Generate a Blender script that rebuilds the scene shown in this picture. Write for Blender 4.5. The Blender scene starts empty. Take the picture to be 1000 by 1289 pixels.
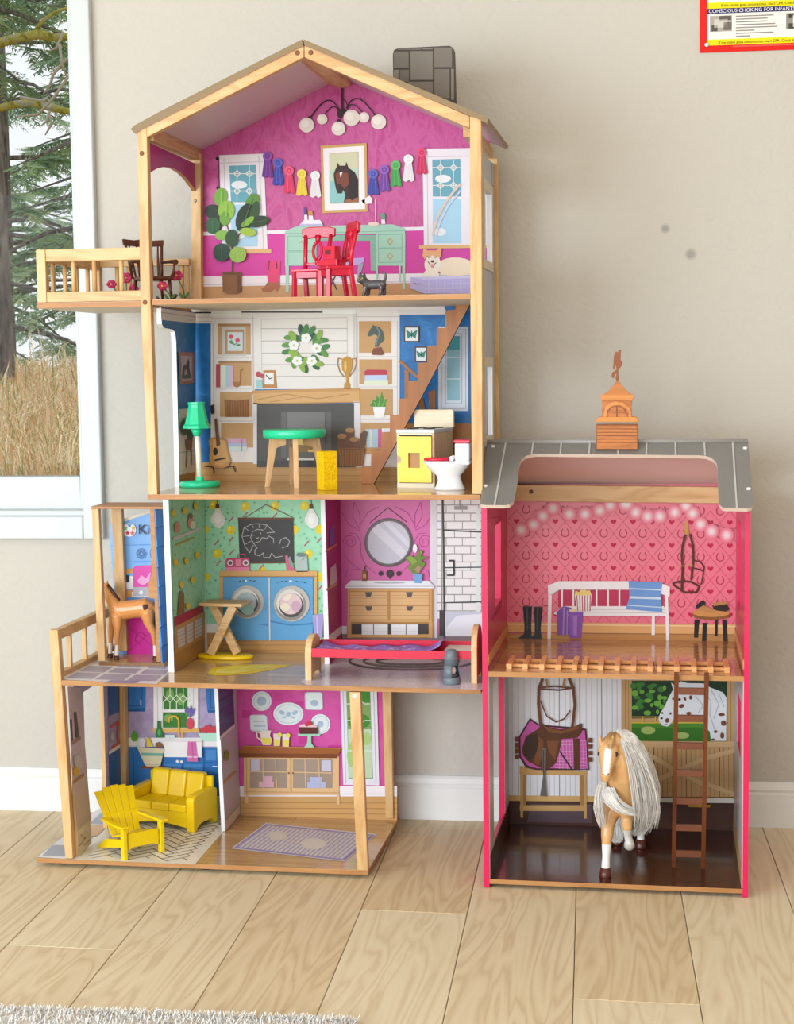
import bpy, bmesh, math, random
from mathutils import Vector, Matrix
random.seed(7)
S = bpy.context.scene
COL = S.collection
# ------------------------------------------------------------------ camera
FPX = 2083.0
CX, CY = 500.0, 644.5
CAM = Vector((0.51498832, -2.78628992, 0.88265586))
RX = Vector((0.98697374, 0.00263952, -0.16085976))
RY = Vector((0.16044879, -0.08942660, 0.98298478))
RZ = Vector((-0.01179053, -0.99598992, -0.08868522))
def c2w(v):
    return Vector((RX.dot(v), RY.dot(v), RZ.dot(v)))
cd = bpy.data.cameras.new('camera')
cam = bpy.data.objects.new('camera', cd)
COL.objects.link(cam)
cd.sensor_fit = 'HORIZONTAL'; cd.sensor_width = 36.0; cd.lens = FPX / 1000 * 36.0
cd.clip_start = 0.05; cd.clip_end = 300
r_, u_, b_ = c2w(Vector((1, 0, 0))), c2w(Vector((0, -1, 0))), c2w(Vector((0, 0, -1)))
cam.matrix_world = Matrix(((r_.x, u_.x, b_.x, CAM.x), (r_.y, u_.y, b_.y, CAM.y), (r_.z, u_.z, b_.z, CAM.z), (0, 0, 0, 1)))
S.camera = cam
# ------------------------------------------------------------------ world, lights, exposure
w = bpy.data.worlds.new('overcast_sky'); S.world = w; w.use_nodes = True
bg = w.node_tree.nodes['Background']
bg.inputs[0].default_value = (0.93, 0.97, 1.0, 1); bg.inputs[1].default_value = 1.05
def area(name, loc, target, size, power, col):
    l = bpy.data.lights.new(name, 'AREA'); l.shape = 'RECTANGLE'; l.size = size[0]; l.size_y = size[1]
    l.energy = power; l.color = col
    o = bpy.data.objects.new(name, l); COL.objects.link(o); o.location = loc
    o.rotation_euler = (Vector(target) - Vector(loc)).to_track_quat('-Z', 'Y').to_euler()
    return o
area('side_window_light', (-2.2, -3.4, 0.95), (0.0, 0.1, 0.3), (2.2, 1.4), 128, (0.80, 0.91, 1.0))
area('rear_fill_light', (-0.2, -5.0, 1.1), (0.15, 0.1, 0.5), (2.2, 1.5), 82, (0.84, 0.93, 1.0))  # added fill from behind the camera to brighten the rooms; no window stands there
area('ceiling_lamp', (0.7, -1.6, 2.55), (0.5, 0.4, 1.4), (0.8, 0.8), 14, (1.0, 0.68, 0.40))
S.cycles.max_bounces = 6; S.cycles.diffuse_bounces = 3; S.cycles.glossy_bounces = 3; S.cycles.caustics_reflective = False; S.cycles.caustics_refractive = False
S.view_settings.view_transform = 'Standard'
S.view_settings.look = 'None'
S.view_settings.gamma = 1.0
S.view_settings.use_curve_mapping = False
S.view_settings.exposure = -0.04
# ------------------------------------------------------------------ pixel -> place on a known plane of the scene
def ray(u, v):
    return c2w(Vector(((u - CX) / FPX, (v - CY) / FPX, 1.0)))
def PL(u, v, p0, n):
    r = ray(u, v); t = (Vector(p0) - CAM).dot(n) / r.dot(n); return CAM + r * t
def P(u, v, Y): return PL(u, v, (0, Y, 0), Vector((0, 1, 0)))
def PX(u, v, X): return PL(u, v, (X, 0, 0), Vector((1, 0, 0)))
def PZ(u, v, Z): return PL(u, v, (0, 0, Z), Vector((0, 0, 1)))
def planeY(Y): return lambda u, v, d: P(u, v, Y - d)
def planeX(X): return lambda u, v, d: PX(u, v, X + d)
def planeZ(Z): return lambda u, v, d: PZ(u, v, Z + d)
# ------------------------------------------------------------------ materials
def lin(h):
    h = h.lstrip('#'); o = []
    for i in (0, 2, 4):
        c = int(h[i:i + 2], 16) / 255.0
        o.append(c / 12.92 if c <= 0.04045 else ((c + 0.055) / 1.055) ** 2.4)
    return (o[0], o[1], o[2], 1.0)
MC = {}
def base_mat(key):
    m = bpy.data.materials.new(key); m.use_nodes = True
    return m, m.node_tree, m.node_tree.nodes['Principled BSDF']
def flat(h, rough=0.4, spec=0.5, metal=0.0, coat=0.0, alpha=None, trans=None, sss=0.0):
    k = ('flat', h, rough, spec, metal, coat, alpha, trans, sss)
    if k in MC: return MC[k]
    m, t, b = base_mat('paint_' + h.strip('#'))
    b.inputs['Base Color'].default_value = lin(h)
    b.inputs['Roughness'].default_value = rough
    b.inputs['Specular IOR Level'].default_value = spec
    b.inputs['Metallic'].default_value = metal
    b.inputs['Coat Weight'].default_value = coat
    b.inputs['Coat Roughness'].default_value = 0.12
    if sss:
        b.inputs['Subsurface Weight'].default_value = sss
        b.inputs['Subsurface Scale'].default_value = 0.004
    if trans: b.inputs['Transmission Weight'].default_value = trans
    if alpha is not None: b.inputs['Alpha'].default_value = alpha
    MC[k] = m
    return m
def pr(h):
    # ink colours were read off shaded rooms; this is the ink itself under even light
    q = h.lstrip('#'); v = [int(q[i:i + 2], 16) for i in (0, 2, 4)]; m = max(v); k = min(1.03, 246 / max(m, 1))
    return flat('#%02X%02X%02X' % tuple(min(255, round(x * k)) for x in v), 0.38, 0.22)
def N(t, typ, **kw):
    n = t.nodes.new(typ)
    for k, v in kw.items():
        if hasattr(n, k): setattr(n, k, v)
        else: n.inputs[k.replace('_', ' ')].default_value = v
    return n
def ramp(t, stops):
    r = t.nodes.new('ShaderNodeValToRGB'); e = r.color_ramp.elements
    while len(e) < len(stops): e.new(0.5)
    for i, (p, h) in enumerate(stops):
        e[i].position = p; e[i].color = lin(h)
    return r
def wood(key, c1, c2, axis='z', scale=1.0, rough=0.42, c3=None, bump=0.15, coat=0.0, rings=9.0):
    k = ('wood', key)
    if k in MC: return MC[k]
    m, t, b = base_mat(key)
    tc = N(t, 'ShaderNodeTexCoord'); mp = N(t, 'ShaderNodeMapping')
    s = {'x': (1.1, 9, 9), 'y': (9, 1.1, 9), 'z': (9, 9, 1.1)}[axis]
    mp.inputs['Scale'].default_value = tuple(q * scale for q in s)
    t.links.new(tc.outputs['Object'], mp.inputs['Vector'])
    n1 = N(t, 'ShaderNodeTexNoise'); n1.inputs['Scale'].default_value = 3.0; n1.inputs['Detail'].default_value = 3; n1.inputs['Distortion'].default_value = 0.8
    t.links.new(mp.outputs[0], n1.inputs['Vector'])
    mul = N(t, 'ShaderNodeMath', operation='MULTIPLY'); mul.inputs[1].default_value = rings
    t.links.new(n1.outputs[0], mul.inputs[0])
    fr = N(t, 'ShaderNodeMath', operation='PINGPONG'); fr.inputs[1].default_value = 1.0
    t.links.new(mul.outputs[0], fr.inputs[0])
    n2 = N(t, 'ShaderNodeTexNoise'); n2.inputs['Scale'].default_value = 18.0; n2.inputs['Detail'].default_value = 4
    t.links.new(mp.outputs[0], n2.inputs['Vector'])
    mx = N(t, 'ShaderNodeMath', operation='MULTIPLY_ADD'); mx.inputs[1].default_value = 0.6
    t.links.new(fr.outputs[0], mx.inputs[0])
    m3 = N(t, 'ShaderNodeMath', operation='MULTIPLY'); m3.inputs[1].default_value = 0.45
    t.links.new(n2.outputs[0], m3.inputs[0]); t.links.new(m3.outputs[0], mx.inputs[2])
    rp = ramp(t, [(0.1, c1), (0.55, c3 or c1), (0.95, c2)])
    t.links.new(mx.outputs[0], rp.inputs[0]); t.links.new(rp.outputs[0], b.inputs['Base Color'])
    b.inputs['Roughness'].default_value = rough; b.inputs['Coat Weight'].default_value = coat; b.inputs['Coat Roughness'].default_value = 0.1
    bp = N(t, 'ShaderNodeBump'); bp.inputs['Strength'].default_value = bump; bp.inputs['Distance'].default_value = 0.0006
    t.links.new(mx.outputs[0], bp.inputs['Height']); t.links.new(bp.outputs[0], b.inputs['Normal'])
    MC[k] = m
    return m
def mottled(key, stops, scale=30, rough=0.38, detail=4, bump=0, dist=0.5, stretch=(1, 1, 1), spec=0.22, kind='noise', bdist=0.001):
    k = ('mot', key)
    if k in MC: return MC[k]
    m, t, b = base_mat(key)
    tc = N(t, 'ShaderNodeTexCoord'); mp = N(t, 'ShaderNodeMapping'); mp.inputs['Scale'].default_value = stretch
    t.links.new(tc.outputs['Object'], mp.inputs['Vector'])
    if kind == 'noise':
        n = N(t, 'ShaderNodeTexNoise'); n.inputs['Scale'].default_value = scale; n.inputs['Detail'].default_value = detail; n.inputs['Distortion'].default_value = dist
    else:
        n = N(t, 'ShaderNodeTexVoronoi'); n.inputs['Scale'].default_value = scale
    t.links.new(mp.outputs[0], n.inputs['Vector'])
    rp = ramp(t, stops); t.links.new(n.outputs[0], rp.inputs[0]); t.links.new(rp.outputs[0], b.inputs['Base Color'])
    b.inputs['Roughness'].default_value = rough; b.inputs['Specular IOR Level'].default_value = spec
    if bump:
        bp = N(t, 'ShaderNodeBump'); bp.inputs['Strength'].default_value = bump; bp.inputs['Distance'].default_value = bdist
        t.links.new(n.outputs[0], bp.inputs['Height']); t.links.new(bp.outputs[0], b.inputs['Normal'])
    MC[k] = m
    return m
def strips(key, cols, axis='y', width=0.012, rough=0.2, grain=True, gap='#8a6238', coat=0.35):
    """printed laminate floor of narrow strips that run along x (axis = the direction across the strips)"""
    k = ('strips', key)
    if k in MC: return MC[k]
    m, t, b = base_mat(key)
    tc = N(t, 'ShaderNodeTexCoord'); mp = N(t, 'ShaderNodeMapping')
    if axis == 'x': mp.inputs['Rotation'].default_value = (0, 0, math.pi / 2)
    t.links.new(tc.outputs['Object'], mp.inputs['Vector'])
    br = N(t, 'ShaderNodeTexBrick'); br.inputs['Scale'].default_value = 1.0
    br.inputs['Brick Width'].default_value = 0.21; br.inputs['Row Height'].default_value = width
    br.inputs['Mortar Size'].default_value = 0.0004; br.inputs['Bias'].default_value = 0.0
    br.inputs['Color1'].default_value = lin(cols[0]); br.inputs['Color2'].default_value = lin(cols[1]); br.inputs['Mortar'].default_value = lin(gap)
    t.links.new(mp.outputs[0], br.inputs['Vector'])
    nz = N(t, 'ShaderNodeTexNoise'); nz.inputs['Scale'].default_value = 40; nz.inputs['Detail'].default_value = 3
    m2 = N(t, 'ShaderNodeMapping'); m2.inputs['Scale'].default_value = (0.15, 4, 1)
    t.links.new(mp.outputs[0], m2.inputs['Vector']); t.links.new(m2.outputs[0], nz.inputs['Vector'])
    mix = N(t, 'ShaderNodeMix', data_type='RGBA', blend_type='OVERLAY'); mix.inputs[0].default_value = 0.35
    t.links.new(br.outputs[0], mix.inputs[6]); t.links.new(nz.outputs[0], mix.inputs[7])
    t.links.new(mix.outputs[2], b.inputs['Base Color'])
    b.inputs['Roughness'].default_value = rough; b.inputs['Coat Weight'].default_value = coat; b.inputs['Coat Roughness'].default_value = 0.06
    MC[k] = m
    return m
# ------------------------------------------------------------------ mesh builder
def wloc(o):
    v = Vector((0, 0, 0))
    while o: v = v + o.location; o = o.parent
    return v
class MB:
    def __init__(s): s.v = []; s.f = []; s.m = []; s.sm = []
    def add(s, vs, fs, m=0, sm=False):
        o = len(s.v); s.v += [tuple(q) for q in vs]
        for f in fs: s.f.append([o + i for i in f]); s.m.append(m); s.sm.append(sm)
        return s
    def hexa(s, p, m=0):  # p: 4 bottom/front then 4 top/back, same winding
        return s.add(p, [(0, 1, 2, 3), (7, 6, 5, 4), (0, 4, 5, 1), (1, 5, 6, 2), (2, 6, 7, 3), (3, 7, 4, 0)], m)
    def box(s, x0, x1, y0, y1, z0, z1, m=0):
        return s.hexa([(x0, y0, z0), (x0, y1, z0), (x1, y1, z0), (x1, y0, z0), (x0, y0, z1), (x0, y1, z1), (x1, y1, z1), (x1, y0, z1)], m)
    def prism(s, poly, vec, m=0, me=None, sm=False):
        n = len(poly); a = [Vector(p) for p in poly]; b = [p + Vector(vec) for p in a]
        s.add(a + b, [tuple(range(n)), tuple(range(2 * n - 1, n - 1, -1))], m)
        s.add(a + b, [(i, i + n, (i + 1) % n + n, (i + 1) % n) for i in range(n)], m if me is None else me, sm)
        return s
    def poly(s, pts, m=0): return s.add(pts, [tuple(range(len(pts)))], m)
    def tube(s, path, rad, n=8, m=0, cap=True, sm=True, ry=None):
        path = [Vector(p) for p in path]; k = len(path)
        if not isinstance(rad, (list, tuple)): rad = [rad] * k
        rings = []; prev = None
        for i, p in enumerate(path):
            d = (path[min(i + 1, k - 1)] - path[max(i - 1, 0)]).normalized()
            if prev is None:
                a = Vector((0, 0, 1)) if abs(d.z) < 0.9 else Vector((1, 0, 0)); x = d.cross(a).normalized()
            else:
                x = (prev - d * prev.dot(d)).normalized()
            prev = x; y = d.cross(x)
            rr = rad[i]; r2 = rr if ry is None else ry[i]
            rings.append([p + x * math.cos(6.28318 * j / n) * rr + y * math.sin(6.28318 * j / n) * r2 for j in range(n)])
        vs = [q for r in rings for q in r]
        fs = [(i * n + j, i * n + (j + 1) % n, (i + 1) * n + (j + 1) % n, (i + 1) * n + j) for i in range(k - 1) for j in range(n)]
        s.add(vs, fs, m, sm)
        if cap: s.add(rings[0], [tuple(range(n - 1, -1, -1))], m); s.add(rings[-1], [tuple(range(n))], m)
        return s
    def lathe(s, prof, c, n=24, m=0, sm=True, sx=1.0, sy=1.0, rot=0.0):
        c = Vector(c); k = len(prof)
        vs = [c + Vector((r * math.cos(rot + 6.28318 * j / n) * sx, r * math.sin(rot + 6.28318 * j / n) * sy, z)) for r, z in prof for j in range(n)]
        fs = [(i * n + j, i * n + (j + 1) % n, (i + 1) * n + (j + 1) % n, (i + 1) * n + j) for i in range(k - 1) for j in range(n)]
        s.add(vs, fs, m, sm)
        if prof[0][0] > 1e-6: s.add(vs[:n], [tuple(range(n - 1, -1, -1))], m)
        if prof[-1][0] > 1e-6: s.add(vs[-n:], [tuple(range(n))], m)
        return s
    def ell(s, c, r, m=0, n=14, k=9, rot=None):
        c = Vector(c); vs = []; fs = []
        for i in range(k + 1):
            a = math.pi * i / k
            for j in range(n):
                b = 6.28318 * j / n
                q = Vector((r[0] * math.sin(a) * math.cos(b), r[1] * math.sin(a) * math.sin(b), -r[2] * math.cos(a)))
                if rot: q = rot @ q
                vs.append(c + q)
        for i in range(k):
            for j in range(n): fs.append((i * n + j, i * n + (j + 1) % n, (i + 1) * n + (j + 1) % n, (i + 1) * n + j))
        return s.add(vs, fs, m, True)
    def xf(s, M): s.v = [tuple(M @ Vector(q)) for q in s.v]; return s
    def mesh(s, name, mats, off=None):
        me = bpy.data.meshes.new(name)
        vs = s.v if off is None else [(a - off.x, b - off.y, c - off.z) for a, b, c in s.v]
        me.from_pydata(vs, [], s.f)
        for q in (mats if isinstance(mats, (list, tuple)) else [mats]): me.materials.append(q)
        me.polygons.foreach_set('material_index', s.m); me.polygons.foreach_set('use_smooth', s.sm)
        me.update()
        return me
    def build(s, name, mats, parent=None, world=True, bevel=0, seg=2, label=None):
        off = wloc(parent) if (world and parent) else None
        o = bpy.data.objects.new(name, s.mesh(name, mats, off)); COL.objects.link(o); o.parent = parent
        bm = bmesh.new(); bm.from_mesh(o.data); bmesh.ops.remove_doubles(bm, verts=bm.verts, dist=1e-6)
        bmesh.ops.recalc_face_normals(bm, faces=bm.faces); bm.to_mesh(o.data); bm.free()
        if bevel:
            md = o.modifiers.new('bevel', 'BEVEL'); md.width = bevel; md.segments = seg; md.limit_method = 'ANGLE'; md.angle_limit = 0.7
        if label: o['label'] = label
        return o
def box(name, mat, parent, x0, x1, y0, y1, z0, z1, bevel=0, label=None, world=True):
    return MB().box(x0, x1, y0, y1, z0, z1).build(name, mat, parent, world, bevel, label=label)
def tag(o, label, cat, group=None, kind=None):
    if label: o['label'] = label
    if cat: o['category'] = cat
    if group: o['group'] = group
    if kind: o['kind'] = kind
    return o
def empty(name, loc, label=None, cat=None, group=None, rz=0):
    o = bpy.data.objects.new(name, None); COL.objects.link(o); o.location = loc; o.rotation_euler = (0, 0, rz); o.empty_display_size = 0.02
    return tag(o, label, cat, group)
def copy_tree(o, parent=None):
    c = o.copy(); COL.objects.link(c); c.parent = parent
    for ch in list(o.children): copy_tree(ch, c)
    return c
# flat printed pictures: polygons given where they lie on a panel of the house
def Rc(a, b, c, d): return [(a, b), (c, b), (c, d), (a, d)]
def El(cx, cy, rx, ry=None, n=18, a=0.0):
    ry = rx if ry is None else ry; a = math.radians(a)
    return [(cx + rx * math.cos(t) * math.cos(a) - ry * math.sin(t) * math.sin(a), cy + rx * math.cos(t) * math.sin(a) + ry * math.sin(t) * math.cos(a)) for t in [6.28318 * i / n for i in range(n)]]
def Ln(pts, w, close=False):
    out = []; q = list(pts) + ([pts[0]] if close else [])
    for (a, b), (c, d) in zip(q[:-1], q[1:]):
        l = math.hypot(c - a, d - b) or 1; nx, ny = -(d - b) / l * w / 2, (c - a) / l * w / 2
        ex, ey = (c - a) / l * w * 0.2, (d - b) / l * w * 0.2
        out.append([(a + nx - ex, b + ny - ey), (c + nx + ex, d + ny + ey), (c - nx + ex, d - ny + ey), (a - nx - ex, b - ny - ey)])
    return out
def sc(o, k, pts): return [(o[0] + a / k, o[1] + b / k) for a, b in pts]
def Dc(name, parent, plane, layers, o=1, step=0.0003, label=None):
    mb = MB(); mats = []
    for i, (c, polys) in enumerate(layers):
        m = pr(c) if isinstance(c, str) else c
        if m not in mats: mats.append(m)
        for j, p in enumerate(polys): mb.poly([plane(u, v, step * (o + i + 0.92 * j / len(polys))) for u, v in p], mats.index(m))
    off = wloc(parent)
    ob = bpy.data.objects.new(name, mb.mesh(name, mats, off)); COL.objects.link(ob); ob.parent = parent
    if label: ob['label'] = label
    return ob
PINE = wood('pine_upright', '#E2BC86', '#C4935A', 'z', 1.0, 0.45, '#D9AE76')
PINEX = wood('pine_lengthwise', '#E2BC86', '#C4935A', 'x', 1.0, 0.45, '#D9AE76')
PINEY = wood('pine_depthwise', '#E0B981', '#C29056', 'y', 1.0, 0.45, '#D6AB72')
WHITE = flat('#F2F1F0', 0.45)
EDGE = wood('board_edge', '#C08A52', '#A9733F', 'x', 1.0, 0.5, '#B98049')
FZ = -0.016   # level of the room's floor; z = 0 is the top of the dollhouse's lowest board
def text_mesh(name, body, size, mat, parent, loc, rot, local=True):
    cu = bpy.data.curves.new(name, 'FONT'); cu.body = body; cu.size = size; o = bpy.data.objects.new(name, cu); COL.objects.link(o)
    me = bpy.data.meshes.new_from_object(o.evaluated_get(bpy.context.evaluated_depsgraph_get())); bpy.data.objects.remove(o)
    me.materials.clear(); me.materials.append(mat); o = bpy.data.objects.new(name, me); COL.objects.link(o); o.parent = parent; o.location = loc; o.rotation_euler = rot; return o
# ================================================================== the room
def wy(x): return 0.3735 + (x + 0.83) * 0.036
def wall_mat():
    m, t, b = base_mat('painted_plaster')
    tc = N(t, 'ShaderNodeTexCoord')
    n = N(t, 'ShaderNodeTexNoise'); n.inputs['Scale'].default_value = 95; n.inputs['Detail'].default_value = 4; n.inputs['Roughness'].default_value = 0.55
    v = N(t, 'ShaderNodeTexNoise'); v.inputs['Scale'].default_value = 38; v.inputs['Detail'].default_value = 3; v.inputs['Distortion'].default_value = 1.2
    t.links.new(tc.outputs['Object'], n.inputs['Vector']); t.links.new(tc.outputs['Object'], v.inputs['Vector'])
    a = N(t, 'ShaderNodeMath', operation='ADD'); t.links.new(n.outputs[0], a.inputs[0]); t.links.new(v.outputs[0], a.inputs[1])
    bp = N(t, 'ShaderNodeBump'); bp.inputs['Strength'].default_value = 0.4; bp.inputs['Distance'].default_value = 0.003
    t.links.new(a.outputs[0], bp.inputs['Height']); t.links.new(bp.outputs[0], b.inputs['Normal'])
    # two old grey smudges on the paint
    col = None
    for (px, pz, r) in ((838, 288, 0.011), (870, 320, 0.013)):
        q = P(px, pz, wy(0.55))
        vm = N(t, 'ShaderNodeVectorMath', operation='DISTANCE'); vm.inputs[1].default_value = q
        t.links.new(tc.outputs['Object'], vm.inputs[0])
        mr = N(t, 'ShaderNodeMapRange'); mr.inputs['From Min'].default_value = r * 0.4; mr.inputs['From Max'].default_value = r
        t.links.new(vm.outputs['Value'], mr.inputs['Value'])
        if col is None: col = mr
        else:
            mm = N(t, 'ShaderNodeMath', operation='MULTIPLY'); t.links.new(col.outputs[0], mm.inputs[0]); t.links.new(mr.outputs[0], mm.inputs[1]); col = mm
    rp = ramp(t, [(0.0, '#A19D97'), (1.0, '#C8C2B8')]); t.links.new(col.outputs[0], rp.inputs[0]); t.links.new(rp.outputs[0], b.inputs['Base Color'])
    b.inputs['Roughness'].default_value = 0.75
    return m
WALL = wall_mat()
def wslab(mb, x0, x1, z0, z1, d0, d1, m=0):   # slab that follows the wall: d = distance in front of its face
    mb.hexa([(x0, wy(x0) - d0, z0), (x0, wy(x0) - d1, z0), (x1, wy(x1) - d1, z0), (x1, wy(x1) - d0, z0),
             (x0, wy(x0) - d0, z1), (x0, wy(x0) - d1, z1), (x1, wy(x1) - d1, z1), (x1, wy(x1) - d0, z1)], m)
WX0, WX1, WZ0, WZ1 = -2.05, -0.637, 0.588, 2.15
mb = MB()
wslab(mb, WX1, 2.3, FZ, 2.7, 0, -0.13); wslab(mb, -3.6, WX0, FZ, 2.7, 0, -0.13)
wslab(mb, WX0, WX1, FZ, WZ0, 0, -0.13); wslab(mb, WX0, WX1, WZ1, 2.7, 0, -0.13)
wall = tag(mb.build('wall_back', WALL), 'off-white textured plaster wall behind the dollhouse', None, kind='structure')
mb = MB(); mb.box(-3.7, 2.3, -5.3, 0.6, 2.6, 2.64); tag(mb.build('ceiling', flat('#EDE9E2', 0.8)), 'plain white ceiling above the dollhouse', None, kind='structure')
mb = MB(); mb.box(2.2, 2.3, -5.3, 0.5, FZ, 2.6); tag(mb.build('wall_right', WALL), 'off-white wall on the far side of the stable', None, kind='structure')
mb = MB(); mb.box(-3.7, -3.6, -5.3, 0.4, FZ, 2.6); tag(mb.build('wall_left', WALL), 'off-white wall beyond the window', None, kind='structure')
mb = MB(); mb.box(-3.7, 2.3, -5.3, -5.2, FZ, 2.6); tag(mb.build('wall_rear', WALL), 'off-white wall facing the dollhouse', None, kind='structure')
# baseboard with a moulded cap
BASE = flat('#EDECE9', 0.35)
prof = [(0.0, 0.0), (0.014, 0.0), (0.014, 0.064), (0.0105, 0.068), (0.0125, 0.073), (0.009, 0.082), (0.005, 0.087), (0.0, 0.087)]
mb = MB()
mb.prism([(-3.6, wy(-3.6) - d, FZ + z) for d, z in prof], (5.8, wy(2.2) - wy(-3.6), 0))
tag(mb.build('baseboard_back', BASE), 'white moulded baseboard along the foot of the plaster wall', None, kind='structure')
# window
WIN = flat('#CFD3D4', 0.35)
win = empty('window_1', (-1.3, wy(-1.3), WZ0)); tag(win, 'white framed window looking out on conifers and dry grass', None, kind='structure')
mb = MB(); wslab(mb, WX1, WX1 + 0.041, WZ0 - 0.046, WZ1 + 0.046, 0.018, -0.001); mb.build('casing', WIN, win, bevel=0.003)
mb = MB(); wslab(mb, WX0 - 0.041, WX0, WZ0 - 0.046, WZ1 + 0.046, 0.018, -0.001); mb.build('casing', WIN, win, bevel=0.003)
mb = MB(); wslab(mb, WX0, WX1, WZ0 - 0.046, WZ0, 0.018, -0.001); mb.build('casing', WIN, win, bevel=0.003)
mb = MB(); wslab(mb, WX0, WX1, WZ1, WZ1 + 0.046, 0.018, -0.001); mb.build('casing', WIN, win, bevel=0.003)
mb = MB(); wslab(mb, WX0, WX1, WZ0 - 0.012, WZ0 + 0.010, -0.004, -0.09); mb.build('window_sill', WIN, win, bevel=0.002)
mb = MB()
wslab(mb, WX1 - 0.020, WX1 + 0.003, WZ0 + 0.01, WZ1, -0.030, -0.07); wslab(mb, WX0 - 0.003, WX0 + 0.020, WZ0 + 0.01, WZ1, -0.030, -0.07)
wslab(mb, WX0 + 0.02, WX1 - 0.02, WZ0 + 0.01, WZ0 + 0.077, -0.030, -0.07); wslab(mb, WX0 + 0.02, WX1 - 0.02, WZ1 - 0.06, WZ1, -0.030, -0.07)
mb.build('sash_frame', WIN, win, bevel=0.003)
m, t, b = base_mat('window_glass')
tr = N(t, 'ShaderNodeBsdfTransparent'); gl = N(t, 'ShaderNodeBsdfGlossy'); gl.inputs['Roughness'].default_value = 0.02
fr = N(t, 'ShaderNodeFresnel'); fr.inputs['IOR'].default_value = 1.1; mixs = N(t, 'ShaderNodeMixShader')
t.links.new(fr.outputs[0], mixs.inputs[0]); t.links.new(tr.outputs[0], mixs.inputs[1]); t.links.new(gl.outputs[0], mixs.inputs[2])
t.links.new(mixs.outputs[0], t.nodes['Material Output'].inputs[0])
mb = MB(); wslab(mb, WX0 + 0.018, WX1 - 0.018, WZ0 + 0.075, WZ1 - 0.058, -0.048, -0.052); mb.build('pane', m, win)
# floor of wide oak planks
def oak(i, c1, c2, c3):
    m = wood('oak_plank_%d' % i, c1, c2, 'y', 0.34, 0.5, c3, 0.1, rings=26.0)
    return m
OAKS = [oak(0, '#EBD9B8', '#D3BA95', '#E4D0AD'), oak(1, '#E6D2B0', '#CDB28B', '#DEC7A2'), oak(2, '#EFDFC1', '#DAC4A1', '#E8D6B5'), oak(3, '#E3CEA9', '#C9AC83', '#DAC19A')]
floor = empty('floor', (0, 0, FZ)); tag(floor, 'light oak floor of wide planks running towards the wall', None, kind='structure')
box('subfloor', flat('#8B6B45', 0.8), floor, -3.6, 3.2, -5.25, 0.52, FZ - 0.03, FZ - 0.006)
PW = 0.1772
def px0(k, Y): return 0.0385 + (k) * PW - 0.045 * (Y + 0.65)
random.seed(3)
joints = {0: [-0.1597], 2: [-0.5006], -3: [-0.3944]}
for k in range(-20, 12):
    js = list(joints.get(k, []))
    y = (js[0] if js else random.uniform(-1.2, 0.3))
    cuts = [y]; q = y
    while q > -5.0: q -= random.uniform(0.9, 1.25); cuts.append(q)
    if y < -0.7: cuts.append(y + 1.15)
    cuts = sorted(c for c in cuts if -5.1 < c < 0.45 and (k in joints or not (-0.62 < c < 0.36)))
    cuts = [-5.2] + cuts + [0.50]
    for a, c in zip(cuts[:-1], cuts[1:]):
        if c - a < 0.05: continue
        g = 0.0006; mb = MB()
        x00, x01, x10, x11 = px0(k, a) + g, px0(k + 1, a) - g, px0(k, c) + g, px0(k + 1, c) - g
        cx, cy = (x00 + x11) / 2, (a + c) / 2
        mb.hexa([(x00, a + g, FZ - 0.008), (x10, c - g, FZ - 0.008), (x11, c - g, FZ - 0.008), (x01, a + g, FZ - 0.008), (x00, a + g, FZ), (x10, c - g, FZ), (x11, c - g, FZ), (x01, a + g, FZ)])
        e = empty('tmp', (cx, cy, FZ)); o = mb.build('plank', OAKS[(k * 7 + int(a * 10)) % 4], e, bevel=0.0009, seg=1); o.parent = floor
        o.location = (cx, cy, 0); bpy.data.objects.remove(e)
# fluffy rug edge in front
def rug():
    y1 = lambda x: -0.660 + 0.049 * (x + 0.404)
    r = empty('rug', (-0.4, -1.0, FZ), 'white fluffy rug whose edge lies on the floor by the camera', 'rug')
    mb = MB(); n = 40
    mb.hexa([(-1.6, -1.35, FZ), (-1.6, y1(-1.6), FZ), (0.1, y1(0.1), FZ), (0.1, -1.35, FZ), (-1.6, -1.35, FZ + 0.006), (-1.6, y1(-1.6), FZ + 0.006), (0.1, y1(0.1), FZ + 0.006), (0.1, -1.35, FZ + 0.006)])
    mb.build('backing', flat('#D8D0C6', 0.9), r)
    mb = MB(); random.seed(5)
    for i in range(9000):
        x = random.uniform(-0.75, 0.1); y = y1(x) - random.random() ** 2 * 0.12 + 0.003
        a = random.uniform(0, 6.28); l = random.uniform(0.004, 0.009); h = random.uniform(0.004, 0.009); wd = 0.0011
        p = Vector((x, y, FZ + 0.004)); d = Vector((math.cos(a) * l, math.sin(a) * l, h)); s = Vector((-math.sin(a) * wd, math.cos(a) * wd, 0))
        mb.add([p - s, p + s, p + d + s * 0.4, p + d - s * 0.4], [(0, 1, 2, 3)], 0 if random.random() < 0.85 else 1)
    o = mb.build('pile', [flat('#F1EFEC', 0.9), flat('#DCC9B4', 0.9)], r); o['kind'] = 'stuff'
rug()
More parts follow.
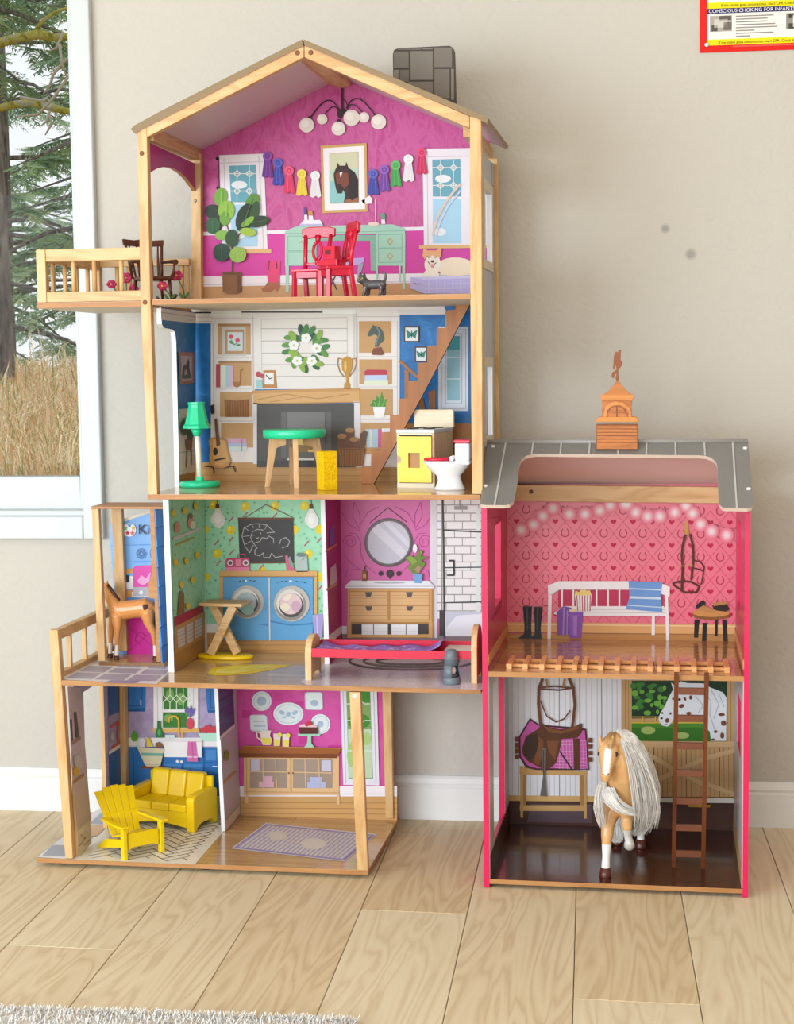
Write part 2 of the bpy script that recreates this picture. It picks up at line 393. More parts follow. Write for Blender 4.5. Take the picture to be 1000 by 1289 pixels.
# poster
def poster():
    d0 = 0.002
    def pl(u, v, d):
        q = P(u, v, 0.42); q = P(u, v, wy(q.x)); q = P(u, v, wy(q.x)); return P(u, v, wy(q.x) - d0 - d)
    A = pl(881, 66.5, 0); x0, z0 = A.x, A.z; x1, z1 = x0 + 0.42, z0 + 0.55
    ps = empty('wall_poster', (x0, wy(x0), z0), 'red-bordered first-aid poster with yellow bands pinned high on the wall', 'poster')
    mb = MB(); wslab(mb, x0, x1, z0, z1, d0, 0.0002); mb.build('sheet', pr('#D8180F'), ps)
    def rct(name, col, xa, xb, za, zb, k):
        mb = MB(); wslab(mb, xa, xb, za, zb, d0 + 0.0003 * k, d0 + 0.0001); return mb.build(name, pr(col), ps)
    k = 1 / 640.0   # metres per pixel of the photograph on the wall
    zz = lambda v: z0 + (66.5 - v) * k
    xx = lambda u: x0 + (u - 881) * k
    rct('printed_page', '#E9E6E0', xx(890), x1 - 0.012, zz(58), z1 - 0.012, 1)
    for (va, vb, c) in ((51.5, 58.5, '#EBD90A'), (15.5, 21.5, '#27205F'), (8.5, 15.5, '#EBD90A'), (-40, -34, '#EBD90A'), (-60, -54, '#27205F')):
        rct('printed_band', c, xx(890), x1 - 0.012, zz(vb), zz(va), 2)
    rct('printed_photo', '#A9A29C', xx(893), xx(919), zz(42.5), zz(24), 2); rct('printed_photo', '#8F8882', xx(982), xx(1008), zz(42.5), zz(24), 2)
    rct('printed_photo', '#8F8882', xx(893), xx(944), zz(5), zz(-14), 2); rct('printed_photo', '#C9C2BC', xx(898), xx(914), zz(38), zz(28), 3)
    rct('printed_photo', '#55504c', xx(895), xx(902), zz(42), zz(35), 3); rct('printed_photo', '#6a645e', xx(909), xx(918.5), zz(41), zz(32), 3); rct('printed_photo', '#5a5450', xx(904), xx(918), zz(29.5), zz(24.5), 3)
    rct('printed_photo', '#3f3a36', xx(985), xx(990), zz(30), zz(24.5), 3); rct('printed_photo', '#4a443f', xx(985), xx(991), zz(42), zz(36), 3); rct('printed_photo', '#E0DAD4', xx(990), xx(998), zz(40), zz(27), 3)
    def txt(s, u, v, h, col, k2=4):
        x = xx(u); return text_mesh('printed_text', s, h, pr(col), ps, Vector((x, wy(x) - d0 - 0.0003 * k2 - 0.0004, zz(v))) - wloc(ps), (math.pi / 2, 0, math.atan(0.036)))
    txt('CONSCIOUS CHOKING FOR INFANTS (under 1 year old)', 891.5, 20.6, 0.0092, '#E8E6EE')
    txt('If the infant goes unconscious, start CPR. Check the airway for blockage', 903, 57, 0.0068, '#4a4410')
    txt('If the victim goes unconscious, start CPR. Check airway for blockage', 906, 13.6, 0.0068, '#4a4410')
    rows = [(88, 26), (74, 29.4), (73, 32.7), (92, 36), (96, 39.4), (44, 42.8), (88, 46), (34, 49.4)]
    for wpx, v in rows: rct('printed_text_line', '#8d8681', xx(923.5), xx(923.5 + wpx * 0.5), zz(v), zz(v - 1.3), 2)
    for v in (-12, -8, -4, 0, 4): rct('printed_text_line', '#8d8681', xx(951), xx(995), zz(v), zz(v - 1.2), 2)
    rct('printed_text_line', '#E8574f', xx(920), x1 - 0.012, zz(61.3), zz(59.6), 2)
    mb = MB(); q = pl(890, 56.5, 0.004); mb.lathe([(0.004, 0), (0.0035, 0.002), (0, 0.0025)], (0, 0, 0), 12).xf(Matrix.Translation(q) @ Matrix.Rotation(math.pi / 2, 4, 'X')); mb.build('pin', flat('#EFEFEF', 0.25), ps)
poster()
# ------------------------------------------------------------------ outdoors beyond the window
random.seed(11)
def gz(x, y): return 0.50 + 0.032 * (y - 1.0) + 0.03 * math.sin(x * 1.7 + y * 0.9) if y < 9 else 0.756 + 0.03 * math.sin(x * 1.7 + y * 0.9)
mb = MB(); nx, ny = 40, 40
vs = [(-9 + 14.0 * i / nx, 0.62 + 27.0 * (j / ny) ** 2, gz(-9 + 14.0 * i / nx, 0.62 + 27.0 * (j / ny) ** 2)) for j in range(ny + 1) for i in range(nx + 1)]
mb.add(vs, [(j * (nx + 1) + i, j * (nx + 1) + i + 1, (j + 1) * (nx + 1) + i + 1, (j + 1) * (nx + 1) + i) for j in range(ny) for i in range(nx)], 0, True)
tag(mb.build('ground_outside', mottled('dry_meadow', [(0.3, '#B0905A'), (0.5, '#D2B47C'), (0.7, '#8A9450')], 3.0, 0.95)), 'straw-coloured meadow rising beyond the window', None, kind='structure')
mb = MB()
DX = (ray(48, 400).x / ray(48, 400).y)
def onview(y, du): return CAM.x + (y - CAM.y) * (ray(48 + du, 400).x / ray(48 + du, 400).y)
for i in range(8200):
    y = 1.7 + 6.5 * random.random() ** 1.6; x = onview(y, random.gauss(0, 85)); z = gz(x, y) - 0.01
    h = random.uniform(0.05, 0.15) * (1 + 0.16 * y) * (1.5 if random.random() < 0.06 else 1); a = random.uniform(0, 6.28); bend = random.uniform(0.1, 0.95) * h; wd = random.uniform(0.0012, 0.0024) * (0.6 + 0.2 * y)
    d = Vector((math.cos(a), math.sin(a), 0)); s = Vector((1, 0, 0)) * wd
    p0 = Vector((x, y, z)); p1 = p0 + d * bend * 0.3 + Vector((0, 0, h * 0.6)); p2 = p0 + d * bend + Vector((0, 0, h * (0.95 - 0.35 * bend / h)))
    mb.add([p0 - s, p0 + s, p1 + s * 0.8, p1 - s * 0.8, p2 + s * 0.2, p2 - s * 0.2], [(0, 1, 2, 3), (3, 2, 4, 5)], random.choice([0, 0, 1, 1, 2, 3, 3]))
o = mb.build('dry_grass', [flat('#EACB95', 0.8), flat('#D3A76C', 0.8), flat('#A3A056', 0.8), flat('#F5E6C2', 0.8)])
tag(o, 'tall dry straw-coloured grass growing below the window', 'grass', kind='stuff')
BARK = mottled('fir_bark', [(0.3, '#4A4440'), (0.55, '#7C746C'), (0.75, '#9A938A')], 26, 0.95, 5, 0.8, 0.4, (1, 1, 0.25), bdist=0.01)
MOSS = mottled('mossy_bark', [(0.3, '#6F6A34'), (0.5, '#A39B43'), (0.62, '#8C8B78'), (0.8, '#B9BBA6')], 30, 0.95, 4, 0.8, bdist=0.006)
TWIG = flat('#A89F8E', 0.9)
GRN = [flat('#7C9670', 0.7), flat('#94AE80', 0.7), flat('#A9BF8C', 0.7), flat('#6A8768', 0.7)]
def sprig(mb, p, d, l, k):
    d = d.normalized(); up = Vector((0, 0, 1)); s = d.cross(up)
    if s.length < 0.05: s = Vector((1, 0, 0))
    s.normalize(); m = random.randrange(4)
    for i in range(k):
        t = i / k; q = p + d * l * t
        for sg in (-1, 1):
            e = (s * sg * random.uniform(0.6, 1.0) + d * 0.7 + up * random.uniform(-0.5, 0.3)) * l * 0.42 * (1.1 - t)
            wv = e.cross(Vector((random.uniform(-1, 1), random.uniform(-1, 1), 1))).normalized() * l * 0.034
            mb.add([q - wv, q + wv, q + e], [(0, 1, 2)], m)
def conifer(name, x, y, h, r, n, label, crown_r, z0=0.4, big=1.0, ylim=None):
    t = empty(name, (x, y, gz(x, y)), label, 'tree', 'conifers beyond the window'); z = gz(x, y)
    mb = MB(); mb.tube([(x, y, z - 0.1), (x + 0.02, y, z + h * 0.3), (x - 0.02, y, z + h * 0.7), (x, y, z + h)], [r, r * 0.85, r * 0.55, r * 0.1], 10); mb.build('trunk', BARK, t)
    mb = MB(); br = MB()
    for i in range(n):
        f = z0 + (1 - z0) * (i + random.random()) / n; zz = z + h * f; a = random.uniform(0, 6.28); L = crown_r * (1.05 - 0.75 * f) * random.uniform(0.7, 1.1)
        d = Vector((math.cos(a), math.sin(a), random.uniform(-0.25, 0.15))); p = Vector((x, y, zz)); e = p + d * L; e.z -= L * 0.12
        br.tube([p, p + d * L * 0.5, e], [r * 0.22, r * 0.14, r * 0.04], 5, 0, False)
        ns = int(9 * big + L * 8)
        for j in range(ns):
            tt = 0.25 + 0.75 * j / ns; q = p + (e - p) * tt; s = d.cross(Vector((0, 0, 1))).normalized() * random.choice((-1, 1))
            sprig(mb, q, d * 0.5 + s * random.uniform(0.2, 1) + Vector((0, 0, random.uniform(-0.6, 0.1))), random.uniform(0.2, 0.42) * big, 9)
    br.build('branches', BARK, t); o = mb.build('foliage', GRN, t); o['kind'] = 'stuff'
    return t
specs = [(9.2, -150, 9.0, 0.13, 60, 1.9, 'tall dark fir standing just beyond the glass edge', 0.06), (13.5, 110, 11, 0.16, 70, 2.3, 'broad green fir behind the dry grass', 0.05),
         (18.5, -45, 12, 0.17, 70, 2.6, 'grey-green fir farther back in the trees', 0.03), (24, 130, 13, 0.18, 60, 3.0, 'distant fir at the right of the window view', 0.02), (30, -90, 13, 0.2, 60, 3.2, 'distant dark fir behind the other conifers', 0.02)]
for (y, du, h, r, n, cr, lab, z0) in specs: conifer('fir_tree', onview(y, du), y, h, r, n, lab, cr, z0, big=0.8 + y * 0.03)
# nearest old trunk with its mossy limbs
yT = 6.2; xT = onview(yT, -49); zT = gz(xT, yT)
t = empty('mossy_tree', (xT, yT, zT), 'grey mossy trunk with bare lichen-covered limbs close to the window', 'tree')
mb = MB(); mb.tube([(xT, yT, zT - 0.1), (xT + 0.01, yT, zT + 0.9), (xT - 0.035, yT, zT + 2.2), (xT - 0.06, yT, zT + 5.5)], [0.085, 0.06, 0.05, 0.035], 12); mb.build('trunk', BARK, t)
def limb(pts, rads, mat, y): 
    mb = MB(); mb.tube([P(u, v, y + dy) for u, v, dy in pts], rads, 7); mb.build('limb', mat, t)
limb([(-18, 60, 0.2), (0, 54, 0), (25, 47, 0), (50, 43, 0), (70, 47, 0), (100, 44, .1), (150, 38, .2)], [0.026, 0.026, 0.024, 0.026, 0.022, 0.017, 0.01], MOSS, 5.6)
limb([(45, 38, 0), (55, 25, 0), (72, 14, 0), (90, 8, 0)], [0.012, 0.011, 0.009, 0.006], MOSS, 5.6)
limb([(-20, 140, 0.2), (0, 136, 0), (20, 131, 0), (40, 129, 0), (62, 134, 0), (80, 139, 0), (120, 146, .1)], [0.018, 0.02, 0.019, 0.021, 0.022, 0.018, 0.01], MOSS, 5.2)
for pts in ([(100, 60), (80, 78), (67, 94), (63, 108), (55, 118)], [(100, 75), (85, 98), (68, 122), (48, 144), (20, 147)], [(25, 122), (40, 125), (55, 127), (62, 120)], [(62, 140), (60, 152), (52, 158)], [(62, 145), (66, 155), (57, 170)], [(80, 40), (72, 60), (62, 64)], [(75, 55), (78, 80), (85, 100)]):
    mb = MB(); mb.tube([P(u, v, 4.6 + 0.02 * i) for i, (u, v) in enumerate(pts)], [0.007] * (len(pts) - 1) + [0.003], 5); mb.build('twig', TWIG, t)
# ================================================================== the dollhouse
Z0, Z1, Z2, Z3 = 0.0, 0.327, 0.661, 1.0
YB = 0.325
house = empty('dollhouse', (-0.2, 0.17, FZ), 'tall wooden four-storey dollhouse with gabled top and bright printed rooms', 'dollhouse')
LAM = strips('printed_strip_floor', ('#C79A62', '#B58750'), 'y', 0.0125)
LAM2 = strips('printed_strip_floor_pale', ('#D2A972', '#BF935A'), 'y', 0.0125)
CREAM = flat('#E6D8C2', 0.55)
def slab(name, x0, x1, y0, y1, z, th, top, label=None):
    mb = MB(); mb.box(x0, x1, y0, y1, z - th, z - 0.0006, 0)
    mb.box(x0 + 0.0004, x1 - 0.0004, y0 + 0.0004, y1 - 0.0004, z - 0.0007, z, 1)
    mb.poly([(x0, y0, z - th - 0.0002), (x0, y1, z - th - 0.0002), (x1, y1, z - th - 0.0002), (x1, y0, z - th - 0.0002)], 2)
    return mb.build(name, [EDGE, top, CREAM], house, label=label)
b0 = slab('floor_board', -0.6106, 0.0, 0.0, 0.336, Z0, 0.008, LAM2)
b1 = slab('floor_board', -0.5535, 0.2012, 0.0, 0.336, Z1, 0.0085, LAM2)
b2 = slab('floor_board', -0.3845, 0.2025, 0.0, 0.336, Z2, 0.0085, LAM)
b3 = slab('floor_board', -0.3675, 0.188, 0.0005, 0.336, Z3, 0.009, LAM)
bb = slab('balcony_board', -0.5775, -0.3842, 0.0006, 0.300, Z3 - 0.002, 0.0095, LAM)
for x in (-0.57, -0.3, -0.04):
    for y in (0.03, 0.30): MB().lathe([(0.011, FZ), (0.012, FZ + 0.006), (0.012, -0.0081)], (x, y, 0), 14).build('foot', flat('#3b3733', 0.6), house)
def front(name, pts, Y, dep, mat=PINE, parent=None, bevel=0.0012, me=None, label=None):
    mb = MB(); mb.prism([P(u, v, Y) for u, v in pts], (0, dep, 0), 0, None if me is None else 1)
    return mb.build(name, mat if me is None else [mat, me], parent or house, bevel=bevel, label=label)
def side(name, pts, X, th, mats, parent=None, n=None):
    """panel standing in depth: drawn on its inner face, thickness away from the room"""
    mb = MB(); q = [PX(u, v, X) for u, v in pts] if n is None else [PL(u, v, n[0], n[1]) for u, v in pts]
    mb.prism(q, (-th, 0, 0), 0, 1); return mb.build(name, mats, parent or house)
# posts
post_l = front('post', [(172.5, 159), (184.6, 157.5), (189.6, 383), (198, 622.6), (187, 622.6), (177, 383)], 0.0, 0.018)
front('post', [(591.6, 146), (606, 150), (607.2, 380), (607.8, 622.2), (594.4, 622.2), (592.4, 380)], 0.0, 0.018)
front('post', [(240, 189), (252.6, 193), (253.4, 378), (241, 378)], 0.304, 0.018)
box('post', PINE, house, 0.1865, 0.2035, 0.3185, 0.3365, Z2, 1.262, 0.0012)
front('post', [(61.5, 793), (72.6, 793), (84, 950), (91.6, 1081), (82, 1080.6), (72, 950)], 0.0, 0.0175)
post_r = front('post', [(440, 871), (453.6, 871.4), (463.4, 1096), (449.4, 1095.6)], 0.0015, 0.016)
front('post', [(481.2, 868), (492.8, 868), (495.4, 1030.4), (485.6, 1030.4)], 0.318, 0.0175)
front('post', [(150, 864), (157.4, 864), (159, 1020), (152, 1020)], 0.300, 0.018)
def dowel(u, v, Y, par, col='#7c4f2b', r=0.0042):
    q = P(u, v, Y); MB().lathe([(r, -0.001), (r, 0.0007), (r * 0.7, 0.0009)], (0, 0, 0), 14).xf(Matrix.Translation(q) @ Matrix.Rotation(math.pi / 2, 4, 'X')).build('dowel', flat(col, 0.6), par)
dowel(178.6, 193, 0.0, post_l); dowel(182.6, 380.6, 0.0, post_l)
dowel(446.8, 876.5, 0.0015, post_r, '#E4E2DD', 0.0042)
q = P(246, 253, 0.304); MB().ell(q, (0.0032, 0.003, 0.0032)).build('bolt', flat('#C9C9C9', 0.25, metal=1.0), house)
# roof
RE = flat('#8A7350', 0.55); ROOFTOP = mottled('roof_print', [(0.35, '#6E6355'), (0.6, '#8C8070')], 40, 0.4)
CEIL = flat('#DCC3CF', 0.45)
def roofboard(top, bot, y0, dy):
    a = [P(u, v, y0) for u, v in top]; b = [P(u, v, y0) for u, v in bot]
    mb = MB(); n = len(a); dv = Vector((0, dy, 0))
    mb.add(a + b, [tuple(range(n)) + tuple(range(2 * n - 1, n - 1, -1))], 0); mb.add([p + dv for p in a + b], [tuple(range(2 * n))[:n][::-1] + tuple(range(n, 2 * n))], 0)
    for L, m in ((a, 1), (b, 2)):
        for i in range(n - 1): mb.add([L[i], L[i + 1], L[i + 1] + dv, L[i] + dv], [(0, 1, 2, 3)], m)
    for i in (0, n - 1): mb.add([a[i], b[i], b[i] + dv, a[i] + dv], [(0, 1, 2, 3)], 0)
    return mb.build('roof_panel', [RE, ROOFTOP, CEIL], house)
roofboard([(380.5, 49.5), (340, 70), (201.6, 140.2), (169, 158), (164.5, 162.5)], [(381.5, 57), (340, 77.5), (221, 140.6), (176, 163.5), (169, 167.5)], -0.006, 0.352)
roofboard([(382.5, 49.5), (470, 86.5), (570, 128.8), (602, 142.6), (615, 149)], [(382.8, 56), (470, 93.8), (570, 136), (598, 148), (613.5, 154.5)], -0.006, 0.352)
ra = front('rafter', [(382.6, 56.6), (184.6, 158), (185, 172.6), (382.6, 72)], 0.0, 0.016, PINEX)
rb = front('rafter', [(383.2, 56.6), (591.4, 146), (591.2, 161.4), (383.2, 72)], 0.0, 0.016, PINEX)
dowel(374.6, 66.6, 0.0, ra); dowel(391.4, 66.2, 0.0, rb)
front('ridge_beam', [(413, 106), (424, 98), (437, 97), (443.5, 103), (441, 109), (432, 111), (424, 110)], 0.322, -0.304, PINEY, bevel=0.002)
za, zb = P(251, 202, 0.304).z, P(251, 187, 0.304).z
box('eave_beam', PINEY, house, -0.383, -0.363, 0.0185, 0.3215, za, zb, 0.0012)
box('eave_beam', PINEY, house, 0.176, 0.196, 0.0185, 0.318, za - 0.012, zb - 0.016, 0.0012)
# chimney of grey stones
ch = front('chimney', [(494.6, 68), (496, 63), (501, 60.6), (566, 57.4), (570.5, 60), (572, 65), (574.4, 143), (495.4, 110.5)], 0.165, 0.016, flat('#4A4038', 0.6), bevel=0.001)
stc = ['#6F675E', '#7A7168', '#746A5F', '#837A70', '#6A6157']
def stone(u0, v0, u1, v1, i):
    mb = MB(); mb.prism([P(u, v, 0.165) for u, v in Rc(u0, v0, u1, v1)], (0, -0.0016, 0)); mb.build('stone', flat(stc[i % 5], 0.55), ch, bevel=0.0005)
for i, r in enumerate([(496, 65.5, 515, 86), (517, 64.5, 545.4, 101), (546.8, 60, 569.6, 85), (496, 88, 502, 99.5), (503.5, 88, 515.4, 110), (501, 61.4, 530.6, 63.2), (532.4, 60.6, 545, 62.6), (547, 87, 566.6, 124), (568.2, 87, 571.8, 126)]): stone(*r, i)
MB().prism([P(u, v, 0.165) for u, v in ((506, 103), (545.4, 103), (545.4, 128), (506, 112))], (0, -0.0016, 0)).build('stone', flat(stc[2], 0.55), ch, bevel=0.0005)
# walls that stand in depth
MAG = flat('#B01A72', 0.35); BLUE = mottled('blue_wall_print', [(0.35, '#1B66A6'), (0.6, '#2272B6'), (0.75, '#3E86C2')], 26, 0.34, 4, 0, 1.6)
GREEN = None
side('arch_panel', [(189, 180), (250.4, 208), (250, 240), (246, 240), (243, 235), (236, 225.5), (228, 217.6), (220, 212.6), (212, 210.2), (204, 210.6), (197, 212.6), (190.6, 216.4), (188, 219)], -0.372, 0.0075, [MAG, EDGE])
w2 = side('side_wall', [(203, 387), (246.5, 393), (246.5, 607), (226, 613), (221.8, 430), (220.6, 418), (217, 414.8), (206.5, 412.6), (203.8, 408)], -0.38, 0.009, [BLUE, WHITE])
x_, y_ = PX(203, 387, -0.38).y, 0
w1 = front('side_wall', [(205, 629), (212, 629), (219.4, 846.6), (212.4, 846.6)], 0.099, 0.236, WHITE, bevel=0)
p1 = front('partition', [(403.6, 628), (409.2, 628), (415, 836.6), (409, 836.6)], 0.206, 0.118, WHITE, bevel=0)
p0 = front('partition', [(269.6, 866), (274.4, 866), (283.6, 1046.4), (279, 1046.4)], 0.211, 0.114, WHITE, bevel=0)
nA = Vector((-0.5373, 0.0095, 0)); nB = Vector((-0.552, 0.325, 0)); nn = (nB - nA).cross(Vector((0, 0, 1)))
LW = (nA, nn)
LIL = mottled('lilac_wall_print', [(0.3, '#A692B8'), (0.6, '#B7A6C6')], 60, 0.34)
def lw_pt(Y, z): return nA + (nB - nA) * ((Y - nA.y) / (nB.y - nA.y)) + Vector((0, 0, z))
def on_lw(u, v): return PL(u, v, nA, nn)
ya, yb = on_lw(107, 940).y, on_lw(133, 970).y; zt = on_lw(101.8, 873.4).z
mb = MB(); mb.prism([lw_pt(0.0176, 0), lw_pt(ya, 0), lw_pt(ya, zt), lw_pt(yb, zt), lw_pt(yb, 0), lw_pt(0.3, 0), lw_pt(0.3, 0.3184), lw_pt(0.0176, 0.3184)], (-0.008, 0, 0), 0, 1)
w0 = mb.build('side_wall', [LIL, PINE], house)
pl0 = lambda u, v, d: PL(u, v, nA, nn) + Vector((d, 0, 0))
# right-hand outer wall with its two window openings
SIDING = flat('#B9B7BB', 0.4)
def wallx(x0, x1, z0, z1, wy0, wy1, wz0, wz1, y0=0.0182, y1=0.3183):
    mb = MB(); mb.box(x0, x1, y0, wy0, z0, z1); mb.box(x0, x1, wy1, y1, z0, z1); mb.box(x0, x1, wy0, wy1, z0, wz0); mb.box(x0, x1, wy0, wy1, wz1, z1)
    return mb.build('side_wall', SIDING, house)
wr3 = wallx(0.1885, 0.196, Z3 - 0.0095, 1.25, 0.15, 0.262, 1.066, 1.19)
wr2 = wallx(0.189, 0.196, Z2, Z3 - 0.0096, 0.15, 0.250, 0.752, 0.877)
for par, z0, z1, wz0, wz1, ya, yb in ((wr3, 1.0, 1.25, 1.066, 1.19, .15, .262), (wr2, 0.665, 0.99, .752, .877, .15, .250)):
    mb = MB()
    for (a, b, c, d) in ((ya - .02, yb + .02, wz1, wz1 + .016), (ya - .02, yb + .02, wz0 - .016, wz0), (ya - .02, ya, wz0, wz1), (yb, yb + .02, wz0, wz1)): mb.box(0.196, 0.1985, a, b, c, d)
    mb.build('window_trim', flat('#D9CBB4', 0.5), par)
    z = z0
    while z < z1 - 0.02:
        for (a, b) in ((0.02, 0.126), (0.285, 0.3175)):
            MB().box(0.196, 0.1972, a, b, z, z + 0.0405).build('siding_board', flat('#A9A9AE', 0.45), par)
        z += 0.042
# ------------------------------------------------------------------ balcony railing and porch railing
q = P(47, 314, 0); zt = q.z
def rail(name, x0, x1, y0, y1, z0, z1, m): return box(name, m, house, x0, x1, y0, y1, z0, z1, 0.001)
rail('rail_post', -0.5765, -0.5595, 0.0, 0.016, 0.9985, 1.0905, PINE)
rail('handrail', -0.5593, -0.3805, 0.0012, 0.0162, 1.0695, 1.0905, PINEX)
rail('bottom_rail', -0.5593, -0.3805, 0.0012, 0.0162, 0.9985, 1.0165, PINEX)
for u in (93, 119, 153): 
    x = P(u, 350, 0.007).x; MB().tube([(x, 0.0075, 1.016), (x, 0.0075, 1.07)], 0.0044, 8).build('baluster', PINE, house)
rail('handrail', -0.5765, -0.5615, 0.0162, 0.284, 1.0695, 1.0885, PINEY)
for y in (0.06, 0.12, 0.18, 0.24): MB().tube([(-0.569, y, 0.9985), (-0.569, y, 1.07)], 0.0044, 8).build('baluster', PINE, house)
rail('rail_post', -0.5765, -0.5605, 0.2842, 0.3, 0.9985, 1.0885, PINE)
rail('handrail', -0.5603, -0.383, 0.285, 0.299, 1.0755, 1.0885, PINEX)
for u in (148, 163, 229, 236):
    x = P(u, 350, 0.292).x; MB().tube([(x, 0.292, 0.9985), (x, 0.292, 1.0756)], 0.0048, 8).build('baluster', PINE, house)
# porch railing on the first upper floor
rail('handrail', -0.5735, -0.5595, 0.0178, 0.33, 0.398, 0.4165, PINEY)
rail('bottom_rail', -0.5735, -0.5595, 0.0178, 0.33, 0.327, 0.3375, PINEY)
for y in (0.075, 0.155, 0.235, 0.30): rail('baluster', -0.571, -0.562, y, y + 0.009, 0.3375, 0.398, PINE)
# ================================================================== printed room panels
BW = planeY(YB)
PINK3 = mottled('pink_swirl_print', [(0.3, '#C04389'), (0.5, '#CE5E9B'), (0.7, '#BE4C88')], 34, 0.34, 5, 0, 2.2, (1, 1, 0.5))
def panel(name, x0, x1, z0, z1, mat, y=YB): return box(name, [mat][0], house, x0, x1, y, y + 0.006, z0, z1)
# ---- top room
mb = MB(); mb.prism([P(u, v, YB) for u, v in [(252, 376), (252, 188), (429, 97.6), (592, 165.6), (616.4, 176), (616.4, 376)]], (0, 0.006, 0)); g3 = mb.build('back_panel', PINK3, house)
def Bp(name, par, layers, o=1, label=None): return Dc(name, par, BW, layers, o, label=label)
Bp('printed_dado', g3, [('#D23C9C', [[(252, 294), (616.4, 285.5), (616.4, 376), (252, 376)]]), ('#C79768', [[(252, 360), (616.4, 354), (616.4, 384), (252, 384)]]), ('#EDE4EA', [[(252, 348), (616.4, 343), (616.4, 354.4), (252, 361)], [(252, 292), (616.4, 283.5), (616.4, 288), (252, 296.6)]]), ('#C9B9C4', [[(252, 358), (616.4, 352.6), (616.4, 353.4), (252, 359)]])])
def wsash(par, o4, gl, sill, mid, o=6, left=True):
    A, B, C, D = o4; a, b, c, d = gl; my = mid
    L = [('#E9E0E4', [[A, B, C, D]]), ('#CFC3CB', Ln([(A[0] + 6, A[1] + 4), (D[0] + 5, D[1])], 1.2) + Ln([(B[0] - 6, B[1] + 4), (C[0] - 5, C[1])], 1.2) + Ln([(A[0] + 1, A[1] + 10), (B[0] - 1, B[1] + 10)], 1.2)),
         ('#68A4B4', [[a, b, (c[0], my), (d[0], my)]]), ('#A9CFE3', [[(d[0], my + 3), (c[0], my + 3), c, d]]),
         ('#E4E6E8', [El((a[0] + b[0]) / 2 - 4, a[1] + 24, 10, 5), El(d[0] + 9, d[1] - 14, 8, 5)])]
    w = b[0] - a[0]; x1, x2 = a[0] + w * 0.3, a[0] + w * 0.76; y1, y2 = a[1] + 10, my - 14
    ln = []
    for pts in ([(x1, a[1]), (x1, my)], [(x2, a[1]), (x2, my - 4)], [(a[0], y1), (b[0], y1)], [(a[0], y2), (b[0], y2)]): ln += Ln(pts, 1.1)
    for (x, y) in ((x1, y1), (x2, y1), (x1, y2), (x2, y2)): ln += Ln([(x - 4, y), (x, y - 4), (x + 4, y), (x, y + 4)], 1.3, True)
    L.append(('#E3DCD8', ln)); L.append(('#DDB077', [sill]))
    return Bp('printed_window', par, L, o)
wsash(g3, [(276, 195.4), (332, 193.4), (337, 313.4), (280, 313.8)], [(288.6, 208.6), (322, 207.6), (324, 310), (291, 310.4)], [(279, 314.2), (341.8, 313.6), (341.6, 318.8), (279, 319.4)], 254.5)
wsash(g3, [(532, 187.4), (616.4, 186), (616.4, 308.6), (534, 308.8)], [(544.4, 201), (579.6, 200), (580.4, 306), (545, 306)], [(528, 309), (616.4, 308), (616.4, 312), (528, 313)], 247.4)
Bp('printed_curtain_rod', g3, [('#2A1220', Ln([(275, 199.6), (275, 236)], 1.0) + [El(273.8, 199.6, 2.2), El(274.4, 236.4, 2.2)])], 13)
Bp('printed_rainbow', g3, [('#D9C3B4', Ln([(545, 296), (550, 276), (560, 256), (574, 238), (580, 232)], 3)), ('#C6CFE0', Ln([(549, 300), (554, 280), (564, 260), (580, 240)], 2.2))], 13)
lf = [(278, 248, 7.5, 10.5, 10, '#74A634'), (267, 266, 8.5, 8, 0, '#26341F'), (273, 275, 7, 12, -20, '#26341F'), (285, 265, 9.5, 11.5, 0, '#8DB63C'), (283, 275, 6, 8, 0, '#6C9A34'), (268, 284, 8.5, 9.5, 10, '#2F5A34'), (317.4, 256, 7.6, 12, 25, '#5E8D35'), (308.6, 274, 10, 17, 20, '#27341F'), (321, 266, 5, 12, 12, '#35502A'), (325, 279, 13, 6.4, -12, '#2B3D22'), (312, 279, 9, 3.6, -38, '#7FAE3C'), (312.4, 292, 9.5, 4.8, 8, '#9DBB3C'), (279.4, 296, 8, 5.6, -5, '#82B148'), (292, 300, 7.6, 10, 0, '#2F4D2C'), (279, 317.8, 10, 10.6, 0, '#243F2D'), (299.6, 320.6, 9.6, 9, 0, '#92B74C')]
L = [('#5A3A2A', Ln([(292.6, 344), (293, 318), (288, 290), (283, 276)], 1.4) + Ln([(292.6, 312), (302, 294), (312, 284)], 1.2)), ('#8A5C37', [[(279.8, 344), (304.6, 344), (304.2, 367), (298, 369.6), (286, 369.6), (280.6, 367)]]), ('#6E4526', [El(292.2, 344, 12.4, 2.2), Rc(299, 346, 304, 367)])]
for (x, y, rx, ry, a, c) in lf: L.append((c, [El(x, y, rx * 1.1, ry * 1.1, 16, a)]))
L.append(('#A9C468', Ln([(285, 256), (285, 272)], 0.7) + Ln([(279, 240), (278, 256)], 0.7) + Ln([(299, 314), (300, 328)], 0.7))); L.append(('#4F7A45', Ln([(268, 276), (268, 292)], 0.7) + Ln([(279, 308), (279, 327)], 0.7) + Ln([(306, 284), (318, 250)], 0.7) + Ln([(314, 281), (336, 277)], 0.7)))
Bp('printed_plant', g3, L, 13)
Bp('printed_boots', g3, [('#E23A72', [[(336, 327), (340, 330), (344, 327), (348, 331), (353.4, 327.4), (352.6, 352), (348, 358), (338, 357), (336.6, 350)]]), ('#A8643F', [[(337, 355), (348, 356), (352.8, 353), (352.4, 362), (349, 367), (346, 363.4), (340, 367.6), (331, 367), (329, 363.6), (334, 360)]]), ('#7B2440', Ln([(339, 328), (338, 340)], 1) + Ln([(348, 330), (348.6, 338)], 1.2))], 6)
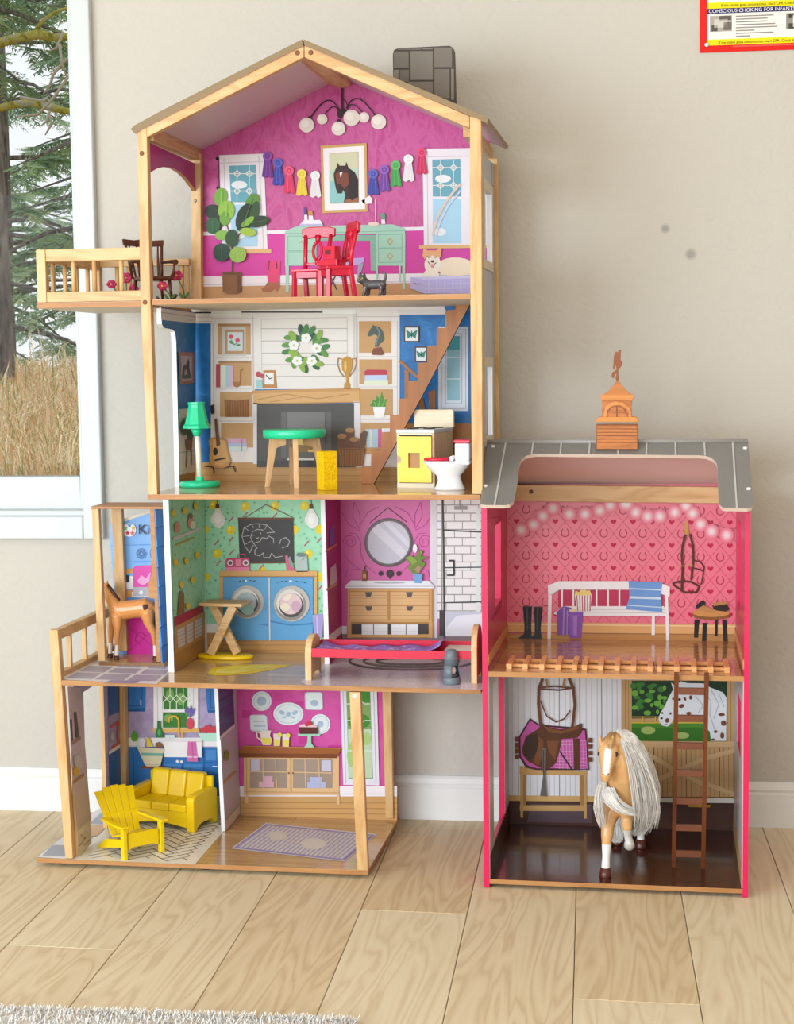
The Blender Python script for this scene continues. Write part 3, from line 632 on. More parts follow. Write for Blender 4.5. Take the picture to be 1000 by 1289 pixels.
for (x, y, b, c, c2) in [(336.8, 196.6, 223, '#6B2C86', '#8C4AA6'), (350, 205, 233, '#3A3E9E', '#5A62BE'), (364, 214.8, 243, '#D8305E', '#E8597E'), (380, 219, 246, '#E3C52A', '#F0DA55'), (397, 221, 248, '#E3DCDD', '#F4F0EE'), (470, 218.8, 245, '#3B3F9A', '#5C63BA'), (484, 213.4, 241, '#6F3C96', '#8F5CB4'), (498.4, 208, 234.6, '#3E9A4A', '#62B866'), (514.3, 200.4, 228, '#E3DADC', '#F3EEEC'), (531, 191.8, 218.8, '#C92857', '#DE4C74')]:
    Bp('printed_ribbon', g3, [(c, [[(x - 4, y + 3), (x + 4, y + 3), (x + 7.5, b - 1), (x + 4, b + 1), (x + 1, b - 1.5), (x - 3, b + 1), (x - 7, b - 1)]]), (c2, [El(x, y, 6, 6)] + Ln([(x - 1, y + 6), (x - 2, b - 2)], 1) + Ln([(x + 2, y + 6), (x + 3.5, b - 2)], 1)), (c, [El(x, y, 3, 3)]), (c2, [El(x, y, 1.4)])], 17)
kk = lambda pts: sc((320, 170), 7.143, pts)
Bp('printed_horse_portrait', g3, [('#CDA05C', [[(403.7, 183.4), (461.8, 180), (463, 266.4), (405.8, 268.4)]]), ('#EFE6E6', [[(407, 186.6), (458.6, 183.4), (459.8, 263), (409, 264.8)]]), ('#CBAE86', [[(414.6, 192.6), (451.4, 191), (452, 255.4), (415, 256.6)]]), ('#8FC3BE', [[(415.2, 193.4), (450.8, 191.8), (451.4, 254.8), (415.6, 256)]]), ('#CFCBA8', [[(415.2, 193.4), (450.8, 191.8), (451, 212), (415.3, 214)]]), ('#B9CFB6', [[(415.3, 214), (451, 212), (451.2, 226), (415.4, 228)]]),
    ('#3A1E18', [kk([(745, 285), (745, 240), (768, 275), (822, 275), (828, 240), (850, 295), (900, 330), (935, 395), (938, 603), (805, 607), (822, 540), (802, 492), (790, 525), (752, 525), (735, 480), (720, 400), (715, 350), (735, 300)])]), ('#7A3D26', [kk([(732, 352), (765, 330), (845, 342), (852, 440), (812, 486), (780, 440), (745, 440)])]), ('#A0603C', [kk([(806, 604), (830, 580), (935, 560), (936, 603)])]), ('#2A1512', [kk([(848, 300), (905, 335), (935, 400), (925, 555), (880, 590), (850, 560), (862, 430)])]), ('#EFE9E6', [kk([(770, 340), (796, 330), (778, 382)])])], 13)
# chandelier printed high on the panel
gl = [(386.2, 157.5, 9.4), (405.7, 150, 6.6), (426.2, 161.8, 8.8), (442.7, 148.2, 10.2), (458.5, 147.8, 6.6), (476.8, 153.5, 9.5)]
def arc(a, b, h, n=10):
    return [(a[0] + (b[0] - a[0]) * t, a[1] + (b[1] - a[1]) * t - h * math.sin(math.pi * t ** 0.8)) for t in [i / n for i in range(n + 1)]]
Bp('printed_chandelier', g3, [('#2B1320', Ln([(431, 108), (431, 140)], 2.4) + Ln(arc((428, 141), (390, 149), 18), 1.5) + Ln(arc((427, 141), (408.6, 144), 8), 1.2) + Ln(arc((436, 136), (473, 146), 16), 1.5) + Ln(arc((437, 137), (456, 141), 7), 1.2) + Ln(arc((431, 128), (438.5, 136), 6), 1.2) + [El(428, 143, 3.4, 6), El(434, 141, 3, 4), [(423, 156), (429.4, 156), (428, 150), (425, 150)], [(387, 149), (393, 150.5), (391, 146.5), (388.4, 146)], [(470, 146.6), (476, 145), (474, 142.6), (471, 143)]]), ('#E3D6CB', [El(x, y, r) for x, y, r in gl]), ('#F1E8DD', [El(x - r * 0.2, y - r * 0.2, r * 0.55) for x, y, r in gl])], 17)
k4 = lambda pts: sc((350, 240), 5.556, pts)
MINT, MINT2 = '#A5CDB8', '#86B29E'
Bp('printed_desk', g3, [(MINT2, [k4([(270, 310), (700, 310), (700, 350), (270, 350)]), k4([(645, 320), (690, 320), (690, 560), (650, 560)])]), (MINT, [k4([(50, 282), (130, 250), (800, 235), (890, 265), (890, 300), (50, 305)]), k4([(50, 300), (270, 300), (270, 525), (50, 525)]), k4([(690, 295), (890, 295), (890, 525), (690, 525)]), k4([(50, 300), (78, 300), (76, 710), (55, 710)]), k4([(868, 300), (892, 300), (890, 690), (872, 690)]), k4([(685, 300), (700, 300), (700, 620), (688, 620)]), k4([(845, 525), (860, 525), (858, 640), (848, 640)])]), (MINT2, Ln(k4([(70, 318), (265, 318), (265, 420), (70, 420)]), 0.8, True) + Ln(k4([(70, 428), (265, 428), (265, 520), (70, 520)]), 0.8, True) + Ln(k4([(702, 308), (868, 305), (868, 400), (702, 402)]), 0.8, True) + Ln(k4([(702, 408), (868, 408), (868, 500), (702, 502)]), 0.8, True) + Ln(k4([(50, 300), (890, 280)]), 0.8)), ('#C89A3E', Ln(k4([(765, 355), (785, 335), (805, 355), (785, 378)]), 0.9, True) + Ln(k4([(765, 458), (785, 436), (805, 458), (785, 480)]), 0.9, True) + Ln(k4([(145, 370), (165, 352), (180, 372)]), 0.9))], 6)
Bp('printed_desk_lamp', g3, [('#E9C9C0', Ln(k4([(682, 60), (684, 218)]), 1) + [El(*k4([(670, 232)])[0], 7, 2.6)]), ('#F1E4E2', [k4([(585, 70), (640, 35), (662, 60), (660, 90), (600, 92)])])], 13)
Bp('printed_desk_things', g3, [('#E9E2EA', [k4([(165, 225), (180, 205), (295, 205), (310, 225), (310, 243), (155, 243)]), k4([(185, 170), (205, 170), (208, 205), (185, 205)]), k4([(215, 175), (245, 175), (248, 205), (215, 205)])]), ('#5B4A8C', [k4([(180, 120), (195, 115), (205, 170), (182, 168)])]), ('#C98A4A', [k4([(210, 140), (240, 140), (246, 172), (214, 172)])]), ('#B9B4D8', [k4([(155, 232), (310, 232), (318, 246), (150, 246)])])], 14)
Bp('printed_cactus', g3, [('#E9E2EA', [k4([(725, 200), (748, 200), (752, 232), (724, 232)])]), ('#5F9A7C', [k4([(715, 165), (735, 155), (752, 170), (750, 202), (728, 202)])])], 14)
Bp('printed_stool', g3, [('#4A3440', Ln(k4([(360, 580), (410, 690)]), 1.6) + Ln(k4([(410, 580), (355, 695)]), 1.6)), ('#9FA7B8', [k4([(560, 515), (600, 505), (575, 600), (556, 600)])]), ('#B9A4DA', [k4([(440, 480), (600, 468), (606, 495), (560, 520), (440, 525)]), k4([(430, 570), (490, 565), (490, 610), (430, 610)])])], 6)
k5 = lambda pts: sc((450, 180), 6.14, pts)
Bp('printed_dog', g3, [('#F0DCC0', [El(573.8, 336, 24, 12), [(555, 346), (596, 346), (596, 330), (555, 330)]]), ('#E9A97A', [k5([(505, 870), (512, 808), (545, 830), (610, 830), (652, 800), (650, 870), (630, 900), (560, 850), (520, 900)])]), ('#F4E6D4', [El(545, 333, 10.5, 13), k5([(500, 1035), (530, 980), (616.4, 980), (640, 1035)])]), ('#E9A97A', [k5([(530, 850), (560, 835), (600, 835), (632, 850), (610, 880), (580, 868), (550, 880)])]), ('#5b4038', Ln(k5([(550, 885), (565, 880)]), 1.2) + Ln(k5([(600, 885), (615, 878)]), 1.2) + [El(*k5([(582, 915)])[0], 2.2, 1.6)] + Ln(k5([(545, 915), (562, 940), (585, 945), (610, 925)]), 0.9)), ('#D98A8A', [El(*k5([(580, 950)])[0], 2, 2.4)])], 13)
Bp('printed_dog_bed', g3, [('#B9B0E0', [[(517, 349), (531.4, 348.6), (616.4, 346), (616.4, 369.4), (534.7, 369.6), (517, 363)]]), ('#CFC8EC', [[(517, 349), (531.4, 348.6), (616.4, 346), (616.4, 349.6), (534, 352)]] + Ln([(540, 352), (540, 369)], 1) + Ln([(550, 352), (550, 369)], 1) + Ln([(560, 352), (560, 369)], 1) + Ln([(570, 352), (570, 369)], 1) + Ln([(580, 352), (580, 369)], 1) + Ln([(535, 358), (616.4, 356)], 1) + Ln([(535, 364), (616.4, 362)], 1)), ('#A0607A', Ln([(521, 356), (526, 358), (530, 357)], 0.9))], 17)
# ---- living room
g2 = panel('back_panel', -0.388, 0.1885, Z2, Z3 - 0.0095, BLUE)
CW, CW2, TAN = '#E4DAD6', '#C3B8B6', '#C0935E'
lp2 = planeX(-0.38)
Dc('printed_wainscot', w2, lp2, [('#DDD6CE', [[(226, 515), (246, 513.6), (246, 594), (226, 598)]]), ('#A77C4E', [[(226, 598), (246, 594), (246, 608), (226, 614)]]), ('#B9ACAE', Ln([(226, 570), (246, 567)], 0.8) + Ln([(226, 527), (246, 525)], 0.8))])
Dc('printed_crown', w2, lp2, [('#E0D6D6', [[(203, 388), (246, 394), (246, 407), (203, 402.6)]]), ('#B9ACAE', Ln([(203, 393), (246, 399)], 1))])
Dc('printed_picture', w2, lp2, [('#9A6450', [[(224.6, 443), (244.4, 443.6), (244.2, 482), (226.4, 484)]]), ('#A79AA4', [[(227.4, 447.6), (241.8, 448), (241.6, 478), (228.6, 480)]]), ('#3F5A46', [[(229, 472), (240.6, 471), (240.8, 476), (229.6, 477.4)]]), ('#3A3436', [[(230, 466), (231.6, 460), (235, 459), (237, 452), (238.6, 454), (238.4, 462), (239.8, 472), (237, 472), (235.4, 465), (233, 466), (232, 472), (230.4, 472)]])], 6)
Dc('printed_plant', w2, lp2, [('#8A5A50', Ln([(236, 567), (234.6, 588)], 1) + Ln([(241, 566), (242, 585)], 1) + [[(233.6, 553), (242.8, 552), (241.6, 566), (235, 566)]]), ('#3C5A40', [El(232, 538, 5, 10), El(238, 532, 5, 9), El(240, 545, 4, 9)])], 6)
Bp('printed_floor', g2, [('#BE915A', [Rc(244, 582, 500, 609)]), ('#A87B47', Ln([(244, 590), (500, 591)], 0.9) + Ln([(244, 598), (500, 599)], 0.9))], 1)
Bp('printed_crown', g2, [(CW, [Rc(240, 393, 266, 407), Rc(240, 383, 560, 394)]), (CW2, Ln([(246, 399), (266, 399)], 0.8) + Ln([(246, 404.6), (266, 404.6)], 0.8)), ('#F0ECE6', [Rc(264, 392, 304, 398.4)]), ('#2c2420', [Rc(246, 392.6, 266, 394.4), Rc(304, 392, 406, 393.6)])], 2)
def niche(r): return [Rc(*r)]
Bp('printed_bookcase', g2, [(CW, [Rc(265.6, 394, 321, 582)]), (CW2, Ln([(268, 407), (270, 580)], 0.9) + Ln([(318.5, 398), (320, 581)], 1.2) + Ln([(266, 401), (321, 401)], 0.9) + Ln([(271, 450), (318, 450)], 0.8) + Ln([(272, 489), (318, 489)], 0.8) + Ln([(274, 530), (319, 530)], 0.8)), (TAN, niche((274.6, 407.4, 315.6, 446.4)) + niche((275.4, 454.4, 316.4, 485.8)) + niche((277, 493.6, 317.4, 524.6)) + niche((278.4, 532.8, 319, 563.4))), ('#A67A48', [Rc(274.6, 407.4, 315.6, 410.4), Rc(275.4, 454.4, 316.4, 457)])], 3)
Bp('printed_flower_picture', g2, [('#C9C2BE', [[(279.8, 411.6), (309.6, 412), (309.4, 448), (280, 448)]]), ('#B48A58', [Rc(283.6, 415, 307.4, 445)]), ('#CBD5D8', [Rc(286.6, 418, 305.6, 441.6)]), ('#4E8A4E', Ln([(291, 428), (295, 434), (299, 432)], 1.2) + [El(291, 431, 3, 1.6, 10, 30), El(300, 434.6, 3, 1.4, 10, -20)]), ('#D6475A', [El(290.8, 424, 3, 3, 7), El(299.2, 428.4, 3, 3, 7)])], 7)
Bp('printed_books', g2, [('#B33A4A', [Rc(272, 458.4, 277.4, 487.6)]), ('#D9DDD2', [Rc(277.6, 459.4, 284.4, 487.4)]), ('#A9C4CC', [Rc(284.4, 460, 289, 487.4)]), ('#D9A9BE', [Rc(289, 460.6, 294, 487.4)])], 7)
Bp('printed_ladle', g2, [('#9A6A24', Ln([(306.6, 464.4), (303, 466.6), (303, 477), (301.6, 484)], 1.8) + [[(292, 480.6), (303.4, 481), (302, 486), (298, 488), (295, 486.6)]])], 8)
Bp('printed_basket', g2, [('#8A5526', [[(282.4, 502.8), (298, 504.4), (313.8, 502.4), (313, 525), (283.6, 525)]]), ('#A86F38', sum([Ln([(285 + 3.2 * i, 504.4), (285.4 + 3.2 * i, 524.4)], 0.9) for i in range(9)], []))], 7)
Bp('printed_books', g2, [('#D3A2BC', [Rc(285, 551.6, 310.4, 557.6)]), ('#AEB7D6', [Rc(286, 557.8, 310.6, 562)]), ('#CCD8D4', [Rc(286.6, 562.2, 311, 568.2)]), ('#D96A4A', Ln([(304.6, 552), (304.6, 568)], 0.8))], 7)
Bp('printed_chimney_breast', g2, [('#E2DAD5', [Rc(321, 392.6, 448, 490)]), ('#CDC4BF', Ln([(329, 402), (437, 399.4)], 1.2) + Ln([(329, 402), (330, 489)], 1.0) + Ln([(437, 399), (437.6, 489)], 1.0) + Ln([(445.6, 394), (446, 489)], 1.4)), ('#A99E99', sum([Ln([(329.6, y), (437, y - 0.4)], 0.8) for y in (413.8, 429.2, 444.6, 459.2, 474)], [])), ('#F3F0EC', [Rc(407, 389.6, 448, 395)])], 3)
Lw = []; random.seed(4)
for i in range(34):
    a = i * 6.283 / 17 + random.uniform(-.15, .15); r = 17 + (i % 2) * 7.5 + random.uniform(-1, 1)
    Lw.append((random.choice(['#2E5A34', '#3F7A38', '#86A83A', '#234A30', '#5E9038']), [El(385 + r * math.cos(a), 438.8 + r * math.sin(a), 6.6, 3.4, 12, math.degrees(a) + random.uniform(-40, 40))]))
Lw += [('#E9E6E2', [El(x + 3.4 * math.cos(q * 1.2566 + i), y + 3.4 * math.sin(q * 1.2566 + i), 3.4, 3.0, 10) for i, (x, y) in enumerate([(385.4, 425.5), (370, 434.8), (398.8, 438.4), (374.2, 454.4), (392.6, 454.4)]) for q in range(5)]), ('#B9B56A', [El(x, y, 1.4) for x, y in [(385.4, 425.5), (370, 434.8), (398.8, 438.4), (374.2, 454.4), (392.6, 454.4)]])]
Bp('printed_wreath', g2, [(c, p) for c, p in Lw[:-2]][:1] + [('#2E5A34', [p[0] for c, p in Lw[:-2] if c == '#2E5A34']), ('#234A30', [p[0] for c, p in Lw[:-2] if c == '#234A30']), ('#3F7A38', [p[0] for c, p in Lw[:-2] if c == '#3F7A38']), ('#5E9038', [p[0] for c, p in Lw[:-2] if c == '#5E9038']), ('#86A83A', [p[0] for c, p in Lw[:-2] if c == '#86A83A'])] + Lw[-2:], 8)
Bp('printed_clock', g2, [('#B77A3A', [[(331.6, 466.2), (346.6, 466), (348.8, 488.6), (331, 488.6)]]), ('#E6E2DE', [Rc(333.4, 469, 344.8, 484)]), ('#2a2624', Ln([(335, 472), (339.4, 477), (343, 475.4)], 1.0))], 8)
Bp('printed_flower_vase', g2, [('#9CC4BE', [[(322.6, 478), (330, 478), (331, 489), (322.4, 489)]]), ('#B5404F', [El(325.4, 471, 3.4, 3.4), El(330, 473.4, 2.6)])], 9)
Bp('printed_trophy', g2, [('#A8701F', Ln(arc((431, 455), (432, 466), -5) + [], 1.2) + Ln([(430.6, 452), (426, 451), (425, 458), (428, 468), (433, 474)], 1.2) + Ln([(443.6, 452), (448, 451), (448.6, 458), (446, 466), (440, 474)], 1.2)), ('#C08A2C', [[(430.6, 453), (433, 450.4), (436.6, 448.4), (441, 450.4), (443.8, 453), (443.4, 464), (439, 474), (438.4, 481), (440.4, 483), (441, 489.4), (433, 489.4), (433.6, 483), (436, 481), (435.4, 474), (431, 464)]]), ('#DDB25A', [El(435, 461, 1.8, 7)])], 9)
Bp('printed_mantel', g2, [('#C28F55', [[(317.6, 491.6), (453.4, 488.4), (453.6, 493.4), (317.6, 496.4)]]), ('#D1A168', [[(319, 495), (452.6, 492), (452.6, 506.4), (319, 508.6)]]), ('#AE7B42', Ln([(319, 508.4), (452.6, 506.2)], 1.2) + Ln([(325, 503), (360, 496), (400, 502), (440, 496)], 0.9) + Ln([(340, 506), (380, 500)], 0.8))], 10)
Bp('printed_fireplace', g2, [('#D9D3D8', [Rc(319, 507, 324.4, 584), Rc(445.4, 505, 453.4, 552)]), ('#4D4945', [Rc(323.6, 508, 446, 588)]), ('#625E5B', [Rc(354, 518, 417, 576)]), ('#74716F', [Rc(361, 519, 409.6, 541)]), ('#57534F', Ln([(361, 519), (361, 576)], 1.2) + Ln([(409.6, 519), (409.6, 576)], 1.2)), ('#D3B866', [Rc(366, 553, 396, 569)]), ('#8A6B3A', [Rc(372, 560, 388, 569), El(391, 561, 4, 6)]), ('#CFC6BE', [Rc(362, 576.6, 396, 579.4)]), ('#3f3b38', [Rc(323.6, 580, 446, 588)])], 11)
Bp('printed_log_basket', g2, [('#6E4A30', [[(424.8, 550), (430, 546), (436.6, 547), (437.6, 566), (425.6, 566)], [(435, 541), (446, 539.6), (447, 566), (436.6, 566)], [(440, 553), (452, 551.4), (452.6, 566), (440, 566)], [(453.6, 546), (459, 542), (463, 544), (458, 566), (452.6, 566)]]), ('#A97C52', [El(430.6, 549, 5.8, 3.2), El(440.6, 541.6, 5.8, 3), El(446, 553, 6, 3)]), ('#8A5A2E', [[(426, 564), (460, 564), (457, 587), (428, 587)]]), ('#6F4522', sum([Ln([(429.6 + 3.6 * i, 565), (430.6 + 3.3 * i, 586.4)], 0.7) for i in range(8)], []) + Ln([(426, 566), (460, 566)], 1.4))], 18)
Bp('printed_bookcase', g2, [(CW, [Rc(448.4, 389.4, 503.4, 588)]), (CW2, Ln([(450, 405), (452, 585)], 0.9) + Ln([(500.6, 404), (500.6, 585)], 1.0) + Ln([(448, 398.6), (503, 398.6)], 0.9) + Ln([(452, 449), (500, 449)], 0.8) + Ln([(452, 487), (500, 487)], 0.8) + Ln([(452, 528), (491, 528)], 0.8)), (TAN, niche((452, 404.2, 492.8, 444)) + niche((452.4, 452.4, 493.6, 483.6)) + niche((453.6, 490, 494.6, 523)) + niche((454.6, 532, 492, 572)))], 5)
kE = lambda pts: sc((440, 380), 6.25, pts)
Bp('printed_horse_bust', g2, [('#4E5753', [kE([(142, 255), (165, 215), (188, 180), (200, 190), (235, 195), (265, 235), (278, 290), (260, 320), (240, 330), (228, 355), (200, 355), (205, 310), (222, 270), (200, 255), (165, 270), (148, 272)])]), ('#75827C', Ln(kE([(215, 200), (240, 240), (215, 310), (210, 350)]), 1.6)), ('#7A4424', [kE([(190, 365), (250, 355), (262, 385), (275, 410), (255, 420), (185, 418), (175, 405)])])], 9)
Bp('printed_books', g2, [('#B5334A', [kE([(120, 545), (140, 533), (285, 535), (300, 548), (298, 575), (120, 578)])]), ('#B9C8E2', [kE([(122, 577), (300, 575), (300, 615), (122, 618)])]), ('#D9DCC4', [kE([(118, 617), (305, 614), (308, 655), (112, 655)])])], 9)
kF = lambda pts: sc((440, 490), 5.882, pts)
Lp = [('#4E8A34', [kF([(150, 120), (175, 90), (160, 75), (200, 80), (200, 45), (225, 70), (240, 15), (255, 75), (285, 70), (268, 100), (270, 130), (180, 132)])]), ('#76AE48', Ln(kF([(215, 130), (228, 60)]), 1.4) + Ln(kF([(240, 130), (262, 85)]), 1.2) + Ln(kF([(195, 128), (185, 95)]), 1.2)), ('#EDE9E6', [kF([(175, 130), (268, 130), (256, 205), (240, 212), (205, 212), (188, 205)])])]
Bp('printed_potted_plant', g2, Lp, 9)
Bp('printed_books', g2, [('#AFC7DC', [kF([(120, 295), (215, 295), (210, 430), (130, 432)])]), ('#DDD6B8', [kF([(150, 300), (170, 300), (170, 430), (150, 430)])]), ('#CF5A86', [kF([(212, 296), (240, 296), (236, 430), (212, 430)])]), ('#E6E2E4', [kF([(240, 290), (300, 290), (300, 318), (240, 318)])])], 9)
Bp('printed_wainscot', g2, [('#AE7038', [Rc(500, 533, 611, 610)])], 5)
Bp('printed_cornice', g2, [('#D9D0CC', [kE([(385, 66), (760, 62), (760, 98), (388, 102)])])], 6)
Bp('printed_banister', g2, [('#A66C36', Ln(kE([(400, 468), (532, 590)]), 3.4) + [kE([(435, 530), (468, 545), (468, 790), (435, 790)])]), ], 5)
Bp('printed_newel', g2, [('#9A5F2C', [kF([(515, 90), (545, 60), (560, 160), (520, 165)])])], 9)
Bp('printed_newel', g2, [('#9A5F2C', [kF([(585, 20), (640, 0), (635, 160), (590, 165)])])], 9)
Bp('printed_tall_window', g2, [('#C9CBD2', [Rc(552, 411, 590, 517.4)]), ('#9AA0AC', Ln([(556, 415), (556, 514), (586.6, 514), (586.6, 415)], 1, True) + Ln([(561, 420), (561, 508), (581.6, 508), (581.6, 420)], 1, True)), ('#7FA8B4', [Rc(563, 423, 579, 504)]), ('#3D8890', [Rc(563, 423, 579, 440)]), ('#C9CDD4', Ln([(563, 450), (579, 450)], 1.2) + Ln([(563, 477), (579, 477)], 1.2))], 9)
for (a, b, c, d) in ((508.6, 410.4, 528.2, 430.8), (522.4, 436, 538, 456)):
    mx, my = (a + c) / 2, (b + d) / 2; w = (c - a) / 2
    Bp('printed_butterfly_frame', g2, [('#4A3A38', [Rc(a, b, c, d)]), ('#D9DCDC', [Rc(a + 1.8, b + 1.8, c - 1.8, d - 1.8)]), ('#2F7A66', [[(mx, my - 1), (mx - w * .75, my - w * .6), (mx - w * .6, my + w * .1), (mx - w * .5, my + w * .6), (mx, my + w * .2)], [(mx, my - 1), (mx + w * .75, my - w * .6), (mx + w * .6, my + w * .1), (mx + w * .5, my + w * .6), (mx, my + w * .2)]]), ('#1d2b2a', Ln([(mx, my - w * .4), (mx, my + w * .5)], 1))], 9)
kB = lambda pts: sc((190, 490), 7.143, pts)
Bp('printed_guitar', g2, [('#2A2220', Ln(kB([(480, 690), (560, 700), (570, 755)]), 1.6) + Ln(kB([(660, 705), (740, 690), (760, 740)]), 1.6)), ('#C48C4C', [kB([(520, 470), (540, 435), (585, 430), (640, 440), (680, 455), (690, 520), (705, 590), (722, 640), (700, 690), (640, 712), (570, 705), (530, 670), (525, 600), (538, 540)])]), ('#D9A868', [kB([(560, 450), (630, 455), (670, 470), (680, 540), (700, 640), (640, 690), (580, 680), (560, 600)])]), ('#6B4A30', [kB([(572, 270), (592, 262), (625, 500), (590, 515)])]), ('#2A1D1A', [kB([(530, 150), (565, 135), (572, 215), (545, 225)]), El(*kB([(580, 560)])[0], 2.8, 5)] + Ln(kB([(575, 638), (672, 618)]), 2))], 19)
# staircase cut from board
STAIR = wood('stair_board', '#B5702F', '#9C5B22', 'z', 0.6, 0.45, '#AC6829')
st = [(455.3, 609.4), (455.3, 588), (467.2, 587.2), (467.4, 566.4), (479.6, 565), (480.6, 544.4), (491, 544), (491.2, 523), (502.6, 522.4), (503, 502), (514, 501.2), (514.4, 479.4), (525.6, 479), (526.2, 456.8), (538, 456.4), (538, 435.2), (549.6, 434.8), (550.2, 412.8), (560.3, 412.8), (560.8, 391), (573.6, 389.6), (573.6, 383.8), (591.4, 383.4), (588, 390), (532, 497.6), (470.6, 609.2)]
q = [P(u, v, 0.2560) for u, v in st]
for v in q[-1], q[0]: v.z = max(v.z, Z2 + 0.0003)
MB().prism(q, (0, 0.014, 0), 0, 1).build('staircase', [STAIR, wood('stair_board_edge', '#7A3C18', '#5E2A10', 'y', 1, 0.5)], house, label='brown sawtooth staircase board')
# ---- laundry room
GRN_ = mottled('green_leaf_print', [(0.0, '#5BA376'), (0.16, '#6CB388'), (0.24, '#9AD2AE'), (1.0, '#A8DCB8')], 95, 0.34, kind='voronoi')
g1 = panel('back_panel', -0.39, -0.1065, Z1, Z2 - 0.0088, GRN_)
Dc('printed_wallpaper', w1, planeX(P(219.4, 846.6, 0.099).x + 0.0016), [(GRN_, [[(214, 628), (258, 628), (258, 800), (219.6, 800)]]), ('#A67A48', [[(219.8, 788), (258, 770), (258, 822), (219.8, 846)]])], 1)
lx1 = planeX(P(219.4, 846.6, 0.099).x + 0.0022)
Dc('printed_sideboard', w1, lx1, [('#A81E3E', [[(219.4, 777), (256.6, 760.4), (256.6, 770.6), (219.8, 789.2)]]), ('#B98A54', [[(219.8, 789), (256.6, 770.4), (257.6, 802.6), (220, 823)]]), ('#C6C2C6', [[(223, 793.4), (232.6, 788.6), (233.4, 811), (224.6, 816)], [(234.4, 787.4), (243, 783), (243.4, 806.4), (235, 811)], [(245, 782), (254, 777.4), (254, 799.6), (246, 804)]]), ('#8F8A92', sum([Ln([(224, 797 + i * 5), (253.6, 781 + i * 5)], 0.6) for i in range(4)], []))], 3)
Dc('printed_shelf', w1, lx1, [('#D0C6CE', [[(218, 676.6), (252.6, 663.4), (252.6, 667), (218, 680.6)]]), ('#C99A2A', Ln([(222, 686), (244, 677)], 1.8)), ('#C98A7A', [El(223.4, 664, 3.8, 7), El(240.6, 658, 4, 8)]), ('#E2DCC8', [El(243, 661, 3.4, 5)]), ('#8A5A2A', [El(240.6, 649.6, 2.4, 3.4), [(224, 775), (226, 747), (229, 743), (232, 747), (232.6, 770)]]), ('#E2C22A', [El(x, y, 2.6, 4.6, 14, -6) for x, y in ((219.4, 646), (233, 643), (246.6, 637), (221.6, 708), (235, 706), (248.6, 699), (229, 736), (243, 730), (237, 763))])], 3)
oL = Bp('printed_lemons', g1, [('#E3C51F', [El(x, y, 5.4, 6, 12, 30) for x, y in ((308.6, 637.6), (290.6, 667.2), (273.4, 696.6), (269, 635.8), (257.6, 667), (258.4, 726.4), (346, 637), (383.4, 637), (402.6, 666.4), (388.4, 697.4), (403.6, 726.4), (370.6, 667), (330, 719))]), ('#F0DC5A', [El(x - 1.4, y - 1.4, 2, 2.4) for x, y in ((308.6, 637.6), (290.6, 667.2), (273.4, 696.6), (269, 635.8), (346, 637), (383.4, 637), (388.4, 697.4))]), ('#B0607A', sum([Ln([(x - 2.6, y + 3), (x + 2.6, y - 3)], 1.6) for x, y in ((291, 654), (309, 648), (273, 683), (256, 651), (291, 679), (275, 709), (291, 696), (346, 649), (386, 684), (402, 680), (256, 682), (329, 714), (403, 740))], []))], 1)
oL['kind'] = 'stuff'
for dx in (0, 118.2):
    M_ = lambda pts: [(x + dx, y + dx * 0.005) for x, y in pts]
    Bp('printed_pendant_lamp', g1, [('#5C3A24', Ln(M_([(273.8, 628), (273.8, 634)]), 0.9) + [M_([(272, 634), (275.6, 634), (276.6, 640), (271, 640)])]), ('#E3D9D6', [M_([(271.6, 640), (276.4, 640), (283.6, 653), (282.6, 660), (277, 665.4), (272, 664), (266, 657), (265.4, 652)])]), ('#F1EAE6', [M_(El(274, 652, 4.4, 7))])], 5)
k1 = lambda pts: sc((300, 625), 8.333, pts)
Bp('printed_chalkboard', g1, [('#6A3A22', Ln([(335, 635), (309, 651.6)], 0.9) + Ln([(335, 635.4), (368, 651)], 0.9) + [[(299.4, 651.6), (369.8, 651.6), (370, 654.4), (299.6, 654.6)], [(301.6, 707.2), (370.4, 706.4), (370.4, 709), (301.8, 709.8)]]), ('#3A3536', [[(299.8, 654.2), (369.4, 654), (370.2, 707), (301.8, 708)]]), ('#B5B1B0', Ln(k1([(120, 590), (70, 520), (40, 420), (60, 330), (140, 290), (220, 285), (300, 300), (380, 375), (300, 382)]), 0.75) + Ln(k1([(130, 430), (150, 370), (200, 345), (262, 352)]), 0.75) + Ln(k1([(130, 430), (160, 490), (230, 470), (250, 430), (300, 440), (320, 415), (370, 440), (372, 490)]), 0.75) + Ln(k1([(160, 490), (200, 540), (175, 560), (175, 605), (225, 625), (262, 590), (270, 640), (330, 640), (350, 595), (390, 640), (470, 625)]), 0.75) + Ln(k1([(430, 500), (450, 450), (500, 430), (540, 470), (520, 520), (460, 540)]), 0.75) + Ln(k1([(120, 590), (160, 510)]), 0.75) + sum([Ln(k1(p), 0.6) for p in ([(62, 320), (110, 360)], [(140, 292), (160, 330)], [(220, 288), (220, 330)], [(300, 303), (280, 345)], [(48, 420), (120, 412)], [(75, 500), (140, 465)])], []) + Ln(k1([(155, 400), (160, 410)]), 0.7) + Ln(k1([(238, 380), (238, 395)]), 0.7) + Ln(k1([(185, 430), (200, 442), (215, 428)]), 0.7))], 7)
Bp('printed_radio', g1, [('#C4456F', [[(284, 706), (286, 702.4), (312.6, 702.4), (314.8, 706), (314.6, 718.8), (284, 718.8)]] + Ln([(299, 703), (299.6, 698), (308.4, 697.6), (308.8, 703)], 1.2)), ('#DE7E9E', [Rc(284.4, 714, 314.4, 718.6), Rc(296.6, 704, 303.4, 712.6)]), ('#E4D6DA', [El(290, 708.6, 3.8), El(309.4, 708.4, 3.8)]), ('#6E4650', [El(290, 708.6, 2.4), El(309.4, 708.4, 2.4)])], 12)
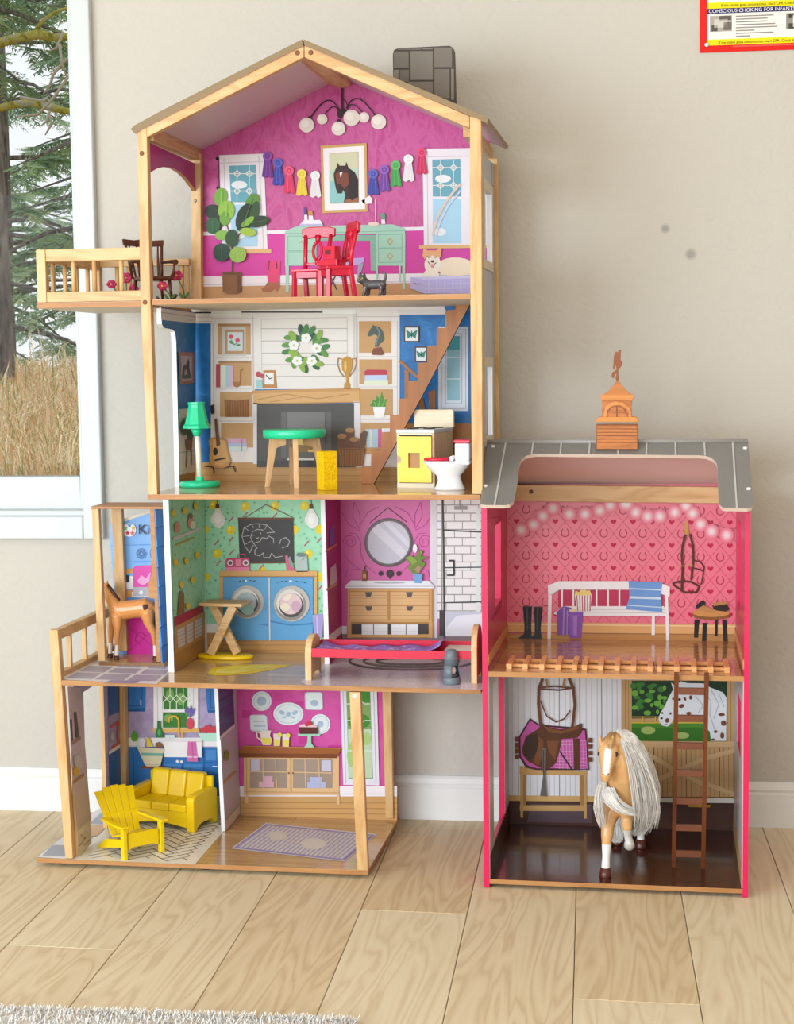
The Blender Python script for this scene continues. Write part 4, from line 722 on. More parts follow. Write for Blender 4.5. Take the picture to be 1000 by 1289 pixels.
Bp('printed_pail', g1, [('#8C9494', [[(365, 700), (370, 712), (370.4, 717), (364, 714), (362, 704)]]), ('#C9607E', [[(359, 700), (362, 697.6), (365, 712), (371, 716), (371, 720), (361, 720)]]), ('#AEB8B4', [[(372.8, 700), (386.6, 698.4), (388, 719.6), (373.4, 720)]]), ('#6F7E7C', [El(379.6, 698.6, 6.8, 2.4), El(376, 697.4, 2.4, 1.8)] + Ln([(380, 705), (386, 701)], 0.8))], 12)
MAC, MACD, SILV = '#5F9CCB', '#3E7FB4', '#B9B2AC'
def drum(cx, cy, r, cl): return [(SILV, [El(cx, cy, r, r, 28)]), ('#8E8883', [El(cx - r * .05, cy + r * .08, r * .86, r * .86, 26)]), ('#D8D2CC', [El(cx - r * .1, cy - r * .03, r * .76, r * .76, 26)]), ('#4f4a48', [El(cx - r * .03, cy + r * .08, r * .68, r * .68, 24)]), (cl, [El(cx - r * .06, cy + r * .0, r * .62, r * .6, 22)])]
L = [('#D2A066', [Rc(276.6, 718.6, 399.6, 726), Rc(276.6, 725, 281, 805), Rc(395, 725, 399.4, 773)]), ('#A8743C', Ln([(276.6, 725.4), (399.6, 725.4)], 0.8)), (MACD, [Rc(281, 726.2, 394.6, 806)]), (MAC, [Rc(281.6, 726.6, 337.6, 738), Rc(340.4, 726.6, 394, 738), [(281.6, 789), (310, 784.6), (337.6, 788), (337.6, 806), (281.6, 806)], [(340.4, 783), (367, 788), (394, 786), (394, 806), (340.4, 806)], [(281.6, 738), (300, 733), (320, 733), (337.6, 738), (337.6, 786), (281.6, 787)], [(340.4, 738), (358, 733), (378, 733), (394, 738), (394, 784), (367, 786), (340.4, 781)]]), ('#D8D3CC', Ln([(339, 727), (339.6, 806)], 1.6)), ('#2F3A44', sum([Ln([(x, y), (x + 2.6, y - 0.4)], 1) for x, y in ((301, 731.6), (306, 731), (314, 731), (319, 731.4), (348, 733), (354, 732), (359, 731.6), (372, 732), (378, 732.6), (383, 733.6))], [])), ('#E6E8E8', [El(309.6, 731, 1.6, 1), El(366, 731.4, 1.8, 1)])]
Bp('printed_washing_machines', g1, L + drum(311.4, 758, 20.8, '#A9B4B8') + drum(367.4, 760, 22.6, '#DDBFC0') + [('#E9D9C4', [El(362, 752, 6, 3.4, 12, -30), El(359, 764, 6, 5)]), ('#C9A0B4', [El(373, 763, 6, 7)]), ('#8FB0A8', [El(312, 768, 8, 6)])], 14)
Bp('printed_bin', g1, [('#A796C8', [[(393.4, 774), (407.4, 772.6), (406, 803), (395.6, 803)]]), ('#C4B8DC', Ln([(399, 775), (400, 802)], 1.6))], 24)
Bp('printed_skirting', g1, [('#E8E2DC', [Rc(250, 785, 277, 797)]), ('#B98A52', [Rc(240, 806, 412, 826), Rc(240, 796.6, 281, 826)]), ('#9C6E3C', Ln([(240, 812), (412, 812)], 0.8) + Ln([(240, 819), (412, 819)], 0.8))], 3)
# ---- bathroom
PINK1 = flat('#D457A0', 0.34)
gb = panel('back_panel', -0.1063, 0.2, Z1, Z2 - 0.0088, PINK1)
Dc('printed_wall', p1, planeX(P(415, 836.6, 0.206).x + 0.001), [('#A3176A', [[(409, 626), (429, 626), (431, 830), (415, 838)]]), ('#E2D8DE', [[(414, 800), (431, 787), (431, 796), (414, 812)]]), ('#C98A4A', [[(409.6, 692.6), (424, 684), (424, 686.4), (409.6, 695.4)], [(411, 741), (425, 733), (425, 736), (411, 744)]]), ('#6A5AB0', [[(415, 667), (421, 661), (421, 684), (415, 688)]]), ('#C9B8B0', [[(415, 716), (423, 709), (425, 732), (415, 738)]])], 1)
def spiral(cx, cy, r, s, n=22): return [(cx + s * r * (1 - i / n * .8) * math.cos(-i * .5), cy + r * (1 - i / n * .8) * math.sin(-i * .5)) for i in range(n)]
sw = []
for s, cx in ((-1, 489), (1, 487)):
    X = lambda d: cx + s * d
    sw += Ln(spiral(X(48), 682, 9, s), 0.7) + Ln([(X(50), 671), (X(40), 672), (X(35), 682), (X(34), 700), (X(28), 712), (X(16), 722)], 0.7) + Ln([(X(36), 666), (X(45), 650), (X(43), 632), (X(36), 646), (X(35), 664)], 0.7) + Ln([(X(36), 668), (X(50), 660), (X(58), 645)], 0.7) + Ln([(X(36), 662), (X(26), 645), (X(12), 638)], 0.7) + Ln([(X(34), 718), (X(50), 706), (X(56), 698)], 0.7) + Ln([(X(34), 716), (X(52), 718), (X(54), 726)], 0.7)
Bp('printed_swirls', gb, [('#A83A7E', sw), ('#E6DEE4', [Rc(420, 788, 550, 798)]), ('#8E7A80', [Rc(420, 798, 606, 826)])], 1)
Bp('printed_mirror', gb, [('#4a3038', Ln([(466, 658), (488.6, 639), (512, 657)], 0.9)), ('#5F5658', [El(489.6, 683, 30.6, 30.8, 36)]), ('#7C7274', [El(489, 682.4, 28.6, 28.8, 36)]), ('#C9C7D2', [El(489.4, 682.8, 26.6, 26.8, 36)]), ('#DAD8E0', [[(468, 668), (476, 660), (512, 694), (506, 703)], [(482, 657.6), (490, 656.4), (515, 682), (515, 690)]])], 4)
Bp('printed_vanity', gb, [('#B9854C', [Rc(437, 739, 546.4, 803)]), ('#D6A56C', [Rc(438, 741, 543.6, 783), Rc(437.6, 783, 442, 803), Rc(540, 783, 544.6, 803), Rc(441, 798.6, 541, 802)]), ('#C08A50', Ln([(440.4, 744.6), (540.6, 744.6), (540.6, 780.4), (440.4, 780.4)], 0.8, True) + Ln([(440, 762), (540.6, 762)], 1.2) + Ln([(489.8, 744), (489.8, 780)], 3)), ('#E0B47E', [Rc(441, 745.6, 487.4, 760.8), Rc(441, 763.4, 487.4, 779.4), Rc(492.2, 745.6, 540, 760.8), Rc(492.2, 763.4, 540, 779.4)]), ('#BC8A54', sum([Ln([(441, y), (487.4, y)], 0.5) + Ln([(492.2, y), (540, y)], 0.5) for y in (749.4, 753, 756.8, 767, 770.8, 774.6)], [])), ('#5E5652', [[(459.6, 745.4), (468.6, 745.4), (466.6, 751.4), (461.4, 751.4)], [(460, 763.2), (469, 763.2), (467, 768.6), (462, 768.6)], [(511, 745.4), (520, 745.4), (518, 751.4), (513, 751.4)], [(511.4, 763.2), (520.4, 763.2), (518.4, 768.6), (513.4, 768.6)]]), ('#4E4646', [Rc(443, 785, 539, 798)]), ('#F0EEEE', [Rc(455.6, 786, 470, 799), Rc(471, 786, 488.4, 799), Rc(493, 786, 511, 799), Rc(512, 786, 526.6, 799)]), ('#CFCACB', sum([Ln([(455.6, y), (488.4, y)], 0.6) + Ln([(493, y), (526.6, y)], 0.6) for y in (790.6, 795)], [])), ('#E9E7EB', [[(434.6, 737.4), (442, 730.6), (540, 731), (546.6, 737.6), (546.4, 740.6), (434.8, 740.4)]]), ('#B4B0B8', Ln([(435, 738), (546, 738)], 0.8) + [El(490.6, 733.4, 20, 1.2)])], 10)
Bp('printed_taps', gb, [('#3A3336', [El(479.4, 722, 3), El(491, 722, 4.8), El(502, 722, 3)] + Ln([(491, 724), (491, 728.6)], 1.4))], 10)
Bp('printed_soap_bottle', gb, [('#8A5A2E', [Rc(456, 718.6, 462, 731.4)]), ('#4A3424', Ln([(459, 718.6), (459, 713.6), (461, 712.6)], 1.2)), ('#C9A05A', [Rc(457, 723, 461, 728)])], 19)
k6 = lambda pts: sc((510, 625), 9.524, pts)
Bp('printed_potted_plant', gb, [('#6F8A3A', [k6([(0, 745), (50, 705), (120, 730), (180, 640), (220, 650), (190, 715), (270, 720), (200, 770), (250, 800), (210, 860), (150, 930), (100, 930), (30, 850), (80, 830)])]), ('#8EA548', [k6([(20, 730), (80, 710), (150, 780), (90, 820)]), k6([(180, 660), (215, 650), (190, 700)])]), ('#B08A70', [k6([(110, 880), (160, 820), (200, 850), (170, 920)])]), ('#EFE9EC', [El(522.6, 690.4, 2.8, 5.4)]), ('#79A6D8', [k6([(92, 925), (212, 925), (200, 1040), (108, 1035)])])], 19)
til = []
for r in range(15):
    y = 625.5 + r * 10.25
    for c in range(-1, 3): til.append(Rc(max(557, 552 + c * 20.4 + (10 if r % 2 else 0)) + 0.5, y + 0.5, min(606, 572 + c * 20.4 + (10 if r % 2 else 0)) - 0.1, y + 9.6))
til = [p for p in til if p[1][0] - p[0][0] > 1]
tilc = [Rc(551, 625.5 + r * 10.25 + 0.5, 556, 625.5 + r * 10.25 + 9.6) for r in range(15)]
Bp('printed_shower_wall', gb, [('#DDD6DA', [Rc(541.6, 624, 551, 803)]), ('#9A9492', [Rc(550, 624, 612, 780)]), ('#E9E6E3', til + tilc), ('#DCE6DE', [Rc(599.6, 640, 604.4, 776)]), ('#E6E6EC', [Rc(560, 770, 612, 801)]), ('#C9CBD6', [[(560, 770), (612, 770), (612, 772), (575, 775), (562, 790)]]), ('#4A4240', [Rc(553.4, 768, 560, 800)]), ('#3E3A3C', Ln([(557.4, 626), (558.6, 680), (559.6, 803)], 2) + Ln([(558, 667.6), (606, 669.6)], 1.8) + Ln([(558, 714.6), (606, 714)], 1.4) + Ln([(560, 758.6), (606, 757.4)], 1.4)), ('#2F2B2C', Ln([(565.6, 705.6), (571.6, 705.6), (571.8, 724), (563.4, 724)], 2)), ('#A09A98', [Rc(572, 637, 588, 641.6)] + Ln([(579, 626), (579, 637)], 1.6))], 4)
# floor prints of that storey
F1 = planeZ(Z1)
TILE = None
Dc('printed_tiles', b1, F1, [('#E6E1E6', [[(76.8, 855.2), (122, 829), (170, 818), (214, 818), (214, 846.4), (197, 861)]]), ('#A9A0B4', [[(84, 853.6), (97, 846.4), (128, 847.4), (116, 854.6)], [(100, 845), (112, 838), (143, 839), (131, 846.4)], [(120, 855), (132, 848), (166, 848.6), (156, 856)], [(147, 839), (160, 833), (186, 833.6), (176, 840)], [(136, 846.4), (145, 841), (178, 841.6), (170, 847.6)], [(160, 856.4), (170, 849.4), (204, 850), (196, 857)], [(186, 841), (192, 836), (212, 836), (208, 841.6)], [(176, 848), (184, 842.4), (212, 843), (208, 849)]]), ('#9D8FB0', [[(130, 859.4), (140, 856), (176, 857), (168, 860.6)]])], 1)
Dc('printed_lemon_rug', b1, F1, [('#E9C91E', [[(262, 847), (266, 842), (282, 838.4), (305, 836.6), (340, 836), (368, 837), (345, 842.6), (318, 847.6), (290, 850), (270, 850.4)]]), ('#F3E37A', [[(270, 847), (274, 843), (290, 840), (312, 838.6), (345, 838), (320, 844), (296, 847.6)]]), ('#E7D235', [[(278, 845), (290, 841.4), (306, 840.4), (298, 844.4)], [(302, 844), (314, 840), (334, 839), (318, 843.6)]])], 1)
BATHF = mottled('bath_floor_print', [(0.35, '#C6BCCA'), (0.6, '#DDD7E1'), (0.75, '#F2EEF6')], 420, 0.2, 2)
Dc('printed_bath_floor', b1, F1, [(BATHF, [[(378, 858.6), (412, 832), (422, 822), (612, 826), (612, 868.4), (386, 862.4)]]), ('#5A5258', sum([Ln([(518 + rx * math.cos(t), 832 + ry * math.sin(t)) for t in [6.283 * i / 40 for i in range(40)]], 2.6, True) for rx, ry in ((78, 11), (60, 7.6), (44, 4.4))], []))], 1)
# ---- kitchen and dining room
g0 = panel('back_panel', -0.5585, -0.3245, Z0, Z1 - 0.0087, LIL)
CB, CBD, CBL = '#3674B8', '#255A98', '#4B88C8'
kk0 = lambda pts: sc((130, 865), 6.25, pts)
Bp('printed_cabinets', g0, [(CB, [kk0([(160, 0), (335, 0), (332, 178), (170, 185)]), kk0([(805, 0), (960, 0), (960, 198), (820, 190)]), Rc(156, 939, 300, 1003)]), (CBD, [kk0([(168, 170), (332, 165), (325, 192), (172, 192)]), kk0([(820, 180), (960, 180), (960, 200), (825, 200)])] + Ln(kk0([(195, 0), (195, 150), (305, 148), (305, 0)]), 1.2) + Ln(kk0([(845, 0), (845, 160), (960, 160)]), 1.2) + Ln([(168, 948), (168, 1000)], 1.2) + Ln([(204, 955), (204, 1000)], 1.2) + Ln([(230, 958), (230, 1000)], 1.4) + Ln([(257, 942), (257, 1000)], 1.4) + Ln([(257, 960), (300, 960)], 1.2) + Ln([(257, 975), (300, 975)], 1.2)), (CBL, [Rc(231.6, 962, 254, 996), Rc(207, 962, 228.6, 996), Rc(259, 944, 272, 957)] ), ('#E6E2DE', [El(223.4, 958.6, 1.9), El(228.6, 959, 1.9)] + Ln([(268, 964.6), (274, 965)], 1.2) + Ln([(177.4, 881), (177.4, 888)], 1.2)), ('#F0EAEA', [Rc(156, 928.6, 300, 940)]), ('#CFC6CC', Ln([(156, 939), (300, 940)], 1)), ('#D8CFC8', [Rc(150, 1002, 284, 1034)])], 2)
lat = []
for i in range(4):
    x = 205.6 + i * 8.4
    lat += Ln([(x, 866), (x, 875), (x + 4.2, 879.6), (x + 8.4, 875)], 1.0) + Ln([(x, 884), (x + 4.2, 879.6), (x + 8.4, 884)], 1.0) + Ln([(x, 884), (x, 893)], 1.0)
Bp('printed_window', g0, [('#EFE9EA', [Rc(193.4, 864, 249.4, 919)]), ('#CFC8CC', Ln([(198, 866), (199, 917)], 1) + Ln([(243.4, 866), (244, 917)], 1)), ('#3E7A34', [Rc(204.6, 864, 236, 893.6), Rc(205, 896.6, 236, 916)]), ('#7AA85C', [El(212, 904, 6, 5), El(228, 880, 6, 8), El(214, 874, 5, 7)]), ('#DDE6D2', lat), ('#E8E2E2', [Rc(204, 893, 237, 896.6)]), ('#DDAE62', [[(192, 917.4), (251, 917), (251.4, 922), (193, 922.8)]])], 12)
Bp('printed_sink', g0, [('#EFE9EA', [[(206, 930.4), (254.6, 931.4), (254.4, 953.4), (207, 953)]]), ('#D9D0D4', Ln([(206, 932.6), (254.6, 933.4)], 1) + Ln([(254, 932), (254, 953)], 1)), ('#DDA832', Ln([(225.6, 928), (225, 906), (222, 902), (217, 901.4), (213, 904), (212.4, 909)], 2.2) + Ln([(229, 928.6), (229.4, 922)], 2)), ('#CFE0DC', [Rc(208, 925, 220, 928.6)])], 20)
Bp('printed_towel', g0, [('#D86FAE', [[(236.6, 933.4), (246.6, 933.6), (249.4, 958.6), (235.4, 958.4)]]), ('#EBC4DC', Ln([(235.6, 952.6), (249, 953)], 1.6)), ('#C25A9A', Ln([(242, 935), (243, 957)], 0.8))], 24)
Bp('printed_flower_vase', g0, [('#6E62A0', [kk0([(640, 185), (655, 150), (680, 175), (690, 130), (700, 175), (725, 160), (715, 210), (690, 235), (655, 225)])]), ('#7AA06A', Ln(kk0([(680, 240), (675, 200)]), 1) + Ln(kk0([(660, 235), (650, 205)]), 1)), ('#D2475E', [El(239.2, 911, 4.8, 7.4)])], 22)
Bp('printed_fruit_bowl', g0, [('#C9404F', [El(*kk0([(x, y)])[0], 4, 4) for x, y in ((790, 340), (820, 320), (850, 335), (880, 330), (900, 345), (840, 350))]), ('#B9E0D0', [kk0([(745, 362), (960, 362), (940, 425), (790, 425), (770, 405)])])], 22)
Bp('printed_bottle', g0, [('#2F7A3C', [kk0([(425, 265), (452, 265), (455, 320), (470, 350), (466, 398), (415, 398), (412, 350), (424, 320)])]), ('#5FA86A', [El(*kk0([(440, 355)])[0], 2.2, 4)])], 24)
Bp('printed_planter', g0, [('#8A4A1E', [kk0([(300, 620), (470, 618), (475, 640), (300, 640)])]), ('#5AA03C', [kk0([(220, 370), (240, 340), (265, 370), (270, 420), (235, 430), (222, 410)])]), ('#D9D6E0', [kk0([(275, 410), (310, 395), (335, 420), (330, 470), (280, 470)])]), ('#E3C22A', [kk0([(340, 400), (360, 395), (390, 465), (345, 470)])]), ('#8A5A3A', [kk0([(410, 440), (440, 430), (475, 470), (410, 475)])]), ('#D6C9A8', [kk0([(265, 468), (482, 485), (450, 615), (430, 625), (340, 622), (325, 605)])]), ('#6FA89A', [kk0([(298, 515), (472, 520), (466, 542), (305, 540)])]), ('#C4B48C', Ln(kk0([(340, 610), (440, 612)]), 1))], 22)
Dc('printed_side_cabinets', w0, pl0, [('#B9A2A8', [[(84.6, 864), (101, 866), (113, 1018), (114.4, 1034), (97, 1046.6), (93, 1000)]]), ('#D6C3AE', [[(97, 1046), (113.6, 1032), (114, 1040), (97, 1056)]]), ('#CDBBA6', [[(97.4, 1056), (114, 1040), (114.6, 1061), (97.6, 1080)]]), ('#9A6A4A', [[(87.6, 934), (100.6, 927), (101, 931), (88, 938.6)], [(90.4, 984), (104.6, 973), (105, 976.6), (90.6, 988)]]), ('#4A2A22', [[(87, 906), (89.4, 905), (91, 932), (87.6, 933)], [(92.4, 897), (95, 896), (98.6, 927), (94.6, 929)]]), ('#B9B4A8', [El(97, 959, 5, 9, 12, -10)]), ('#C9962A', [El(94.6, 971, 4, 6)]), ('#8A6A44', Ln([(97.6, 1066), (108, 1052)], 0.7) + Ln([(104, 1064), (113, 1056)], 0.7) + Ln([(100, 1050), (106, 1056)], 0.7))], 2)
Dc('printed_mixer_wall', w0, pl0, [('#A08BA6', [[(135.4, 860), (150, 860), (151.6, 1022), (138, 1030)]]), (CBD, [[(135.6, 862), (149.6, 862), (149.8, 896), (136.4, 902)], [(136.6, 948), (150.4, 940), (152, 1000), (138.4, 1010)]]), ('#E2D6D2', [[(136, 946), (150.4, 936.6), (150.4, 941), (136.4, 950)]]), ('#C4474A', Ln([(138.6, 916), (148, 908), (147, 926), (149, 936), (140, 941)], 2.6)), ('#B9B2AE', [El(140.6, 927, 2.4, 5)])], 2)
PINK0 = mottled('dining_pink_print', [(0.3, '#D0459B'), (0.6, '#D95CA8')], 18, 0.34, 2)
gd = panel('back_panel', -0.3243, -0.0155, Z0, Z1 - 0.0087, PINK0)
Dc('printed_panelling', p0, planeX(P(283.6, 1046.4, 0.211).x + 0.001), [('#B9AFBC', [[(275, 866), (298, 866), (303, 1026), (283.6, 1047)]]), ('#4E3A7A', [[(274.6, 866), (293.4, 866), (295.6, 912), (276.6, 928)]]), ('#E0D6DC', [[(276.6, 927), (295.6, 911), (295.6, 915), (277, 932)]]), ('#C98A4A', [[(281, 984.6), (297.4, 969), (297.6, 972), (281, 988)]]), ('#D9CBC0', [[(283.6, 1034), (302, 1014), (302, 1024), (283.6, 1047)]]), ('#8A8A3A', [El(285.6, 951, 3.4, 7)]), ('#3D2E62', sum([Ln([(276, 884 + i * 12), (294.4, 872 + i * 12)], 0.7) for i in range(4)], []))], 1)
bk = []; random.seed(9)
for i in range(26): x = random.uniform(296, 470); y = 872 + 11 * random.randrange(10); bk.append(Rc(x, y, x + 12, y + 10))
Bp('printed_brick_tint', gd, [('#C4388E', bk), ('#EFE6EA', [Rc(290, 989.6, 500, 1003)]), ('#CBBFC6', Ln([(290, 999), (500, 999.4)], 0.9)), ('#C99A62', [Rc(290, 1002.6, 500, 1033)]), ('#A97B48', Ln([(290, 1010), (500, 1011)], 0.8) + Ln([(290, 1017), (500, 1018)], 0.8) + Ln([(290, 1024), (500, 1025)], 0.8))], 1)
kd = lambda pts: sc((280, 865), 6.25, pts)
for shp, ring, dot in ((El(329.6, 882.6, 12.4), El(329.6, 882.6, 10, 10, 22), [El(329.6, 882.6, 6)]), (El(363.2, 898.6, 19, 14.4, 28), El(363.2, 898.6, 16, 11.6, 26), [El(355, 897, 4, 2.6, 9, 30), El(371.4, 897, 4, 2.6, 9, -30), El(363.2, 899, 3, 3.4, 7), El(358, 903, 3, 1.2, 8, -20), El(368.4, 903, 3, 1.2, 8, 20)]), ([(384, 873), (387, 871.6), (403, 871.6), (405.8, 873), (406.4, 891), (404, 893.4), (387, 893), (384.6, 891)], None, [El(396, 885, 5, 4)]), ([(315, 901), (318, 900), (333, 900), (336, 902), (337.2, 919), (334, 921.4), (318, 920), (315.4, 918)], None, Ln([(319, 908), (333, 908)], 1.2) + Ln([(320, 914), (334, 914)], 1.2)), (El(403.5, 911.4, 12.6), El(403.5, 911.4, 10, 10, 22), [El(403.5, 911.4, 4)])):
    Bp('printed_plate', gd, [('#DDE6E8', [shp]), ('#B9C8D2', Ln(ring or shp, 0.8, True)), ('#A9B9D0', dot)], 4)
Bp('printed_sideboard', gd, [('#DDB686', [Rc(307, 952, 427, 1001), Rc(308.6, 1000, 312.6, 1011), Rc(424, 1000, 427.6, 1013)]), ('#A28E7E', [Rc(314.6, 956, 361.6, 992), Rc(369, 956, 418.6, 992)]), ('#C9C0D6', [Rc(316, 956, 327, 970), Rc(405, 957, 417, 971)]), ('#D8A9B8', [Rc(326, 984, 345, 991), Rc(333, 977, 343, 984)]), ('#AFB4D8', [Rc(387, 985, 410, 992), Rc(390, 978, 406, 985)]), ('#DDB686', Ln([(331, 955), (331.6, 992)], 1.2) + Ln([(347, 955), (348.4, 992)], 1.2) + Ln([(384, 955), (385, 992)], 1.2) + Ln([(401.6, 955), (402.6, 992)], 1.2) + Ln([(314, 971), (418, 973)], 1.2)), ('#C79A66', Ln([(365.6, 954), (366, 996)], 1) + Ln([(308, 996.6), (426, 998)], 1) + Ln([(310, 953), (311, 1000)], 1)), ('#8A5E34', [El(363.6, 973, 1.2), El(369, 973, 1.2)]), ('#9A5B2E', [[(297.6, 948), (306.4, 938.4), (430.6, 941.6), (424.2, 953.4), (297.6, 952.6)]]), ('#7A4220', [[(297.6, 948), (424.6, 949.4), (424.2, 954.4), (297.6, 953.4)]]), ('#B87A44', Ln([(306.6, 939), (430.4, 942)], 1.2))], 9)
Bp('printed_refreshments', gd, [('#E9DDD2', [kd([(300, 345), (385, 340), (375, 380), (392, 420), (380, 455), (320, 455), (303, 420)]), kd([(402, 365), (460, 365), (455, 462), (406, 462)]), kd([(472, 368), (528, 370), (524, 468), (474, 466)])] + Ln(kd([(305, 365), (270, 350), (275, 395), (305, 420)]), 1.4)), ('#E8DA5A', [kd([(306, 400), (388, 398), (390, 425), (378, 452), (322, 452)]), kd([(406, 410), (456, 410), (453, 460), (408, 460)]), kd([(474, 415), (526, 415), (522, 464), (476, 464)]), El(*kd([(452, 376)])[0], 2.8), El(*kd([(518, 380)])[0], 2.8)])], 21)
Bp('printed_cake_stand', gd, [('#9CD0B4', [kd([(590, 368), (775, 368), (765, 382), (700, 384), (700, 440), (725, 472), (645, 474), (668, 440), (672, 384), (600, 382)])]), ('#5A2A20', [kd([(602, 305), (748, 308), (752, 365), (610, 368)])]), ('#E8C0C4', [kd([(602, 302), (640, 290), (700, 296), (748, 306), (745, 316), (604, 314)])]), ('#C4304A', [El(*kd([(685, 285)])[0], 3.4, 3), El(*kd([(665, 295)])[0], 2.4)])], 21)
Bp('printed_long_window', gd, [('#E4E0EA', [[(428.4, 868), (474.6, 868), (477.6, 988.6), (432.4, 988)]]), ('#BFBAC8', Ln([(432, 870), (435.6, 986)], 1) + Ln([(470.6, 870), (473.6, 986)], 1)), ('#7FA060', [[(436, 868), (466, 868), (469.6, 980), (439, 980)]]), ('#3F8A2C', [Rc(455, 868, 466, 884), El(452, 908, 14, 10)]), ('#BFD3B0', [[(438, 918), (467.4, 918), (469, 979), (439.4, 979)]]), ('#A9C87A', [El(442, 950, 5, 16), El(462, 930, 5, 8)]), ('#DDE6DC', Ln([(436, 886), (444, 886), (448, 882), (455, 882), (459, 886), (466, 886)], 1) + Ln([(436, 907), (444, 907), (452, 911), (460, 907), (468, 907)], 1) + Ln([(438, 945), (468, 945)], 1) + Ln([(452, 912), (454, 980)], 1.2))], 9)
F0 = planeZ(Z0)
HB = flat('#F0EAE0', 0.25, 0.35)
hb = []
for i in range(-3, 16):
    for j in range(-4, 9):
        pass
Dc('printed_herringbone', b0, F0, [(HB, [[(91, 1081.8), (150, 1018), (300, 1020), (281, 1047), (245, 1088.4)]])], 1)
mbh = MB(); hw_ = 0.0165; c45 = math.cos(math.pi / 4)
def inside(x, y): return -0.532 < x < -0.326 and 0.004 < y < 0.322
segs = []
for i in range(-14, 15):
    for j in range(-8, 9):
        ox, oy = i * 1.0 + j * 3.0, i * 1.0 - j * 3.0
        for (x0, y0, x1, y1) in ((0, 0, 3, 1), (3, -2, 4, 1)):
            c4 = [((ox + a) * hw_, (oy + b) * hw_) for a, b in ((x0, y0), (x1, y0), (x1, y1), (x0, y1))]
            c4 = [((a - b) * c45 - 0.44, (a + b) * c45 + 0.15) for a, b in c4]
            segs += [(c4[0], c4[1]), (c4[1], c4[2])]
for s_0, e_0 in segs:
    if inside(*s_0) and inside(*e_0):
        d = Vector((e_0[0] - s_0[0], e_0[1] - s_0[1], 0)).normalized(); n = Vector((-d.y, d.x, 0)) * 0.00085
        a_, b_2 = Vector((s_0[0], s_0[1], 0.0008)), Vector((e_0[0], e_0[1], 0.0008)); mbh.poly([a_ - n, b_2 - n, b_2 + n, a_ + n])
o = bpy.data.objects.new('printed_tile_joints', mbh.mesh('printed_tile_joints', pr('#5F4A34'), wloc(b0))); COL.objects.link(o); o.parent = b0; o['kind'] = 'stuff'
Dc('printed_porch_tiles', b0, F0, [('#E9E7EA', [[(46.6, 1079), (80, 1053), (124, 1018), (150, 1018), (108, 1062), (90, 1081.4)]]), ('#A7A9B4', [[(53, 1077), (66, 1063.6), (104, 1064), (92, 1078.4)], [(112, 1037), (127, 1023.4), (147, 1023.4), (136, 1037.4)]]), ('#D9B184', [[(111, 1038.4), (136, 1038.6), (122, 1052), (108, 1053.6)]])], 2)
st = []
U = lambda s, t: tuple((1 - s) * (1 - t) * a + s * (1 - t) * b + s * t * c + (1 - s) * t * d for a, b, c, d in zip((291, 1068), (335, 1036), (475, 1050), (434, 1084.4)))
for i in range(1, 26):
    t = i / 26; st += [[U(0.06, t - 0.008), U(0.94, t - 0.008), U(0.94, t + 0.008), U(0.06, t + 0.008)]]
Dc('printed_rug', b0, F0, [('#E2DCE2', [[U(0, 0), U(1, 0), U(1, 1), U(0, 1)]]), ('#9F8CC0', [[U(0.03, 0.012), U(0.97, 0.012), U(0.97, 0.988), U(0.03, 0.988)]]), ('#E2DED8', [[U(0.075, 0.03), U(0.925, 0.03), U(0.925, 0.97), U(0.075, 0.97)]]), ('#B3A6CC', st), ('#DCD6CC', [El(395, 1062, 16, 7), El(350, 1052, 12, 6)])], 2)
# ================================================================== the toy stable beside the dollhouse
BY = -0.02; BB = 0.33
barn = empty('toy_stable', (0.43, 0.15, FZ), 'pink-edged toy stable with grey roof and cupola, standing right of the dollhouse', 'toy stable')
HOT = flat('#DE1656', 0.3); HOTIN = flat('#CC2858', 0.28); GREYP = flat('#D2C8C8', 0.35)
FLOORB = strips('stable_floor_print', ('#4E2414', '#411B0E'), 'x', 0.06, 0.2, gap='#2a130b', coat=0.3)
LOFT = strips('loft_floor_print', ('#C2935A', '#AE7F48'), 'y', 0.02, 0.16)
def bfront(name, pts, Y, dep, mat, par=None, bevel=0, me=None):
    mb = MB(); mb.prism([P(u, v, Y) for u, v in pts], (0, dep, 0), 0, None if me is None else 1); return mb.build(name, mat if me is None else [mat, me], par or barn, bevel=bevel)
# side walls: stacked pieces around the openings
XL0, XL1, XR0, XR1 = 0.2062, 0.2158, 0.6425, 0.6515
def sidewall(x0, x1, holes, inner):
    """wall in depth from BY to .34, z from FZ to its top; holes = (y0, y1, z0, z1)"""
    mb = MB(); y0, y1 = BY + 0.0006, 0.336; ztop = 0.648
    zs = sorted({-0.0145, ztop} | {h[2] for h in holes} | {h[3] for h in holes})
    for za, zb in zip(zs[:-1], zs[1:]):
        hs = sorted([h for h in holes if h[2] <= za + 1e-6 and h[3] >= zb - 1e-6]); y = y0
        for h in hs:
            mb.box(x0, x1, y, h[0], za, zb); y = h[1]
        mb.box(x0, x1, y, y1, za, zb)
    o = mb.build('side_wall', HOTIN, barn)
    MB().box(x0, x1, BY - 0.0006, BY + 0.0006, -0.0145, ztop).build('edge_band', HOT, o)
    for h in holes:
        a, b, c, d = h; e = MB(); r = 0.0006
        e.box(x0 - r, x1 + r, b - 0.0008, b + 0.0008, c, d); e.box(x0 - r, x1 + r, a, b, c - 0.0008, c + 0.0008); e.box(x0 - r, x1 + r, a - 0.0008, a + 0.0008, c, d); e.box(x0 - r, x1 + r, a, b, d - 0.0008, d + 0.0008)
        e.build('opening_edge', HOT, o)
    return o
qa = PX(622, 1070, XL1); qb = PX(635, 1020, XL1)
swl = sidewall(XL0, XL1, [(0.05, PX(635, 950, XL1).y, 0.03, 0.325), (0.10, PX(631, 700, XL1).y, 0.452, 0.598)], HOTIN)
